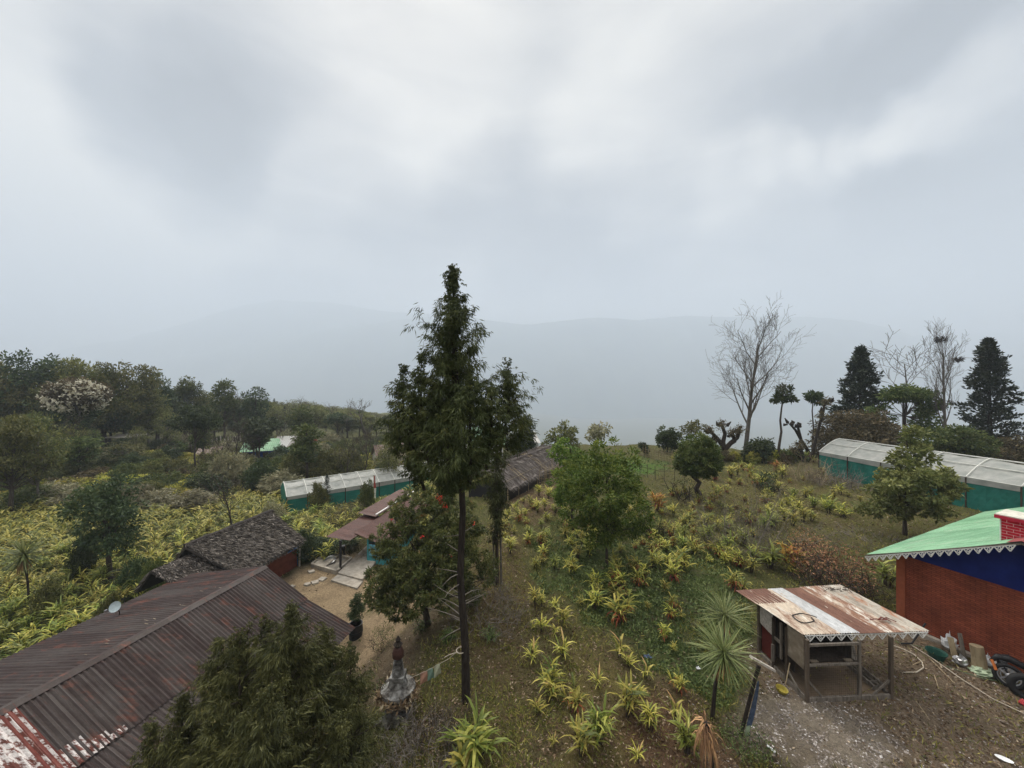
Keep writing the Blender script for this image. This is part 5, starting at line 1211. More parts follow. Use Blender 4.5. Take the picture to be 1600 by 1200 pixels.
# ------------------------------------------------------------------ far houses among trees
def small_house(px0, px1, py_base, h, roof_h, label, roofm, wallm, depth=5, rz=0.0, name='farmhouse', hip=False, over=.35):
    a = gpt((px0 + px1) / 2, py_base); s = a.y / F; w = (px1 - px0) * s
    r = thing(name, label, 'house', a, rz)
    x, y = w / 2, depth / 2
    mb = MB()
    for p, q in (((-x, -y), (x, -y)), ((x, -y), (x, y)), ((x, y), (-x, y)), ((-x, y), (-x, -y))): quadbox(mb, p, q, -.5, h, .15)
    mb.add([(-x, -y, h), (-x, y, h), (-x, 0, h + roof_h)], [(0, 1, 2)]); mb.add([(x, -y, h), (x, y, h), (x, 0, h + roof_h)], [(2, 1, 0)]); mb.build('wall', wallm, r)
    mb = MB(); sl = roof_h / y; D = V3(0, -1, -sl); ln = np.linalg.norm(D); k = (y + over) * ln; D /= ln
    corrugated(mb, V3(-x - over, 0, h + roof_h + .06), V3(1, 0, 0), D, w + 2 * over, k, pitch=.3, amp=.02); D2 = D * [1, -1, 1]
    corrugated(mb, V3(-x - over, 0, h + roof_h + .06), V3(1, 0, 0), D2, w + 2 * over, k, pitch=.3, amp=.02); mb.build('roof', roofm, r)
    n = max(1, int(w / 2.2))
    for i in range(n):
        mb = MB(); cx = -x + w * (i + .5) / n; mb.box((cx, -y - .09, h * .55), (.8, .06, .9)); wo = mb.build('window', 'wood_dark', r)
    return r
small_house(393, 452, 715, 1.9, 1.5, 'far house with bright green tin roof and blue wall among woods', 'roof_green', 'blue_paint', 6, .35)
small_house(438, 462, 712, 2.2, 1.4, 'far house with pink and maroon roof behind the green-roofed house', 'roof_pale', 'cream_wall', 5, .1)
small_house(588, 628, 728, 1.8, 1.7, 'brown and pink tin-roofed shed just beyond the left greenhouse', 'roof_brown', 'cream_wall', 4.5, .55, 'tin_shed')
small_house(693, 735, 722, 2.4, 1.3, 'white-walled village house showing through the left of the tall conifer crown', 'roof_pale', 'white_paint', 6, -.2)
small_house(742, 782, 716, 2.2, 1.4, 'village house with pale green roof showing through the right of the tall conifer crown', 'roof_green', 'white_paint', 6, .1)
small_house(318, 342, 716, 1.2, .8, 'tiny weathered hut with pinkish roof in the fields left of the stake fence', 'roof_brown', 'wood_grey', 3, .4, 'field_hut')
small_house(0, 14, 634, 3.0, 1.6, 'pale teal-roofed house at the far left edge among trees', 'roof_green', 'cream_wall', 6, .3)
small_house(806, 832, 705, 1.5, .9, 'white tin roof beyond the far end of the bamboo-roofed shed', 'roof_pale', 'white_paint', 5, .2)
p = gpt(198, 700)
r = thing('field_shelter', 'small open grey shelter on posts in the fields below the left wood', 'shelter', p)
for x in (-1.6, 1.6):
    for y in (-1, 1):
        mb = MB(); mb.tube([(x, y, -.2), (x, y, 2.0)], .07, 5); mb.build('post', 'wood_grey', r)
mb = MB(); mb.box((0, 0, 2.1), (4.2, 3, .12), Matrix.Rotation(.08, 3, 'X')); mb.build('flat_roof', 'wood_pale', r)

def flagpole(px, pb, pt, mats, lab, wid=.35):
    a = gpt(px, pb); top = at(px, pt, a.y) - a; r = thing('banner_pole', lab, 'flag', a)
    mb = MB(); mb.tube([(0, 0, -.2), (0, 0, top.z)], [.05, .03], 6); mb.build('pole', 'bamboo', r)
    h = top.z; n = len(mats)
    for i, m in enumerate(mats):
        z1 = h * .97 - i * h * .8 / n; z0 = z1 - h * .8 / n; mb = MB(); V = []
        for j in range(6):
            for k in range(3): V.append((.03 + wid * (k / 2) * (1 - (.5 if (i == 0) else 0) * (1 - j / 5)), .05 * math.sin(j + k), z1 + (z0 - z1) * j / 5))
        i0 = (np.arange(5)[:, None] * 3 + np.arange(2)[None]).reshape(-1); mb.add(V, np.stack([i0, i0 + 1, i0 + 4, i0 + 3], 1)); mb.build('banner', m, r)
flagpole(584, 790, 742, ['red_cloth', 'white_paint'], 'tall vertical red and white banner on a pole in front of the left greenhouse', .2)
flagpole(490, 708, 683, ['red_cloth', 'cream_cloth', 'pink_cloth'], 'faded vertical banner far beyond the left greenhouse', .8)
# ------------------------------------------------------------------ vegetation builders (all around a local origin at the base)
def limb(mb, p0, p1, r0, r1, bend=.12, seg=5, n=6, rg=RNG):
    p0 = np.array(p0, float); p1 = np.array(p1, float); L = np.linalg.norm(p1 - p0); off = rg.normal(size=3) * bend * L * .5
    P = [p0 + (p1 - p0) * t + off * math.sin(math.pi * t) for t in np.linspace(0, 1, seg)]
    mb.tube([tuple(p) for p in P], list(np.linspace(r0, r1, seg)), n, cap=False); return P

def trunk_part(root, h, r, mat, lean=(0, 0), targets=(), base=.0, n=8, rg=RNG, fork=None, nolimb=False):
    mb = MB(); top = np.array([lean[0], lean[1], h]); seg = 8; j = rg.normal(size=(seg, 2)) * r * .45
    P = []; Rr = []
    for i in range(seg):
        t = i / (seg - 1); P.append((lean[0] * t + j[i][0] * min(1, t * 3), lean[1] * t + j[i][1] * min(1, t * 3), -.25 + (h + .25) * t)); Rr.append(r * (1.35 if i == 0 else 1) * (1 - .72 * t))
    mb.tube(P, Rr, n)
    P = np.array(P)
    for tg in targets:
        tg = np.array(tg); z = min(max(tg[2] * .62, h * base), h * .96); i = int(np.clip((z + .25) / (h + .25) * (seg - 1), 0, seg - 2)); t = (z - P[i][2]) / (P[i + 1][2] - P[i][2]); s = P[i] * (1 - t) + P[i + 1] * t
        limb(mb, s, tg, max(r * .38 * (1 - .6 * z / h), .012), .006, seg=5, n=4, rg=rg)
    mb.build('trunk', mat, root)

def crown_points(blobs, nclump, nleaf, spread, rg, shell=.55):
    """clump centres in a set of ellipsoids, leaves scattered round each clump"""
    B = np.array(blobs, float); vol = (B[:, 3] * B[:, 4] * B[:, 5]) ** .67; pr = vol / vol.sum()
    k = rg.choice(len(B), nclump, p=pr); d = norm(rg.normal(size=(nclump, 3))); rr = (shell + (1 - shell) * rg.random(nclump)) 
    C = B[k, :3] + d * B[k, 3:6] * rr[:, None]
    sz = rg.uniform(.6, 1.3, nclump) * spread
    w = sz ** 2; li = rg.choice(nclump, nleaf, p=w / w.sum())
    off = norm(rg.normal(size=(nleaf, 3))) * (rg.random((nleaf, 1)) ** .45) * sz[li][:, None] * [1, 1, .72]
    P = C[li] + off
    out = norm(off + .5 * (C[li] - B[k][li][:, :3]) / np.maximum(B[k][li][:, 3:6], .1) * spread)
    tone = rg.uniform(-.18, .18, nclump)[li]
    return C, P, out, tone

def broadleaf(root, blobs, nclump, nleaf, leaf, spread, mat, trunk, seed=0, droop=.2, shell=.55, aspect=.45, bark='bark', limbs=26, base=.3, lean=(0, 0), outw=.8):
    rg = np.random.default_rng(seed)
    C, P, out, tone = crown_points(blobs, nclump, nleaf, spread, rg, shell)
    d = norm(out * outw + rg.normal(size=P.shape) * .6 + [0, 0, -droop])
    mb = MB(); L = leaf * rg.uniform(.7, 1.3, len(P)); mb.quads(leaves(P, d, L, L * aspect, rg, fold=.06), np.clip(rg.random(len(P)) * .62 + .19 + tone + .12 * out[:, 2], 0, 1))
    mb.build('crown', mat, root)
    if trunk:
        h, r = trunk; trunk_part(root, h, r, bark, lean, C[:limbs], base, rg=rg)
    return C

def weeping(root, spires, nb, nspray, mat, trunk, seed=0, blade=(.22, .5), width=.035, trunk_pts=None, bark='bark', per=9, zbot=None, updir=.5, dark=0.0, clump=.09):
    """conifer with hanging sprays. spires: (x, y, z0, z1, [(t, r)...])"""
    rg = np.random.default_rng(seed); mb = MB(); tb = MB()
    wts = np.array([(s[3] - s[2]) * max(r for _, r in s[4]) for s in spires]); wts = wts / wts.sum()
    for s, wt in zip(spires, wts):
        x, y, z0, z1, prof = s; n = int(nb * wt); T = np.array([p[0] for p in prof]); Rr = np.array([p[1] for p in prof])
        tb.tube([(x * .8 if z0 else x, y * .8, z0), (x, y, z0 + (z1 - z0) * .4), (x, y, z1 - .1)], [.07 * (z1 - z0) / 5 + .02, .04, .008], 5, cap=False)
        t = rg.random(n) ** .85; ang = rg.uniform(0, 2 * math.pi, n); R_ = np.interp(t, T, Rr) * rg.uniform(.3, 1.1, n)
        lump = 1 + .28 * np.sin(ang * 3 + t * 17) + .16 * np.sin(ang * 7 - t * 23); R_ = R_ * lump
        zb = z0 + (z1 - z0) * t; R_ = R_ * np.where((t > .8) & (rg.random(n) < .5), .3, 1.0)
        cx, sy = np.cos(ang), np.sin(ang)
        rise = R_ * rg.uniform(.15, .55, n) * updir * 2
        for i in range(n):
            if i % 3 == 0 and R_[i] > .25:
                tb.tube([(x, y, zb[i] - .1), (x + cx[i] * R_[i] * .5, y + sy[i] * R_[i] * .5, zb[i] + rise[i] * .3), (x + cx[i] * R_[i], y + sy[i] * R_[i], zb[i] + rise[i] * .8)], [.022, .014, .004], 3, cap=False)
        # sprays along each branch: short fountains that rise a little and hang at the tips
        m = nspray; u = (np.arange(m)[None] + rg.random((n, m))) / m * .82 + .18
        px = x + cx[:, None] * R_[:, None] * u; py = y + sy[:, None] * R_[:, None] * u; pz = zb[:, None] + rise[:, None] * u ** 1.8
        C = np.stack([px, py, pz], -1).reshape(-1, 3); C += rg.normal(size=C.shape) * clump * .8
        outv = np.stack([np.repeat(cx, m), np.repeat(sy, m), np.zeros(n * m)], 1)
        outv = norm(outv + rg.normal(size=outv.shape) * [.5, .5, 0]); tone = rg.uniform(-.12, .12, n * m) + np.repeat(rg.uniform(-.24, .24, n), m); sz = rg.uniform(.6, 1.25, n * m) * np.repeat(np.clip(.15 + R_ / .7, .22, 1), m)
        C = np.repeat(C, per, 0); outv = np.repeat(outv, per, 0); tone = np.repeat(tone, per); sz = np.repeat(sz, per); k = len(C)
        f = rg.random((k, 1)); side = rg.normal(size=(k, 3)) * [1, 1, .5]
        P = C + outv * (f - .35) * clump * 2.4 * sz[:, None] + side * clump * .75 * sz[:, None] + np.array([0, 0, 1.]) * (clump * 1.6 * (.35 - (f - .45) ** 2 * 2.2)) * sz[:, None]
        L = rg.uniform(*blade, k) * sz
        D = norm(outv * (.85 - .7 * f) * rg.uniform(.3, 1.2, (k, 1)) + side * .25 + [0, 0, -1] * (f * 1.1 + .1) * rg.uniform(.5, 1.1, (k, 1)))
        mb.quads(leaves(P, D, L, width * rg.uniform(.6, 1.5, k), rg, fold=.1), np.clip(rg.random(k) * .45 + .28 + tone - .15 * f[:, 0] - dark, 0, 1))  # upper blades toned lighter, hanging ones darker: top light painted into the tone
    mb.build('crown', mat, root)
    if trunk_pts: tb.tube(trunk_pts[0], trunk_pts[1], 9)
    tb.build('trunk', bark, root)

def bare_tree(root, h, r, seed=0, levels=4, mat='bark_pale', first=.35, spread=.55, kids=(5, 4, 4, 3), lean=(0, 0), width=None, tip=.006, up=.35, wob=.1, reach=.52):
    rg = np.random.default_rng(seed); mb = MB()
    def grow(p, d, L, rad, lev):
        seg = 5; P = [p]; dd = d.copy()
        for i in range(seg):
            dd = norm(dd + rg.normal(size=3) * (wob if lev == 0 else .10) + np.array([0, 0, up * .12 if lev else 0])); P.append(P[-1] + dd * L / seg)
        r1 = max(rad * .35, tip); mb.tube([tuple(q) for q in P], list(np.linspace(rad, r1, seg + 1)), 7 if lev == 0 else (5 if lev == 1 else 3), cap=False)
        if lev >= levels: return
        K = kids[min(lev, len(kids) - 1)]
        for k in range(K):
            t = first + (1 - first) * (k + rg.random() * .8) / K if lev == 0 else .25 + .72 * (k + rg.random()) / K
            i = min(int(t * seg), seg - 1); f = t * seg - i; q = P[i] * (1 - f) + P[i + 1] * f
            a = rg.uniform(0, 6.283) if lev else k * 2.4 + rg.normal() * .3; base = norm(P[i + 1] - P[i]); s = norm(np.cross(base, np.array([math.cos(a), math.sin(a), .1])))
            nd = norm(base * (1 - spread * .55) + s * spread + np.array([0, 0, up * .4]))
            grow(q, nd, L * (reach if lev == 0 else .58) * rg.uniform(.75, 1.15) * (1.15 - .5 * t if lev == 0 else 1), max(rad * (1 - .6 * t) * .5, tip), lev + 1)
    grow(np.array([0, 0, -.2]), norm(np.array([lean[0], lean[1], h])), h, r, 0)
    mb.build('branches', mat, root)

def conifer(root, h, w, seed, mat='leaf_pine', n=7000, bark='bark_dark', irregular=.3):
    """dense dark conifer with tufted upturned branches"""
    rg = np.random.default_rng(seed); mb = MB(); tb = MB(); tb.tube([(0, 0, -.2), (0, 0, h * .98)], [h * .02, .02], 6)
    nb = 110; t = (np.arange(nb) + .5) / nb; z = h * (.08 + .9 * t); ang = np.arange(nb) * 2.4 + rg.normal(size=nb) * .4
    R_ = w / 2 * np.interp(t, [0, .12, .3, .6, .9, 1], [.75, 1, .9, .6, .25, .05]) * (1 - irregular * rg.random(nb)) * (1 + .25 * np.sin(t * 21 + ang))
    per = n // nb
    for i in range(nb):
        e = np.array([math.cos(ang[i]) * R_[i], math.sin(ang[i]) * R_[i], R_[i] * .28]); b = np.array([0, 0, z[i]])
        if i % 2 == 0: tb.tube([tuple(b), tuple(b + e * .6), tuple(b + e)], [.05, .03, .01], 3, cap=False)
        u = rg.random(per) ** .6; P = b + e * u[:, None] + rg.normal(size=(per, 3)) * [.16, .16, .13] * (w / 4.2) * (1.2 - .5 * u[:, None]) * min(1, R_[i] + .3)
        D = norm(e * .5 + rg.normal(size=(per, 3)) * .7 + [0, 0, .35]); L = rg.uniform(.16, .38, per) * w / 4.2
        mb.quads(leaves(P, D, L, L * .42, rg), np.clip(rg.random(per) * .6 + .2 + rg.uniform(-.2, .2), 0, 1))
    mb.build('crown', mat, root); tb.build('trunk', bark, root)

def put(name, label, cat, px, py, group=None, rz=None, Y=None):
    p = gpt(px, py) if Y is None else None
    if p is None:
        x = (px - 800) / F * Y; p = Vector((x, Y, float(H(x, Y))))
    return thing(name, label, cat, p, rz if rz is not None else random.uniform(0, 6.28), group), p, p.y / F

# ------------------------------------------------------------------ the tall weeping conifer in the middle
def central_tree():
    b = gpt(728, 1095); Y = b.y; s = Y / F
    r = thing('tall_conifer', 'tall drooping conifer with long bare dark trunk standing in the middle of the field', 'tree', b)
    L = lambda px, py, dy=0: (at(px, py, Y + dy) - b)
    def sp(px, pb, pt, prof, dy=0):
        a = L(px, pb, dy); c = L(px, pt, dy); return (c.x, c.y, a.z, c.z, [(t, w * s) for t, w in prof])
    spires = [
        sp(708, 770, 418, [(0, 15), (.08, 46), (.2, 72), (.34, 64), (.48, 52), (.6, 45), (.72, 38), (.8, 28), (.87, 16), (.93, 9), (1, 2)]),
        sp(630, 715, 572, [(0, 18), (.3, 36), (.55, 25), (.85, 12), (1, 3)], .1),
        sp(658, 730, 552, [(0, 26), (.4, 36), (.75, 20), (1, 3)], -.35),
        sp(794, 705, 562, [(0, 26), (.3, 37), (.55, 26), (.85, 12), (1, 3)], .15),
        sp(768, 735, 600, [(0, 14), (.3, 38), (.7, 32), (1, 5)], -.5),
        sp(648, 765, 650, [(0, 12), (.4, 36), (.8, 24), (1, 5)], .4),
        sp(735, 765, 590, [(0, 22), (.4, 40), (.8, 20), (1, 3)], -1.0),
        sp(680, 770, 600, [(0, 22), (.4, 38), (.8, 18), (1, 3)], .95),
        sp(700, 690, 500, [(0, 30), (.5, 40), (1, 4)], 1.0),
        sp(700, 790, 640, [(0, 16), (.4, 46), (1, 8)], -1.1)]
    tp = [tuple(L(728, 1100)), tuple(L(727, 1010)), tuple(L(719, 900)), tuple(L(723, 800)), tuple(L(716, 650)), tuple(L(710, 520)), tuple(L(708, 430))]
    weeping(r, spires, 800, 9, 'leaf_cypress', None, seed=4, blade=(.09, .24), width=.022, per=17, clump=.075, updir=.95, trunk_pts=(tp, [.125, .105, .095, .085, .065, .04, .012]), bark='bark_dark')
    rg = np.random.default_rng(8)
    for k in range(16):
        mb = MB()      # dead lower branches
        z = rg.uniform(.3, 3.1) + 1.4; a = rg.uniform(0, 6.28); l = rg.uniform(.3, 1.0); p = np.array([-.05 - .03 * z, 0, z])
        limb(mb, p, p + [math.cos(a) * l, math.sin(a) * l, rg.uniform(-.1, .35)], .015, .004, rg=rg, n=4); mb.build('dead_branch', 'twig', r)

    mb = MB(); c = L(720, 1016); mb.tube([(c.x + .12 * math.cos(t), c.y + .12 * math.sin(t), c.z) for t in np.linspace(0, 6.3, 14)], .014, 5); mb.tube([(c.x - .1, c.y - .08, c.z), (c.x - .3, c.y - .1, c.z - .05), (c.x - .42, c.y - .1, c.z - .12)], .01, 4)
    mb.build('tied_rope', 'rope_pale', r)
    # second thinner conifer behind
    b = gpt(777, 912); Y2 = b.y; s2 = Y2 / F
    r = thing('thin_conifer', 'thin drooping conifer with two slender stems just right of the tall conifer', 'tree', b)
    L2 = lambda px, py, dy=0: (at(px, py, Y2 + dy) - b)
    def sp2(px, pb, pt, prof, dy=0):
        a = L2(px, pb, dy); c = L2(px, pt, dy); return (c.x, c.y, a.z, c.z, [(t, w * s2) for t, w in prof])
    weeping(r, [sp2(774, 850, 700, [(0, 6), (.25, 14), (.5, 17), (.8, 18), (1, 8)]), sp2(783, 805, 760, [(0, 6), (.5, 14), (1, 6)], .4)], 95, 7, 'leaf_cypress', None, seed=6, blade=(.14, .34), width=.032, per=13, clump=.10, trunk_pts=([tuple(L2(777, 916)), tuple(L2(776, 840)), tuple(L2(776, 700))], [.09, .07, .03]))
    for k, dx in enumerate((-5, 6)):
        mb = MB(); mb.tube([tuple(L2(777 + dx, 914)), tuple(L2(776 + dx, 830))], [.05, .04], 6); mb.build('side_stem', 'bark_pale', r)
central_tree()

# ------------------------------------------------------------------ the drooping cypress in the foreground
def front_cypress():
    Y = 6.9; s = Y / F; x = (430 - 800) / F * Y; b = Vector((x, Y, float(H(x, Y))))
    r = thing('drooping_cypress', 'large drooping olive green cypress in the foreground hiding part of the dark tin roof', 'tree', b)
    def sp(px, pt, pb, prof, dy=0):
        a = at(px, pb, Y + dy) - b; c = at(px, pt, Y + dy) - b; return (c.x, c.y, a.z, c.z, [(t, w * s) for t, w in prof])
    spires = [
        sp(455, 948, 1330, [(0, 110), (.3, 115), (.55, 85), (.75, 55), (.88, 30), (1, 4)]),
        sp(375, 985, 1300, [(0, 90), (.4, 85), (.7, 55), (.88, 28), (1, 4)], -.1),
        sp(415, 965, 1250, [(0, 70), (.5, 60), (.8, 30), (1, 4)], .5),
        sp(340, 1000, 1250, [(0, 70), (.5, 55), (.85, 22), (1, 4)], .3),
        sp(548, 1010, 1330, [(0, 60), (.4, 58), (.7, 42), (.9, 20), (1, 4)], .1),
        sp(510, 985, 1300, [(0, 70), (.5, 60), (.8, 34), (1, 4)], .6),
        sp(285, 1085, 1330, [(0, 70), (.4, 55), (.7, 30), (.9, 12), (1, 3)], -.1),
        sp(235, 1130, 1330, [(0, 60), (.5, 40), (1, 3)], -.2),
        sp(420, 1080, 1400, [(0, 120), (.5, 90), (1, 8)], -1.1),
        sp(530, 1120, 1420, [(0, 80), (.5, 60), (1, 8)], -.9),
        sp(330, 1120, 1420, [(0, 90), (.5, 70), (1, 8)], -.9)]
    weeping(r, spires, 1350, 9, 'leaf_cypress_fg', None, seed=14, blade=(.07, .19), width=.014, per=22, clump=.06, updir=.85, trunk_pts=([(0, 0, -.3), (.1, 0, 2.5), (.1, 0, 5)], [.22, .17, .05]))
front_cypress()

# ------------------------------------------------------------------ red-flowering tree beside the yard
def rhodo():
    b = gpt(668, 978); Y = b.y; s = Y / F
    r = thing('rhododendron_tree', 'broad dark leafy tree with a few red blossoms at the edge of the yard', 'tree', b)
    def B(px, py, dy, rx, ry): p = at(px, py, Y + dy) - b; return (p.x, p.y, p.z, rx * s, rx * s * .9, ry * s)
    blobs = [B(665, 850, 0, 80, 70), B(620, 890, -.1, 52, 60), B(700, 820, .3, 62, 48), B(730, 880, .1, 48, 62), B(655, 800, .4, 55, 38), B(600, 925, .1, 32, 34), B(640, 930, -.5, 48, 36), B(680, 900, -1.0, 58, 50)]
    rg = np.random.default_rng(31); C, P, out, tone = crown_points(blobs, 620, 620 * 9, .16, rg, .62)
    # whorls of lance leaves
    k = 8; Cw = np.repeat(P, k, 0); Ow = np.repeat(norm(out + [0, 0, .5]), k, 0); n = len(Cw)
    D = norm(Ow * .5 + rg.normal(size=(n, 3)) * .75 + [0, 0, -.28]); Ln = rg.uniform(.10, .2, n)
    mb = MB(); mb.quads(leaves(Cw, D, Ln, Ln * .27, rg, fold=.08), np.clip(rg.random(n) * .5 + .22 + np.repeat(tone, k) + .12 * D[:, 2], 0, 1)); mb.build('crown', 'leaf_rhodo', r)
    trunk_part(r, 2.6, .14, 'bark', (-.1, 0), C[:46], .12, rg=rg)
    fl = [(690, 782, 0), (696, 789, 0), (686, 776, 0), (660, 838, .1), (742, 818, .2), (612, 812, .2), (652, 905, 0), (705, 868, .1)]
    for i, (px, py, dy) in enumerate(fl):
        c = at(px, py, Y - 1.45 + dy) - b; m = 70 if i < 3 else 9; mb = MB(); P = np.array(c) + norm(rg.normal(size=(m, 3))) * (.09 if i < 3 else .04)
        mb.quads(leaves(P, norm(rg.normal(size=(m, 3))), .06, .045, rg), rg.random(m)); mb.build('red_blossom', 'petal_red', r)
    # bonsai-like plant in the barrel
    p = BARREL; r = thing('potted_pine', 'small dark green shrub growing out of the black barrel', 'plant', p + Vector((0, 0, .6)))
    broadleaf(r, [(0, 0, .45, .22, .22, .2), (.15, 0, .8, .2, .2, .18), (-.22, 0, .55, .2, .2, .16), (-.02, 0, 1.05, .2, .2, .2), (.1, .0, 1.3, .13, .13, .16)], 90, 2600, .1, .12, 'leaf_dark', (1.1, .035), seed=5, aspect=.3, limbs=16)
rhodo()

# ------------------------------------------------------------------ individual trees of the middle distance
def tree_at(name, label, px, pb, blobs, nclump, nleaf, leaf, spread, mat, trunk_top, tr, seed, cat='tree', group=None, Y=None, **kw):
    """blobs in photo pixels: (px, py, dy, rx, ry)"""
    r, b, s = put(name, label, cat, px, pb, group, rz=0, Y=Y); Yc = b.y
    Bs = []
    for q in blobs:
        p = at(q[0], q[1], Yc + q[2] * s) - b; Bs.append((p.x, p.y, p.z, q[3] * s, q[3] * s * .9, q[4] * s))
    lean = ((trunk_top[0] - px) * s, 0); h = (pb - trunk_top[1]) * s
    broadleaf(r, Bs, nclump, nleaf, leaf, spread, mat, (h, tr), seed=seed, lean=lean, **kw); return r
tree_at('bright_leafy_tree', 'bright green bushy tree in the middle of the cardamom field', 948, 882, [(945, 770, 0, 52, 55), (905, 740, 20, 38, 42), (975, 730, 10, 34, 34), (950, 712, 0, 34, 30), (985, 790, 0, 36, 40), (905, 790, -10, 32, 32), (935, 825, 0, 34, 26), (968, 828, 20, 30, 24), (950, 760, -45, 46, 55)], 250, 17000, .16, .26, 'leaf_bright', (948, 700), .07, 41, aspect=.42, droop=.1)
tree_at('slender_green_tree', 'smaller green tree left of the bright bushy tree, showing a thin forked trunk', 895, 822, [(885, 755, 0, 24, 28), (880, 710, 0, 20, 22), (905, 735, 10, 24, 30), (895, 775, 0, 26, 16)], 90, 6000, .18, .32, 'leaf_bright', (892, 700), .09, 42)
r = tree_at('round_clipped_tree', 'round dense tree with slanting forked trunk near the far edge of the field', 1098, 782, [(1090, 712, 0, 31, 30), (1078, 722, 0, 22, 22), (1102, 722, 5, 22, 22), (1090, 702, -10, 25, 22), (1092, 715, -18, 26, 26)], 260, 15000, .24, .22, 'leaf_mid', (1080, 728), .27, 43, shell=.8, aspect=.3, limbs=14, base=.6)
tree_at('tall_shrub', 'dark green upright shrub behind the bamboo fence', 1043, 706, [(1036, 680, 0, 12, 16), (1050, 684, 0, 13, 17), (1042, 692, 0, 15, 14)], 60, 3600, .3, .35, 'leaf_dark', (1043, 675), .08, 44)
tree_at('shrub', 'loose pale shrub whose twigs rise behind the round clipped tree', 1080, 715, [(1078, 672, 0, 16, 9), (1088, 668, 0, 12, 9)], 40, 700, .3, .4, 'leaf_olive', (1080, 668), .05, 45)
tree_at('shrub', 'tiny dark sapling standing alone on the edge left of the tall shrub', 1006, 712, [(1004, 696, 0, 4, 5), (1008, 702, 0, 5, 6)], 14, 400, .3, .2, 'leaf_dark', (1006, 692), .04, 46)
tree_at('magnolia_tree', 'sparse grey green tree with upright bare shoots behind the bamboo-roofed shed', 876, 708, [(872, 680, 0, 16, 14), (886, 672, 0, 14, 14), (866, 692, 0, 14, 12), (890, 690, 10, 14, 10)], 70, 1500, .38, .5, 'leaf_olive', (878, 655), .1, 47)
tree_at('magnolia_tree', 'sparse pale tree just above the crown of the bright bushy tree', 935, 706, [(936, 672, 0, 17, 10), (928, 682, 0, 12, 8), (944, 668, 0, 9, 7)], 40, 800, .38, .45, 'leaf_grey', (936, 662), .1, 48)
tree_at('leafy_tree', 'yellowish green leafy tree in front of the right greenhouse', 1414, 836, [(1425, 715, 0, 28, 34), (1430, 682, 0, 16, 18), (1392, 765, 0, 34, 32), (1455, 760, 0, 42, 32), (1475, 740, 10, 24, 26), (1375, 790, 0, 28, 22), (1440, 795, -10, 46, 22), (1420, 755, -25, 36, 34)], 170, 10500, .22, .30, 'leaf_olive', (1420, 690), .10, 49, shell=.35)
tree_at('dark_spreading_tree', 'wide brownish dark tree at the left end of the right greenhouse', 1330, 722, [(1300, 678, 0, 30, 22), (1335, 664, 5, 34, 24), (1370, 672, 0, 32, 26), (1290, 694, 0, 24, 20), (1340, 690, -10, 44, 22), (1385, 690, 0, 24, 18)], 260, 9500, .34, .7, 'leaf_brownish', (1330, 660), .22, 50, Y=41, limbs=60)
tree_at('flat_topped_tree', 'green flat-topped umbrella tree between the dark conifer and the bare nest tree', 1418, 712, [(1412, 612, 0, 26, 8), (1432, 618, 5, 24, 8), (1395, 618, 0, 18, 8), (1446, 634, 0, 16, 14), (1380, 645, 0, 22, 12), (1450, 660, 0, 18, 22)], 150, 6500, .36, .6, 'leaf_mid', (1415, 605), .2, 51, Y=43, base=.6)
tree_at('bushy_tree', 'mid green bushy tree rising behind the middle of the right greenhouse', 1510, 735, [(1500, 690, 0, 28, 24), (1528, 698, 0, 22, 24), (1480, 700, 0, 20, 20), (1455, 690, 0, 20, 26)], 130, 7000, .32, .55, 'leaf_mid', (1505, 670), .15, 52, Y=38)
tree_at('dark_red_shrub', 'dark reddish shrub at the right edge beyond the greenhouse', 1586, 735, [(1592, 700, 0, 20, 18), (1572, 712, 0, 12, 14)], 80, 3000, .3, .5, 'leaf_brownish', (1588, 690), .12, 53, Y=40)
tree_at('shrub', 'low dark shrub at the foot of the big bare tree', 1186, 722, [(1184, 703, 0, 16, 15), (1196, 694, 0, 10, 10), (1172, 712, 0, 10, 8)], 70, 2600, .3, .5, 'leaf_dark', (1186, 695), .08, 54)
tree_at('shrub', 'small bright shrub between the bare tree and the thin-trunked tree', 1225, 722, [(1225, 710, 0, 14, 7), (1243, 714, 0, 10, 6)], 40, 1500, .25, .4, 'leaf_mid', (1225, 706), .05, 55)
tree_at('thin_trunk_tree', 'slender tree with small tufted crown right of the big bare tree', 1215, 724, [(1225, 618, 0, 15, 6), (1215, 622, 0, 9, 5), (1236, 624, 0, 8, 4), (1225, 608, 0, 9, 5)], 34, 1100, .32, .35, 'leaf_dark', (1224, 604), .16, 56, base=.85, limbs=9)
tree_at('thin_trunk_tree', 'short thin tree with palm-like tuft beside the dark spreading tree', 1270, 715, [(1272, 618, 0, 12, 6), (1265, 622, 0, 6, 4), (1280, 628, 0, 7, 6)], 26, 900, .32, .35, 'leaf_dark', (1271, 612), .12, 57, base=.9, limbs=6)
tree_at('dark_conifer_shrub', 'dark pointed evergreen behind the right side of the tall conifer', 818, 712, [(818, 690, 0, 14, 20), (820, 672, 0, 9, 16), (818, 660, 0, 5, 10)], 80, 3500, .35, .6, 'leaf_pine', (818, 655), .12, 58)
for i, (x0, pb, pt, wd, lab, sd) in enumerate(((1344, 716, 542, 62, 'dark dense conifer left of the flat-topped tree on the right skyline', 3), (1548, 745, 527, 60, 'dark ragged conifer at the far right of the skyline', 9))):
    r, b, s = put('dark_conifer', lab, 'tree', x0, pb, rz=i * 2., Y=46 if i == 0 else 43); h = (600 - pt) * s - b.z
    conifer(r, h, wd * s * 1.25, sd, n=11000, irregular=.35)
    if i == 1: r.rotation_euler = (0, R(2), 1.0)
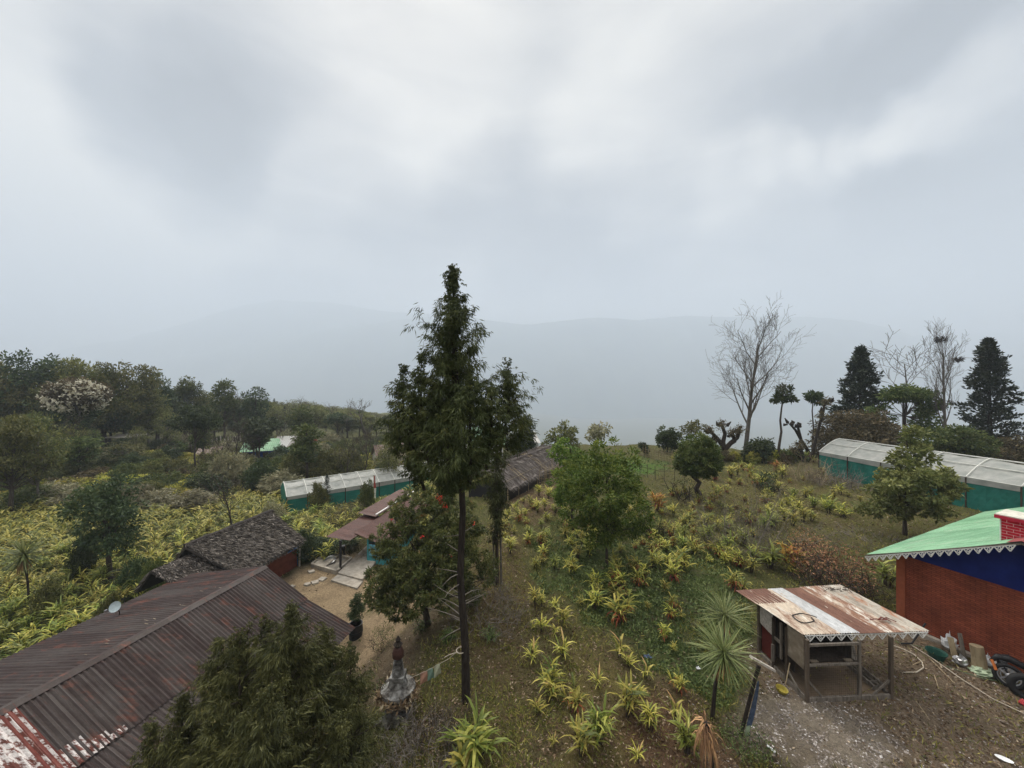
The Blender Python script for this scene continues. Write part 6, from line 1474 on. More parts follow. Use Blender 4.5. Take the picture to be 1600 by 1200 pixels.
# bare trees
r, b, s = put('bare_tree', 'tall bare tree with pale trunk and fan of fine branches on the far edge', 'tree', 1163, 716, rz=.4)
r.scale = (.72, .72, .74); bare_tree(r, (716 - 478) * s, .36, seed=3, levels=4, kids=(15, 6, 4, 3), first=.27, spread=.62, tip=.014, up=.36, wob=.03, reach=.44)
r, b, s = put('bare_tree', 'bare twiggy tree with bird nests behind the right greenhouse', 'tree', 1480, 735, rz=1.0, Y=41)
h = (600 - 535) * s - b.z; r.scale = (.62, .62, .93); bare_tree(r, h, .26, seed=21, levels=4, kids=(14, 5, 4, 3), first=.25, spread=.5, tip=.012, up=.45, wob=.03, reach=.36)
for k, (px, py, q) in enumerate(((1470, 531, .42), (1497, 562, .3))):
    c = at(px, py, 41); mb = MB(); m = 160; P = norm(RNG.normal(size=(m, 3))) * [q, q, q * .6]; mb.quads(leaves(P, norm(RNG.normal(size=(m, 3))), .35, .07), RNG.random(m)); t = mb.build('bird_nest', 'bark_dark'); t.location = c
    tag(t, ('larger bird nest at the very top of the bare nest tree', 'smaller bird nest on a right branch of the bare nest tree')[k], 'nest')
r, b, s = put('bare_tree', 'small bare forked tree above the flat-topped tree', 'tree', 1410, 720, rz=0, Y=46); bare_tree(r, (600 - 566) * s - b.z, .14, seed=5, levels=3, kids=(6, 5, 4), first=.6, spread=.7, tip=.02)
r, b, s = put('bare_tree', 'lone bare tree standing in the misty woods left of the tall conifer', 'tree', 577, 692, rz=0); bare_tree(r, (692 - 634) * s, .22, seed=8, levels=3, kids=(6, 5, 4), first=.55, spread=.8, tip=.03)
# pollarded stumps
def pollard(name, label, px, pb, limbs_, r0, knob, tuft=None, Y=None):
    r, b, s = put(name, label, 'tree', px, pb, rz=0, Y=Y); mb = MB(); rg = np.random.default_rng(int(px)); kn = mb
    for pts, rr in limbs_:
        P = [at(x, y, b.y + k * .1) - b for k, (x, y) in enumerate(pts)]; mb.tube([tuple(p) for p in P], [r0 * rr * (1 - .12 * i) for i in range(len(P))], 7)
        e = P[-1]
        for j in range(5): 
            c = np.array(e) + rg.normal(size=3) * knob * .5; kn.tube([tuple(c - [0, 0, knob * .4]), tuple(c), tuple(c + rg.normal(size=3) * knob * .4 + [0, 0, knob * .5])], [knob * .35, knob * .45, knob * .12], 6)
    mb.build('trunk', 'bark_dark', r)
    if tuft:
        m = 260; C = np.concatenate([np.array([at(p[-1][0], p[-1][1], b.y) - b] * m) for p, _ in limbs_]); C = C + rg.normal(size=C.shape) * knob * .6
        k2 = MB(); k2.quads(leaves(C, norm(rg.normal(size=C.shape) + [0, 0, .3]), .22, .08, rg), rg.random(len(C))); k2.build('sprouts', tuft, r)
pollard('pollarded_tree', 'pollarded tree with thick knobbly branches between the round tree and the big bare tree', 1133, 718, [([(1133, 720), (1131, 700), (1125, 690), (1116, 680), (1108, 672)], 1), ([(1131, 702), (1130, 690), (1133, 678), (1128, 664)], .85), ([(1133, 702), (1142, 692), (1152, 684), (1156, 672)], .9), ([(1140, 694), (1148, 690), (1144, 676)], .7), ([(1122, 686), (1116, 688)], .5)], .32, .42, 'leaf_brownish')
pollard('pollarded_tree', 'leaning pruned stump with two knobbly arms left of the dark spreading tree', 1262, 716, [([(1268, 716), (1260, 700), (1251, 686), (1243, 672), (1234, 662)], .8), ([(1252, 688), (1248, 672), (1246, 664)], .6)], .26, .4)
pollard('pollarded_tree', 'low fan of cut stumps at the foot of the dark spreading tree', 1258, 722, [([(1258, 722), (1248, 712), (1240, 704)], .8), ([(1256, 720), (1252, 706), (1250, 696)], .8), ([(1262, 720), (1270, 706), (1284, 650)], .6), ([(1284, 655), (1288, 634), (1292, 628)], .5)], .28, .4, 'leaf_brownish')
# ------------------------------------------------------------------ strap-leaved field plants
def strap_plant(name, label, mat, seed, stems=7, per=7, h=(.35, .85), L=(.35, .62), W=.06, red=0, cat='plant', spread=.35, droop=(.5, 1.3), group=None):
    rg = np.random.default_rng(seed); r = thing(name, label, cat, (0, 0, 0), group=group); st = MB(); lf = MB(); rd = MB()
    for i in range(stems):
        a = rg.uniform(0, 6.283); q = rg.uniform(.1, 1) * spread; hh = rg.uniform(*h); b = np.array([math.cos(a) * q * .35, math.sin(a) * q * .35, -.05]); t = np.array([math.cos(a) * q, math.sin(a) * q, hh])
        st.tube([tuple(b), tuple((b + t) / 2 + [0, 0, .03]), tuple(t)], [.018, .014, .008], 4, cap=False)
        n = per + 2; tt = rg.uniform(.35, 1.0, n); P = b + (t - b) * tt[:, None]; az = rg.uniform(0, 6.283, n)
        D = np.stack([np.cos(az), np.sin(az), rg.uniform(.35, 1.5, n)], 1)
        V, Fc, k = blades(P, D, rg.uniform(*L, n), W * rg.uniform(.7, 1.25, n), rg.uniform(*droop, n), 3, rg)
        tone = np.clip(rg.random(n) * .55 + .15 + .35 * tt * rg.random(n) + rg.normal() * .08, 0, 1); lf.add(V, Fc, np.repeat(tone, k))
        if red:
            m = red; P = b + (t - b) * rg.uniform(.3, .8, m)[:, None]; az = rg.uniform(0, 6.283, m); D = np.stack([np.cos(az), np.sin(az), rg.uniform(-.2, .4, m)], 1)
            V, Fc, k = blades(P, D, rg.uniform(.25, .45, m), .04, 2.2, 3, rg); rd.add(V, Fc, np.repeat(rg.random(m), k))
    st.build('stem', 'bark', r); lf.build('leaves', mat, r)
    if red: rd.build('withered_leaves', 'leaf_red', r)
    return r

HOUSE_D = np.array([.2286, .9735]); HOUSE_Q = np.array([.9735, -.2286])
def blocked(x, y, m=.4):
    p = np.array([x, y])
    def rect(o, d, u0, u1, v0, v1):
        d = np.array(d) / np.linalg.norm(d); q = np.array([d[1], -d[0]]); w = p - o; u, v = w @ d, w @ q; return u0 - m < u < u1 + m and v0 - m < v < v1 + m
    return (rect(np.array([-12.05, 17.96]), (.2286, .9735), -13, .2, -5, 4.9) or rect(np.array([-16.75, 25.6]), (.2, .98), -7.4, .2, -2.6, 3) or
            rect(np.array([-12.25, 24.2]), (.2, .98), 0, 10, 0, 4.6) or rect(np.array(P_GH1), (10.6, 8.3), 0, 17.5, -5, 2.2) or rect(np.array(P_GH2), (2.75, -11.8), 0, 12.2, -5, 0) or
            rect(np.array([-.35, 26.6]), (5.65, 10), 0, 11.5, -3.7, .3) or rect(np.array([13.64, 13.03]), (.9135, .4067), -.3, 10.6, -6.5, 6.5) and x > 12.6 or
            rect(np.array([7.95, 10.0]), (0, 1), -.9, 2.2, -.5, 2.8) or (-15.5 < x < -5.2 and 15 < y < 26.5 and float(blob(x, y, -11.5, 20.5, 4.2, 4.6, .2)) > .4))
_p = at(448, 777, 35.2); P_GH1 = (_p.x, _p.y); _p = at(1280, 706, 34.9); P_GH2 = (_p.x, _p.y)

CENTRE = 'yellow green strap-leaved plants dotted over the central field'
LEFT = 'yellow green strap-leaved plants of the left field'
variants = []
VLAB = ['yellow green strap-leaved plant growing in the central field', 'small yellow plant with few arching leaves in the central field', 'bushy lime green strap-leaved plant in the central field', 'yellow plant with withered red lower leaves in the central field', 'yellow and brown plant with drooping red leaves in the central field']
protos = [strap_plant('cardamom_plant', VLAB[0], 'leaf_yellow', 1, stems=8, per=6), strap_plant('cardamom_plant', VLAB[1], 'leaf_yellow', 2, stems=3, per=6, h=(.3, .7), spread=.15),
          strap_plant('cardamom_plant', VLAB[2], 'leaf_green_strap', 3, stems=9, per=7), strap_plant('cardamom_plant', VLAB[3], 'leaf_yellow', 4, stems=7, per=6, red=4),
          strap_plant('cardamom_plant', VLAB[4], 'leaf_yellow', 5, stems=7, per=5, red=6), strap_plant('cardamom_plant', VLAB[0], 'leaf_yellow', 6, stems=6, per=7, spread=.3)]
used = [False] * 6
def plant(v, p, s, label=None, group=CENTRE, cat=None, zs=1.0):
    rz = random.uniform(0, 6.28)
    if not used[v]:
        used[v] = True; o = protos[v]; o.location = p; o.rotation_euler = (0, 0, rz); o.scale = (s, s, s * zs); o['group'] = group
        if label: o['label'] = label
        return o
    o = dup(protos[v], p, rz, (s, s, s * zs), label or (VLAB + [VLAB[0]])[v], group)
    return o
# first the ones that can be picked out one by one: (px, py base, variant, size, own label)
NAMED = [(905, 1180, 0, .95, 'yellow green plant at the bottom edge, left of two large ones below the footpath'), (935, 1160, 2, 1.0, 'bushy lime plant at the bottom edge, right of the pair below the footpath'),
    (978, 1118, 0, 1.15, 'largest tall yellow plant below the middle of the green weeds'), (865, 1080, 0, .95, 'broad yellow plant standing alone right of the tall conifer foot'), (833, 1036, 1, .85, 'small yellow star-shaped plant nearest the tall conifer trunk'),
    (880, 1027, 1, 1.0, 'leggy yellow plant left of the bare middle of the field'), (968, 1026, 1, 1.0, 'small yellow plant alone in the bare middle of the field'), (846, 988, 1, .9, 'thin upright yellow plant in brown grass left of the footpath'),
    (880, 980, 5, .85, 'round yellow plant in brown grass beside the footpath'), (836, 948, 5, .85, 'yellow plant highest in the brown grass right of the thin conifer'), (928, 952, 0, 1.0, 'yellow plant with spread leaves just left of the big red-based one'),
    (972, 972, 3, 1.35, 'big yellow plant with dark red base at the edge of the green weeds'), (1052, 905, 3, 1.1, 'pale yellow plant with red base standing in the green weeds'), (1070, 890, 0, 1.15, 'tall yellow plant behind the red-based one in the green weeds'),
    (1048, 965, 4, .65, 'small withered reddish plant in the middle of the green weeds'), (1150, 925, 3, 1.15, 'yellow plant with dark red dead leaves just above the spiky rosettes'), (1172, 895, 0, 1.0, 'yellow plant behind the left corner of the coop roof'),
    (1010, 1060, 1, .7, 'little yellow plant right of the small rag'), (1075, 1178, 2, .9, 'green strap-leaved plant at the bottom left of the withered palm'), (935, 1075, 1, .75, 'sparse little plant above the largest tall yellow plant'), (1385, 915, 2, 1.2, 'yellow green plant by the far corner of the brick house')]
for px, py, v, s, lab in NAMED: plant(v, gpt(px, py), s * .88, lab)
# big dark-leaved ones at the bottom
r = strap_plant('broad_leaved_plant', 'large green broad-leaved plant at the bottom, right of the brushwood', 'leaf_green_strap', 71, stems=11, per=8, h=(.2, .7), L=(.4, .75), W=.065, spread=.4); r.location = gpt(745, 1178); r.scale = (1.05,) * 3
r = strap_plant('broad_leaved_plant', 'smaller yellowing broad-leaved plant at the bottom edge beside the brushwood', 'leaf_yellow', 72, stems=5, per=6, h=(.2, .5), L=(.3, .5), W=.08, spread=.2); r.location = gpt(722, 1215)
for k, (px, py, s, lab) in enumerate(((660, 985, 1.1, 'dark grassy tuft under the red-flowering tree'), (700, 1005, .8, 'dark grassy clump between stupa and tall conifer trunk'), (765, 1000, .8, 'green clump right of the tall conifer trunk'))):
    r = strap_plant('grass_clump', lab, 'leaf_mid', 80 + k, stems=8, per=7, h=(.1, .4), L=(.3, .5), W=.035, spread=.35, droop=(.8, 1.6)); r.location = gpt(px, py); r.scale = (s,) * 3
# random ones in the bands where the photo shows them
rp = random.Random(5); cnt = 0; taken = []
BANDS = [(785, 1160, 795, 890, 104, (0, 2, 5, 0, 3, 4)), (1020, 1200, 770, 880, 34, (3, 4, 4, 2, 3)), (1190, 1345, 772, 832, 44, (0, 0, 2, 5)), (1090, 1290, 730, 772, 32, (3, 0, 5, 4)), (1200, 1320, 712, 735, 12, (0, 2)), (880, 1010, 880, 950, 9, (0, 3, 4)), (1230, 1400, 830, 900, 8, (0, 2)), (800, 870, 770, 800, 7, (0, 5)), (815, 1090, 925, 1195, 26, (1, 5, 1, 3))]
for x0, x1, y0, y1, n, vs in BANDS:
    k = 0; tries = 0
    while k < n and tries < 900:
        tries += 1; px, py = rp.uniform(x0, x1), rp.uniform(y0, y1)
        p = gpt(px, py)
        if blocked(p.x, p.y, .3) or any((p.x - a) ** 2 + (p.y - b) ** 2 < (.5 if tries < 600 else .35) ** 2 for a, b in taken): continue
        taken.append((p.x, p.y)); k += 1; cnt += 1
        plant(rp.choice(vs), p, rp.uniform(.42, 1.0) * (1.25 if p.y > 30 else 1) * (.7 if y0 > 920 else 1))
r = strap_plant('cardamom_plant', 'bright orange and yellow plant near the dry thicket behind the coop', 'leaf_orange', 91, stems=8, per=7, h=(.4, 1.0), L=(.4, .7), W=.07, red=4); r.location = gpt(1238, 892); r.scale = (1.15,) * 3
r2 = dup(r, gpt(1030, 800), 1, 1.3, 'orange and red leaved plant right of the bright bushy tree')
r = dup(r, gpt(1215, 740), 2, 1.2, 'orange plant on the far edge behind the reeds')
r = strap_plant('cardamom_plant', 'lime green plant beside the orange one near the dry thicket', 'leaf_green_strap', 92, stems=9, per=8, h=(.3, .8), L=(.4, .6), W=.08); r.location = gpt(1203, 888); r.scale = (1.2,) * 3

# left field
lf = [strap_plant('field_plant', '', 'leaf_field', 101, stems=7, per=6), strap_plant('field_plant', '', 'leaf_yellow', 102, stems=8, per=6), strap_plant('field_plant', '', 'leaf_green_strap', 103, stems=9, per=7, L=(.4, .7)), strap_plant('field_plant', '', 'leaf_field', 104, stems=6, per=7, h=(.5, 1.1))]
LL = ['dull green strap-leaved plant in the left field beyond the tin roof', 'bright yellow strap-leaved plant in the left field beyond the tin roof', 'lush green strap-leaved plant in the left field beyond the tin roof', 'taller dull strap-leaved plant in the left field beyond the tin roof']
for o, l in zip(lf, LL): tag(o, l, group=LEFT)
pts = []
rp = random.Random(9); tries = 0; grid = {}
while len(pts) < 2000 and tries < 60000:
    tries += 1; y = 14 + 44 * rp.random() ** .95; x = -rp.uniform(.12 * y + 3, 1.9 * y + 2)
    if x < -80 or blocked(x, y, .1): continue
    key = (int(x / .8), int(y / .8))
    if any((x - a) ** 2 + (y - b) ** 2 < .72 ** 2 for i in (-1, 0, 1) for j in (-1, 0, 1) for a, b in grid.get((key[0] + i, key[1] + j), [])): continue
    z = float(H(x, y)); px = 800 + F * x / y; py = 600 - F * z / y
    if px < -260 or x > -9 and y < 27: continue
    if x > -5.5: continue
    grid.setdefault(key, []).append((x, y)); pts.append((x, y, z))
pts.sort(key=lambda p: p[0] ** 2 + p[1] ** 2 + (9e4 if 800 + F * p[0] / p[1] < -30 else 0))
vis = [p for p in pts if not (-14 < p[0] < -8 and p[1] < 22)]
far = MB(); usedl = [False] * 4
for i, (x, y, z) in enumerate(vis):
    v = rp.choice((0, 0, 0, 1, 1, 2, 2, 3)) if y > 20 else rp.choice((1, 2, 2, 0)); s = rp.uniform(.8, 1.25)
    if i < 290:
        if not usedl[v]: usedl[v] = True; lf[v].location = (x, y, z); lf[v].scale = (s,) * 3
        else: dup(lf[v], (x, y, z), rp.uniform(0, 6.28), s, LL[v], LEFT)
    else:
        rg = np.random.default_rng(i); n = 26; a = rg.uniform(0, 6.283, n); q = rg.uniform(0, .35, n) * s
        P = np.stack([x + np.cos(a) * q, y + np.sin(a) * q, z + rg.uniform(.2, .8, n) * s], 1); D = np.stack([np.cos(a), np.sin(a), rg.uniform(.2, 1.2, n)], 1)
        V, Fc, k = blades(P, D, rg.uniform(.4, .65, n) * s, .11, rg.uniform(.6, 1.5, n), 2, rg); tone = rg.uniform(-.2, .25)
        far.add(V, Fc, np.repeat(np.clip(rg.random(n) * .6 + .2 + tone, 0, 1), k))
o = far.build('field_planting', 'leaf_field'); tag(o, kind='stuff')

# ------------------------------------------------------------------ spiky rosettes on stems
def rosette(name, label, p, stem, R_, n, seed, lean=(0, 0), mat='leaf_cordyline', W=.027, old=40):
    rg = np.random.default_rng(seed); r = thing(name, label, 'palm', p); top = np.array([lean[0], lean[1], stem])
    mb = MB(); mb.tube([(0, 0, -.2), (lean[0] * .3, lean[1] * .3, stem * .5), tuple(top)], [.055, .045, .06], 7); mb.build('trunk', 'bark_dark', r)
    d = norm(rg.normal(size=(n, 3))); d[:, 2] = rg.uniform(-.75, 1.0, n); hz = np.sqrt(np.maximum(0, 1 - d[:, 2] ** 2)); az = rg.uniform(0, 6.283, n); d = np.stack([np.cos(az) * hz, np.sin(az) * hz, d[:, 2]], 1)
    V, Fc, k = blades(np.tile(top, (n, 1)) + d * .05 + np.array([0, 0, .12]) * rg.uniform(-1, 1, (n, 1)), d, R_ * rg.uniform(.75, 1.1, n), W * rg.uniform(.7, 1.2, n), rg.uniform(.1, .35, n), 4, rg)
    mb = MB(); mb.add(V, Fc, np.repeat(np.clip(rg.random(n) * .6 + .2 + .1 * d[:, 2], 0, 1), k)); mb.build('leaves', mat, r)
    if old:
        n = old; az = rg.uniform(0, 6.283, n); d = np.stack([np.cos(az) * .6, np.sin(az) * .6, -rg.uniform(.6, 1.4, n)], 1); mb = MB()
        V, Fc, k = blades(np.tile(top - [0, 0, .1], (n, 1)), d, R_ * rg.uniform(.4, .8, n), W, 1.2, 3, rg); mb.add(V, Fc, np.repeat(rg.random(n), k)); mb.build('dead_leaves', 'leaf_dry', r)
    return r
p = gpt(1112, 1122); t = at(1131, 1022, p.y - .1) - p
rosette('spiky_palm', 'large spiky rosette palm on thin dark stem, the nearer of two by coop', p, t.z, .84, 210, 3, (t.x, t.y))
p = gpt(1135, 1050); t = at(1132, 962, p.y) - p
rosette('spiky_palm', 'spiky rosette palm behind and above the nearer one, left of coop', p, t.z, .86, 180, 4, (t.x, 0), old=6)
p = gpt(46, 952); t = at(37, 868, p.y) - p
rosette('spiky_palm', 'solitary spiky rosette palm in the left field near the left edge', p, t.z, 1.2, 200, 5, (t.x, 0), W=.05, old=60)
p = gpt(1118, 1225); t = at(1103, 1128, p.y) - p
r = thing('withered_palm', 'withered palm with hanging straw coloured leaves at the bottom, left of the leaning pole', 'palm', p); mb = MB(); mb.tube([(0, 0, -.2), (t.x * .5, 0, t.z * .5), tuple(t)], [.05, .045, .05], 7); mb.build('trunk', 'bark_dark', r)
mb = MB(); n = 90; rg = np.random.default_rng(9); az = rg.uniform(0, 6.28, n); d = np.stack([np.cos(az) * .45, np.sin(az) * .45, rg.uniform(-.3, .9, n)], 1)
V, Fc, k = blades(np.tile(np.array(t), (n, 1)) - np.array([0, 0, 1.]) * rg.random((n, 1)) * .5, d, rg.uniform(.3, .75, n), .025, rg.uniform(3, 5, n), 5, rg); mb.add(V, Fc, np.repeat(rg.random(n), k)); mb.build('leaves', 'leaf_dry', r)

# ------------------------------------------------------------------ thickets
def thicket(name, label, px, py, n, w, h, r0, mat, seed, cat='bush', curl=.5, depth=None, leaves_=None, flat_=0.6):
    p = gpt(px, py); rg = np.random.default_rng(seed); r = thing(name, label, cat, p); mb = MB()
    for i in range(n):
        a = rg.uniform(0, 6.283); q = math.sqrt(rg.random()) * w * .5; b = np.array([math.cos(a) * q, math.sin(a) * q * (depth or 1), -.05]); d = norm(np.array([math.cos(a) * flat_, math.sin(a) * flat_, 1.0]) + rg.normal(size=3) * .4)
        L = h * rg.uniform(.5, 1.25); P = [b]
        for k in range(6): d = norm(d + rg.normal(size=3) * curl * .5); P.append(P[-1] + d * L / 6)
        mb.tube([tuple(x) for x in P], list(np.linspace(r0 * rg.uniform(.6, 1.3), r0 * .25, 7)), 3, cap=False)
        for k in (2, 3, 4, 5):
            e = P[k]; dd = norm(d + rg.normal(size=3) * .9); mb.tube([tuple(e), tuple(e + dd * L * .16), tuple(e + dd * L * .3 + rg.normal(size=3) * .03)], [r0 * .4, r0 * .3, r0 * .12], 3, cap=False)
    mb.build('branches', mat, r)
    if leaves_:
        m, lmat, ls = leaves_; a = rg.uniform(0, 6.28, m); q = np.sqrt(rg.random(m)) * w * .55; P = np.stack([np.cos(a) * q, np.sin(a) * q * (depth or 1), rg.random(m) ** .8 * h], 1)
        k = MB(); k.quads(leaves(P, norm(rg.normal(size=(m, 3))), ls, ls * .4, rg), rg.random(m)); k.build('leaves', lmat, r)
    return r
thicket('brushwood', 'tangle of pale bare branches in the foreground below the stupa', 655, 1190, 170, 1.7, .8, .011, 'twig', 1, curl=.9)
thicket('brushwood', 'tangle of brown bare twigs left of the broad-leaved plant in the foreground', 690, 1150, 110, 1.2, .6, .008, 'bark', 2, curl=.9, leaves_=(300, 'litter', .05))
thicket('bare_bush', 'pale leafless bush just right of the tall conifer trunk', 758, 958, 90, 2.4, 1.5, .010, 'twig', 3, curl=.7)
thicket('bare_bush', 'low pale twigs spreading between the two conifers', 790, 985, 40, 1.9, .9, .009, 'twig', 4, curl=.8)
thicket('dry_thicket', 'brown thicket of dried knotted shrubs behind the coop', 1300, 912, 130, 2.6, 1.5, .022, 'bark', 5, curl=1.1, leaves_=(1500, 'leaf_dry', .12))
thicket('dry_thicket', 'brown dried shrub at the left of the larger dry thicket', 1262, 868, 60, 1.5, 1.1, .018, 'bark', 6, curl=1.0, leaves_=(600, 'leaf_dry', .10))
thicket('reeds', 'stand of tall thin grey leafless stems in the middle right of the field', 1160, 862, 80, 3.2, 3.4, .011, 'twig', 7, curl=.12, flat_=.06, leaves_=(900, 'leaf_brownish', .07))
thicket('reeds', 'thin tall stems at the right of the grey leafless stand', 1185, 850, 22, 2.0, 2.6, .010, 'twig', 17, curl=.12, flat_=.06)
thicket('reeds', 'pale dry reeds left of the right greenhouse corner', 1256, 752, 90, 3.0, 2.2, .016, 'bamboo', 8, curl=.25, flat_=.35)
thicket('dry_thicket', 'grey dry branch heap against the right greenhouse side', 1306, 758, 120, 3.6, 1.9, .02, 'twig', 9, curl=.6)
thicket('brush_pile', 'pile of cut dry branches behind the washing platform', 560, 866, 150, 2.8, 1.0, .02, 'bamboo', 10, curl=.9, flat_=1.6)
thicket('bare_bush', 'reddish brown leafless shrub left of the maroon roof', 540, 818, 130, 3.0, 1.7, .012, 'bark', 11, curl=.5, leaves_=(1500, 'leaf_brownish', .10))
thicket('small_shrub', 'small thin-leaved shrub between barrel and stupa', 600, 1010, 50, .9, .9, .008, 'bark_dark', 12, curl=.6, leaves_=(500, 'leaf_mid', .06))
thicket('dry_heap', 'heap of grey dry palm fronds behind the leafy tree by the green roof', 1372, 852, 260, 5.0, .5, .014, 'twig', 13, curl=.2, flat_=3.0)
thicket('small_shrub', 'low leafy weeds at the foot of the leaning pole', 1165, 1170, 60, 1.0, .35, .004, 'bark_dark', 15, curl=.6, leaves_=(900, 'leaf_weed', .06))
thicket('small_shrub', 'little dark bush with red base in the field left of the reeds', 1022, 835, 40, .9, 1.2, .02, 'bark_dark', 16, curl=.6, leaves_=(500, 'leaf_mid', .10))
thicket('small_shrub', 'small round dark plant between reeds and greenhouse', 1199, 768, 30, 1.0, 1.5, .02, 'bark_dark', 18, curl=.5, leaves_=(600, 'leaf_dark', .16))
thicket('small_shrub', 'dark leafless stubby shrub left of the clipped tree trunk', 1068, 778, 18, 1.6, 1.6, .035, 'bark_dark', 19, curl=.5, leaves_=(120, 'leaf_mid', .16))

# ------------------------------------------------------------------ woods and bushes: one prototype of each kind, then copies
GPX = []
def proto(kind, seed):
    nm = {'dense': 'dense_tree', 'tall': 'tall_tree', 'umbrella': 'umbrella_tree', 'bush': 'bush', 'loose': 'loose_tree', 'spire': 'conifer', 'bigleaf': 'big_leaved_shrub', 'bare': 'leafless_tree', 'clump': 'bush'}[kind]
    r = thing(nm, '', 'tree' if kind not in ('bush', 'bigleaf', 'clump') else 'bush')
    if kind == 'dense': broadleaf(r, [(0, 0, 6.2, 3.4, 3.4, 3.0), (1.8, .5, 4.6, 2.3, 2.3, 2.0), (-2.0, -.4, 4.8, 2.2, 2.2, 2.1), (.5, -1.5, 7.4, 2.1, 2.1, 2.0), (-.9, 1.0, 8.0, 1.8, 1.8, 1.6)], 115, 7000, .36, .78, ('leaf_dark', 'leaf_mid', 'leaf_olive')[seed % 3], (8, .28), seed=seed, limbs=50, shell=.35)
    if kind == 'tall': broadleaf(r, [(0, 0, 8.2, 1.7, 1.7, 1.6), (.8, .3, 6.6, 1.5, 1.5, 1.2), (-1.0, 0, 6.2, 1.4, 1.4, 1.1), (0, 0, 5.0, 1.3, 1.3, 1.2)], 90, 2600, .42, .62, ('leaf_mid', 'leaf_dark')[seed % 2], (9, .2), seed=seed, limbs=26)
    if kind == 'umbrella': broadleaf(r, [(0, 0, 8.6, 3.2, 3.2, 1.2), (-1.8, .6, 7.6, 2, 2, 1.0), (2.0, 0, 7.6, 1.9, 1.9, .9)], 130, 4200, .42, .75, 'leaf_dark', (8.5, .2), seed=seed, limbs=30, base=.55)
    if kind == 'loose': broadleaf(r, [(0, 0, 6.5, 3.6, 3.6, 3.2), (1.5, .5, 4.0, 2.6, 2.6, 2)], 150, 2600, .40, .8, 'leaf_grey' if seed % 2 else 'leaf_olive', (8.5, .18), seed=seed, limbs=80, bark='bark_pale')
    if kind == 'bush': broadleaf(r, [(0, 0, 1.3, 1.7, 1.7, 1.2), (1.1, .3, 1.0, 1.1, 1.1, .9), (-1.0, -.3, 1.1, 1.2, 1.2, .9), (.1, -.4, 2.1, 1.0, 1.0, .8)], 150, 5200, .22, .36, ('leaf_mid', 'leaf_dark', 'leaf_olive')[seed % 3], (2.0, .07), seed=seed, limbs=12)
    if kind == 'clump': broadleaf(r, [(0, 0, 1.0, 1.5, 1.5, 1.0), (1.0, .3, .9, 1.1, 1.1, .8), (-1.0, -.3, .9, 1.2, 1.2, .8)], 110, 3200, .26, .36, ('leaf_field', 'leaf_brownish')[seed % 2], None, seed=seed)
    if kind == 'bigleaf': broadleaf(r, [(0, 0, 1.7, 1.7, 1.7, 1.3), (.9, .2, 1.2, 1.2, 1.2, 1.0), (-.9, 0, 1.2, 1.2, 1.2, 1.0)], 120, 2600, .42, .4, 'leaf_grey' if seed % 2 else 'leaf_mid', (2.2, .08), seed=seed, aspect=.3)
    if kind == 'spire': conifer(r, 10, 3.6, seed, n=2600, mat='leaf_pine')
    if kind == 'bare': bare_tree(r, 10, .16, seed=seed, levels=3, kids=(9, 5, 4), first=.35, spread=.6, tip=.02, mat='bark')
    return r
SIZE = {'dense': (7.6, 10), 'tall': (4.4, 10), 'umbrella': (6.6, 10), 'bush': (4.2, 2.9), 'loose': (7.6, 10), 'spire': (3.6, 10), 'bigleaf': (4.2, 3.0), 'bare': (6, 12), 'clump': (4.2, 2.0)}
PR = {}
def veg(kind, px, pb, pt, wpx, label, group=None, var=None, Y=None):
    if Y is None: p = gpt(px, pb)
    else: x = (px - 800) / F * Y; p = Vector((x, Y, float(H(x, Y))))
    s = p.y / F; h = (600 - pt) * s - p.z; w = wpx * s; v = var if var is not None else random.randrange(3)
    W0, H0 = SIZE[kind]; sc = (w / W0, w / W0, h / H0); key = (kind, v)
    if key not in PR:
        o = PR[key] = proto(kind, v + 10 * len(kind)); o.location = p; o.rotation_euler = (0, 0, random.uniform(0, 6.28)); o.scale = sc; o['label'] = label
        if group: o['group'] = group
        return o
    return dup(PR[key], p, random.uniform(0, 6.28), sc, label, group)
rr = random.Random(77)
WOOD = 'trees of the dark wood on the left hill'
for i, (k, px, pb, pt, w, v) in enumerate([('dense', 15, 706, 562, 95, 0), ('dense', 62, 700, 549, 105, 1), ('dense', 118, 700, 556, 95, 0), ('dense', 160, 698, 566, 80, 2), ('dense', 196, 697, 563, 95, 0), ('dense', 222, 694, 580, 60, 0), ('tall', 248, 694, 586, 34, 1),
        ('dense', 289, 692, 588, 72, 2), ('dense', 318, 692, 604, 52, 0), ('tall', 351, 697, 597, 44, 0), ('dense', 335, 694, 630, 46, 0), ('dense', 372, 694, 622, 44, 1), ('tall', 399, 694, 606, 50, 1), ('dense', 262, 693, 612, 50, 1), ('dense', 90, 705, 600, 90, 1), ('dense', 30, 708, 610, 90, 0), ('loose', 232, 694, 612, 60, 0),
        ('dense', 165, 696, 612, 80, 1), ('dense', -30, 708, 555, 90, 0), ('dense', -90, 712, 560, 95, 1), ('dense', -150, 715, 552, 95, 0), ('dense', -215, 718, 560, 95, 2), ('dense', -120, 725, 600, 90, 1), ('dense', 0, 705, 585, 80, 2), ('tall', 212, 694, 600, 40, 0), ('dense', 300, 694, 625, 60, 0), ('dense', 132, 704, 596, 70, 0), ('dense', 60, 708, 590, 80, 0), ('dense', 245, 694, 628, 60, 0), ('dense', 196, 696, 622, 66, 0)]):
    veg(k, px, pb, pt + rr.uniform(-6, 10), w * rr.uniform(.75, 1.0), {'dense': 'dense dark tree in the wood on the left skyline', 'tall': 'tall narrow tree rising from the wood on the left skyline', 'loose': 'loose pale tree at the edge of the left wood'}[k], WOOD, v)
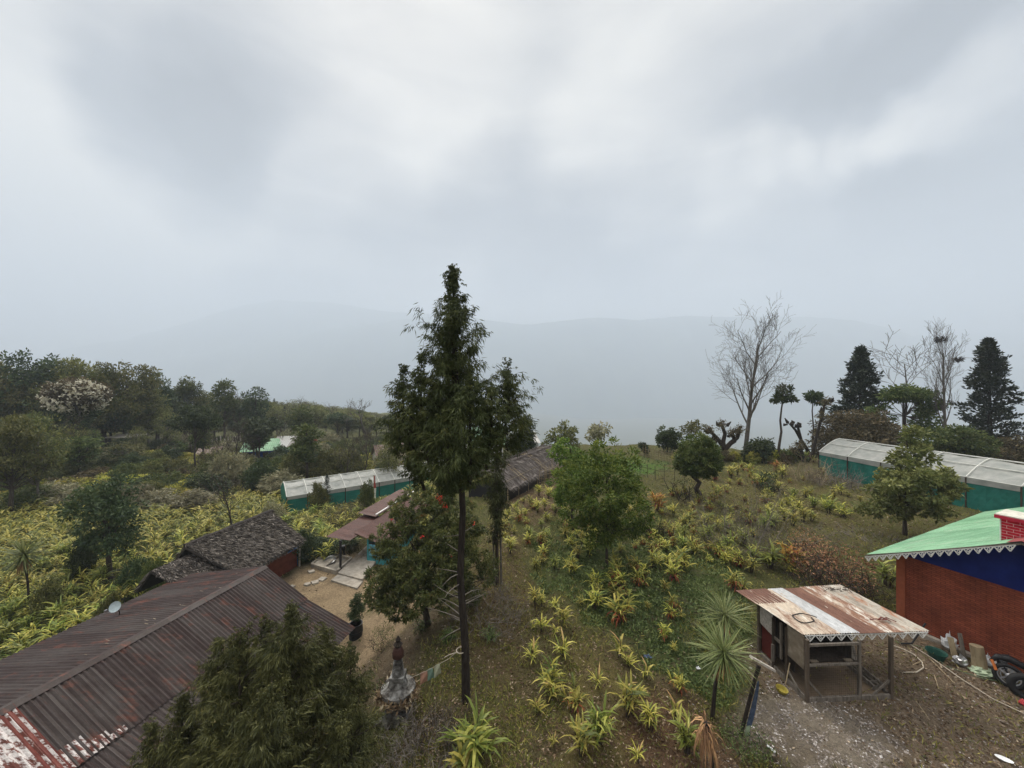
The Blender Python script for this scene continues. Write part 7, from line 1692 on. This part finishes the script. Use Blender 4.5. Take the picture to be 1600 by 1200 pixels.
# misty trees farther right
rr = random.Random(3)
for i in range(280):
    px = rr.uniform(340, 730); Y = 95 + 300 * rr.random() ** 1.3; k = rr.choice(['loose', 'dense', 'spire', 'tall', 'loose', 'dense', 'bare']); ht = rr.uniform(6, 13) * (1 if k != 'spire' else 1.1)
    z = float(H((px - 800) / F * Y, Y)); pt = 600 - (z + ht) / Y * F; pt = max(pt, 611 + (px - 380) * .15 + rr.uniform(0, 16)); pb_ = 600 - z / Y * F
    if pb_ - pt < 5: continue
    veg(k, px, 0, pt, {'spire': 11, 'tall': 18, 'bare': 26}.get(k, 40) * rr.uniform(.8, 1.3), {'loose': 'pale misty tree in the far woods left of the tall conifer', 'dense': 'misty rounded tree in the far woods left of the tall conifer', 'spire': 'misty pointed conifer in the far woods left of the tall conifer', 'tall': 'misty slender tree in the far woods left of the tall conifer', 'bare': 'misty leafless tree in the far woods left of the tall conifer'}[k], 'misty trees of the far woods', 0, Y=Y)
# particular trees
veg('tall', 469, 702, 632, 34, 'dark tree with clumped leaves standing above the far woods, centre left', None, 2)
veg('umbrella', 305, 742, 634, 56, 'dark tree with rounded crown on thin trunks right of the stakes', None, 0)
veg('umbrella', 406, 728, 653, 60, 'dark domed tree just above the green-roofed far house', None, 1)
veg('umbrella', 608, 694, 650, 26, 'small dark umbrella-shaped tree immediately left of the tall conifer', None, 0)
veg('umbrella', 527, 690, 645, 34, 'olive domed tree in the middle of the far woods', None, 1)
veg('umbrella', 172, 690, 651, 64, 'low grey green umbrella tree at the field edge below the left wood', None, 0)
veg('umbrella', 205, 690, 656, 40, 'small round tree right of the low umbrella tree below the left wood', None, 1)
veg('dense', 172, 905, 742, 104, 'big dark leafy tree standing in the left field', None, 1)
veg('dense', 18, 806, 640, 84, 'dark tree at the left edge in front of the wood', None, 0)
veg('loose', 60, 795, 650, 74, 'grey green loose tree left of the white-flowering tree', None, 0)
veg('dense', 40, 770, 640, 80, 'broad dull green tree near the left edge below the wood', None, 2)
veg('loose', 190, 735, 690, 60, 'loose bushy tree in the upper left field', None, 0)
r = tree_at('white_flowering_tree', 'tree with dome of cream blossoms on a dark creeper-covered trunk', 120, 728, [(120, 612, 0, 40, 22), (100, 625, 0, 24, 14), (142, 622, 0, 24, 14)], 150, 5200, .45, .6, 'leaf_brownish', (120, 620), .5, 61, base=.8)
s_ = r.location.y / F; rg = np.random.default_rng(3); n = 430; dd = norm(rg.normal(size=(n, 3))); C = dd * np.array([36, 34, 25]) * s_ * rg.uniform(.85, 1.08, (n, 1)) + np.array([0, 0, (728 - 620) * s_]); C = np.repeat(C, 6, 0); mb = MB(); mb.quads(leaves(C + rg.normal(size=C.shape) * .12, norm(rg.normal(size=C.shape)), .34, .22, rg), rg.random(len(C))); mb.build('blossom', 'petal_cream', r)
mb = MB(); n = 5000; a = rg.uniform(0, 6.28, n); zz = rg.random(n) * 100 * s_; q = (13 + 6 * np.sin(zz * 1.5 + a * 2) + (zz / (100 * s_)) * 8) * s_ * rg.uniform(.6, 1, n); mb.quads(leaves(np.stack([np.cos(a) * q, np.sin(a) * q, zz], 1), norm(np.stack([np.cos(a), np.sin(a), rg.uniform(-1.2, .3, n)], 1)), .4, .2, rg), rg.random(n)); mb.build('creeper', 'leaf_dark', r)
veg('bigleaf', 357, 768, 708, 62, 'shrub with pale drooping leaves above the yellow field, left of the greenhouse', None, 1)
veg('bush', 410, 768, 716, 56, 'bright green bush just right of the pale-leaved shrub', None, 0)
veg('bush', 382, 752, 715, 50, 'dark bush between the pale-leaved shrub and the green-roofed house', None, 1)
for i, (px, w) in enumerate(((462, 46), (490, 52), (520, 56), (548, 46), (475, 50), (535, 52))):
    veg('bush', px, 752 - 2 * (i % 3) - (8 if i > 3 else 0), 698 + 3 * (i % 2), w * 1.25, 'dark olive bush in the thick row behind the left greenhouse', 'row of dark bushes behind the left greenhouse', 1)
veg('spire', 511, 796, 740, 20, 'small dark conifer in front of the left greenhouse, the taller one', None, 1)
veg('bush', 497, 800, 752, 30, 'roundish dark bush left of the small conifer before the greenhouse', None, 1)
veg('bush', 573, 800, 748, 30, 'olive bush beside the red and white banner pole', None, 2)
veg('bush', 472, 876, 826, 52, 'mid green bush behind the right end of the thatched hut', None, 0); veg('bush', 500, 868, 838, 56, 'leafy bush between thatched hut and maroon porch roof', None, 0); veg('bush', 535, 862, 842, 50, 'green bush behind the washing platform', None, 0)
veg('bigleaf', 425, 822, 786, 36, 'pale blue green shrub just behind the thatched ridge', None, 1)
veg('bare', 365, 832, 745, 60, 'small crooked tree rising behind the thatched hut', None, 0)
veg('bush', 131, 905, 838, 44, 'small multi-stemmed tree in the left field right of the solitary palm', None, 0)
veg('bush', 215, 925, 868, 50, 'small multi-stemmed tree close to the thatched hut, left side', None, 0)
veg('bush', 240, 930, 870, 40, 'bushy small tree touching the lower thatched roof', None, 2)
veg('bush', 75, 968, 905, 44, 'dark small bush above the lush plants in the left field', None, 1)
veg('bush', 172, 985, 925, 36, 'dark small bush just beyond the satellite dish', None, 1)
veg('bush', 800, 705, 690, 20, 'small bush at the far end of the bamboo-roofed shed', None, 0)
veg('loose', 790, 712, 668, 40, 'reddish loose tree behind the thin conifer', None, 0)
MID = 'green bushes filling the fields of the left middle distance'
rr = random.Random(12); k = 0; sp = []
while k < 170:
    px = rr.uniform(-10, 640); pb = rr.uniform(704, 800) if px < 330 else rr.uniform(694, 775)
    if px > 440 and pb > 745: continue
    p = gpt(px, pb)
    if blocked(p.x, p.y, 1.2) or any((p.x - a) ** 2 + (p.y - b) ** 2 < 1.6 ** 2 for a, b in sp): continue
    sp.append((p.x, p.y)); kind = rr.choice(['bush', 'clump', 'clump', 'bigleaf', 'bush']); s = F / p.y; hpx = rr.uniform(1.6, 3.2) * s * (1 if kind != 'clump' else .6)
    veg(kind, px, pb, pb - hpx, rr.uniform(3.2, 5.0) * s, {'bush': 'rounded green bush in the left middle distance', 'clump': 'low mixed bush in the left middle distance', 'bigleaf': 'large-leaved shrub in the left middle distance'}[kind], MID, rr.randrange(2) if kind != 'bush' else rr.randrange(3)); k += 1
for i in range(22):
    px = rr.uniform(0, 620); pb = rr.uniform(705, 770); s = F / gpt(px, pb).y
    veg(rr.choice(['loose', 'tall', 'bare']), px, pb, pb - rr.uniform(4.5, 8) * s, rr.uniform(3, 4.5) * s, 'slender small tree among the bushes of the left middle distance', 'small trees among the bushes', 0)
# right skyline fill behind the greenhouse
for i, (px, pt, w, Y, lab) in enumerate(((1370, 668, 60, 46, 'dark bush filling the gap under the flat-topped tree'), (1450, 690, 60, 45, 'dark bush under the bare nest tree'), (1540, 700, 60, 43, 'dark bush under the far right conifer'), (1600, 705, 50, 44, 'dark bush at the extreme right of the skyline'))):
    veg('bush', px, 0, pt, w, lab, None, 1, Y=Y)
for i in range(16):
    px = 1060 + i * 15 + rr.uniform(-5, 5)
    if 1268 < px: break
    veg('clump', px, 722 + rr.uniform(-3, 3), 706 + rr.uniform(-4, 4), 26, 'low shrub along the far rim of the field', 'low shrubs along the far rim', i % 2)
# ------------------------------------------------------------------ ground cover
def scatter(n, seed, y0=650, y1=1330, x0=-80, x1=1680):
    rg = np.random.default_rng(seed); px = rg.uniform(x0, x1, n); py = y0 + (y1 - y0) * rg.random(n); k = (py - 600) / F; Y = 8.5 / k
    for _ in range(12): Y = .5 * Y + .5 * np.clip(-H((px - 800) / F * Y, Y) / k, 4, 120)
    x = (px - 800) / F * Y; return rg, x, Y, H(x, Y)
def cover_stuff():
    rg, x, y, z = scatter(190000, 1); c = cover(x, y); green = (c[:, 1] > c[:, 0] * 1.05) & (y < 70)
    pat = np.sin(x * 2.1 + np.sin(y * 1.7) * 1.5) * np.sin(y * 2.4 + np.sin(x * 1.3)) + rg.normal(size=len(x)) * .5
    k = green & (pat > -.55) & (rg.random(len(x)) < .85); P = np.stack([x, y, z + .01], 1)[k]; m = len(P)
    P = np.repeat(P, 2, 0) + rg.normal(size=(2 * m, 3)) * [.04, .04, .0]; d = norm(rg.normal(size=P.shape) * [1, 1, .4] + [0, 0, .7]); s = .045 + .0042 * P[:, 1]
    mb = MB(); mb.quads(leaves(P, d, s * rg.uniform(.7, 1.5, len(P)), s * .6, rg), np.clip(rg.random(len(P)) * .8 + .1 + .15 * np.repeat(pat[k], 2), 0, 1)); o = mb.build('ground_weeds', 'leaf_weed'); tag(o, kind='stuff')
    rg, x, y, z = scatter(170000, 2); c = cover(x, y); yard = c[:, 0] > .26
    pat = np.sin(x * 1.5 + np.sin(y * 1.1) * 2) * np.sin(y * 1.9 + np.sin(x * 1.7)) + rg.normal(size=len(x)) * .4
    k = (~yard) & (c[:, 1] <= c[:, 0] * 1.25) & (y < 60) & (pat > -.35) & ((c[:, 0] < .17) | (rg.random(len(x)) < .18)); P = np.stack([x, y, z], 1)[k]; d = norm(rg.normal(size=P.shape) * [.8, .8, .3] + [0, 0, .8]); s = .07 + .004 * P[:, 1]
    mb = MB(); mb.quads(leaves(P, d, s * rg.uniform(.7, 1.9, len(P)), s * .18, rg), rg.random(len(P))); o = mb.build('rough_grass', 'leaf_grass'); tag(o, kind='stuff')
    rg, x, y, z = scatter(95000, 3); c = cover(x, y)
    k = (y < 45) & ((c[:, 0] > c[:, 1] * 1.02) | (rg.random(len(x)) < .12)) & ~((c[:, 0] > .26) & (rg.random(len(x)) < .93)); P = np.stack([x, y, z + .012], 1)[k]; d = norm(rg.normal(size=P.shape) * [1, 1, .25] + [0, 0, .1]); s = .035 + .003 * P[:, 1]
    mb = MB(); mb.quads(leaves(P, d, s * rg.uniform(.7, 1.8, len(P)), s * rg.uniform(.2, .7, len(P)), rg), rg.random(len(P))); o = mb.build('leaf_litter', 'litter'); tag(o, kind='stuff')
    # pale stones and shells on the bare dirt
    rg, x, y, z = scatter(60000, 4, 930, 1330, 1080, 1680); c = cover(x, y); w = blob(x, y, 7.4, 9.2, 1.6, 1.5); k = (c[:, 0] > .15) & (rg.random(len(x)) < .14 + .6 * w); P = np.stack([x, y, z], 1)[k]; m = len(P)
    s = rg.uniform(.008, .030, m) * (1 + (rg.random(m) < .04) * 1.0); V0 = np.array([(1, 0, .1), (0, 1, .1), (-1, 0, .1), (0, -1, .1), (0, 0, .7)]); a = rg.uniform(0, 6.28, m)
    V = V0[None] * s[:, None, None] * np.stack([np.ones(m), rg.uniform(.5, 1, m), rg.uniform(.4, 1, m)], 1)[:, None]; X = V[..., 0] * np.cos(a)[:, None] - V[..., 1] * np.sin(a)[:, None]; Yv = V[..., 0] * np.sin(a)[:, None] + V[..., 1] * np.cos(a)[:, None]
    V = np.stack([X, Yv, V[..., 2]], -1) + P[:, None]; F0 = np.array([(0, 1, 4), (1, 2, 4), (2, 3, 4), (3, 0, 4)]); Fc = (np.arange(m)[:, None, None] * 5 + F0[None]).reshape(-1, 3)
    mb = MB(); mb.add(V.reshape(-1, 3), Fc, np.repeat(rg.random(m), 5)); o = mb.build('gravel', 'stone_bits'); tag(o, kind='stuff')
cover_stuff()
for o in list(SC.objects):
    if o.type == 'EMPTY' and not o.children: bpy.data.objects.remove(o)
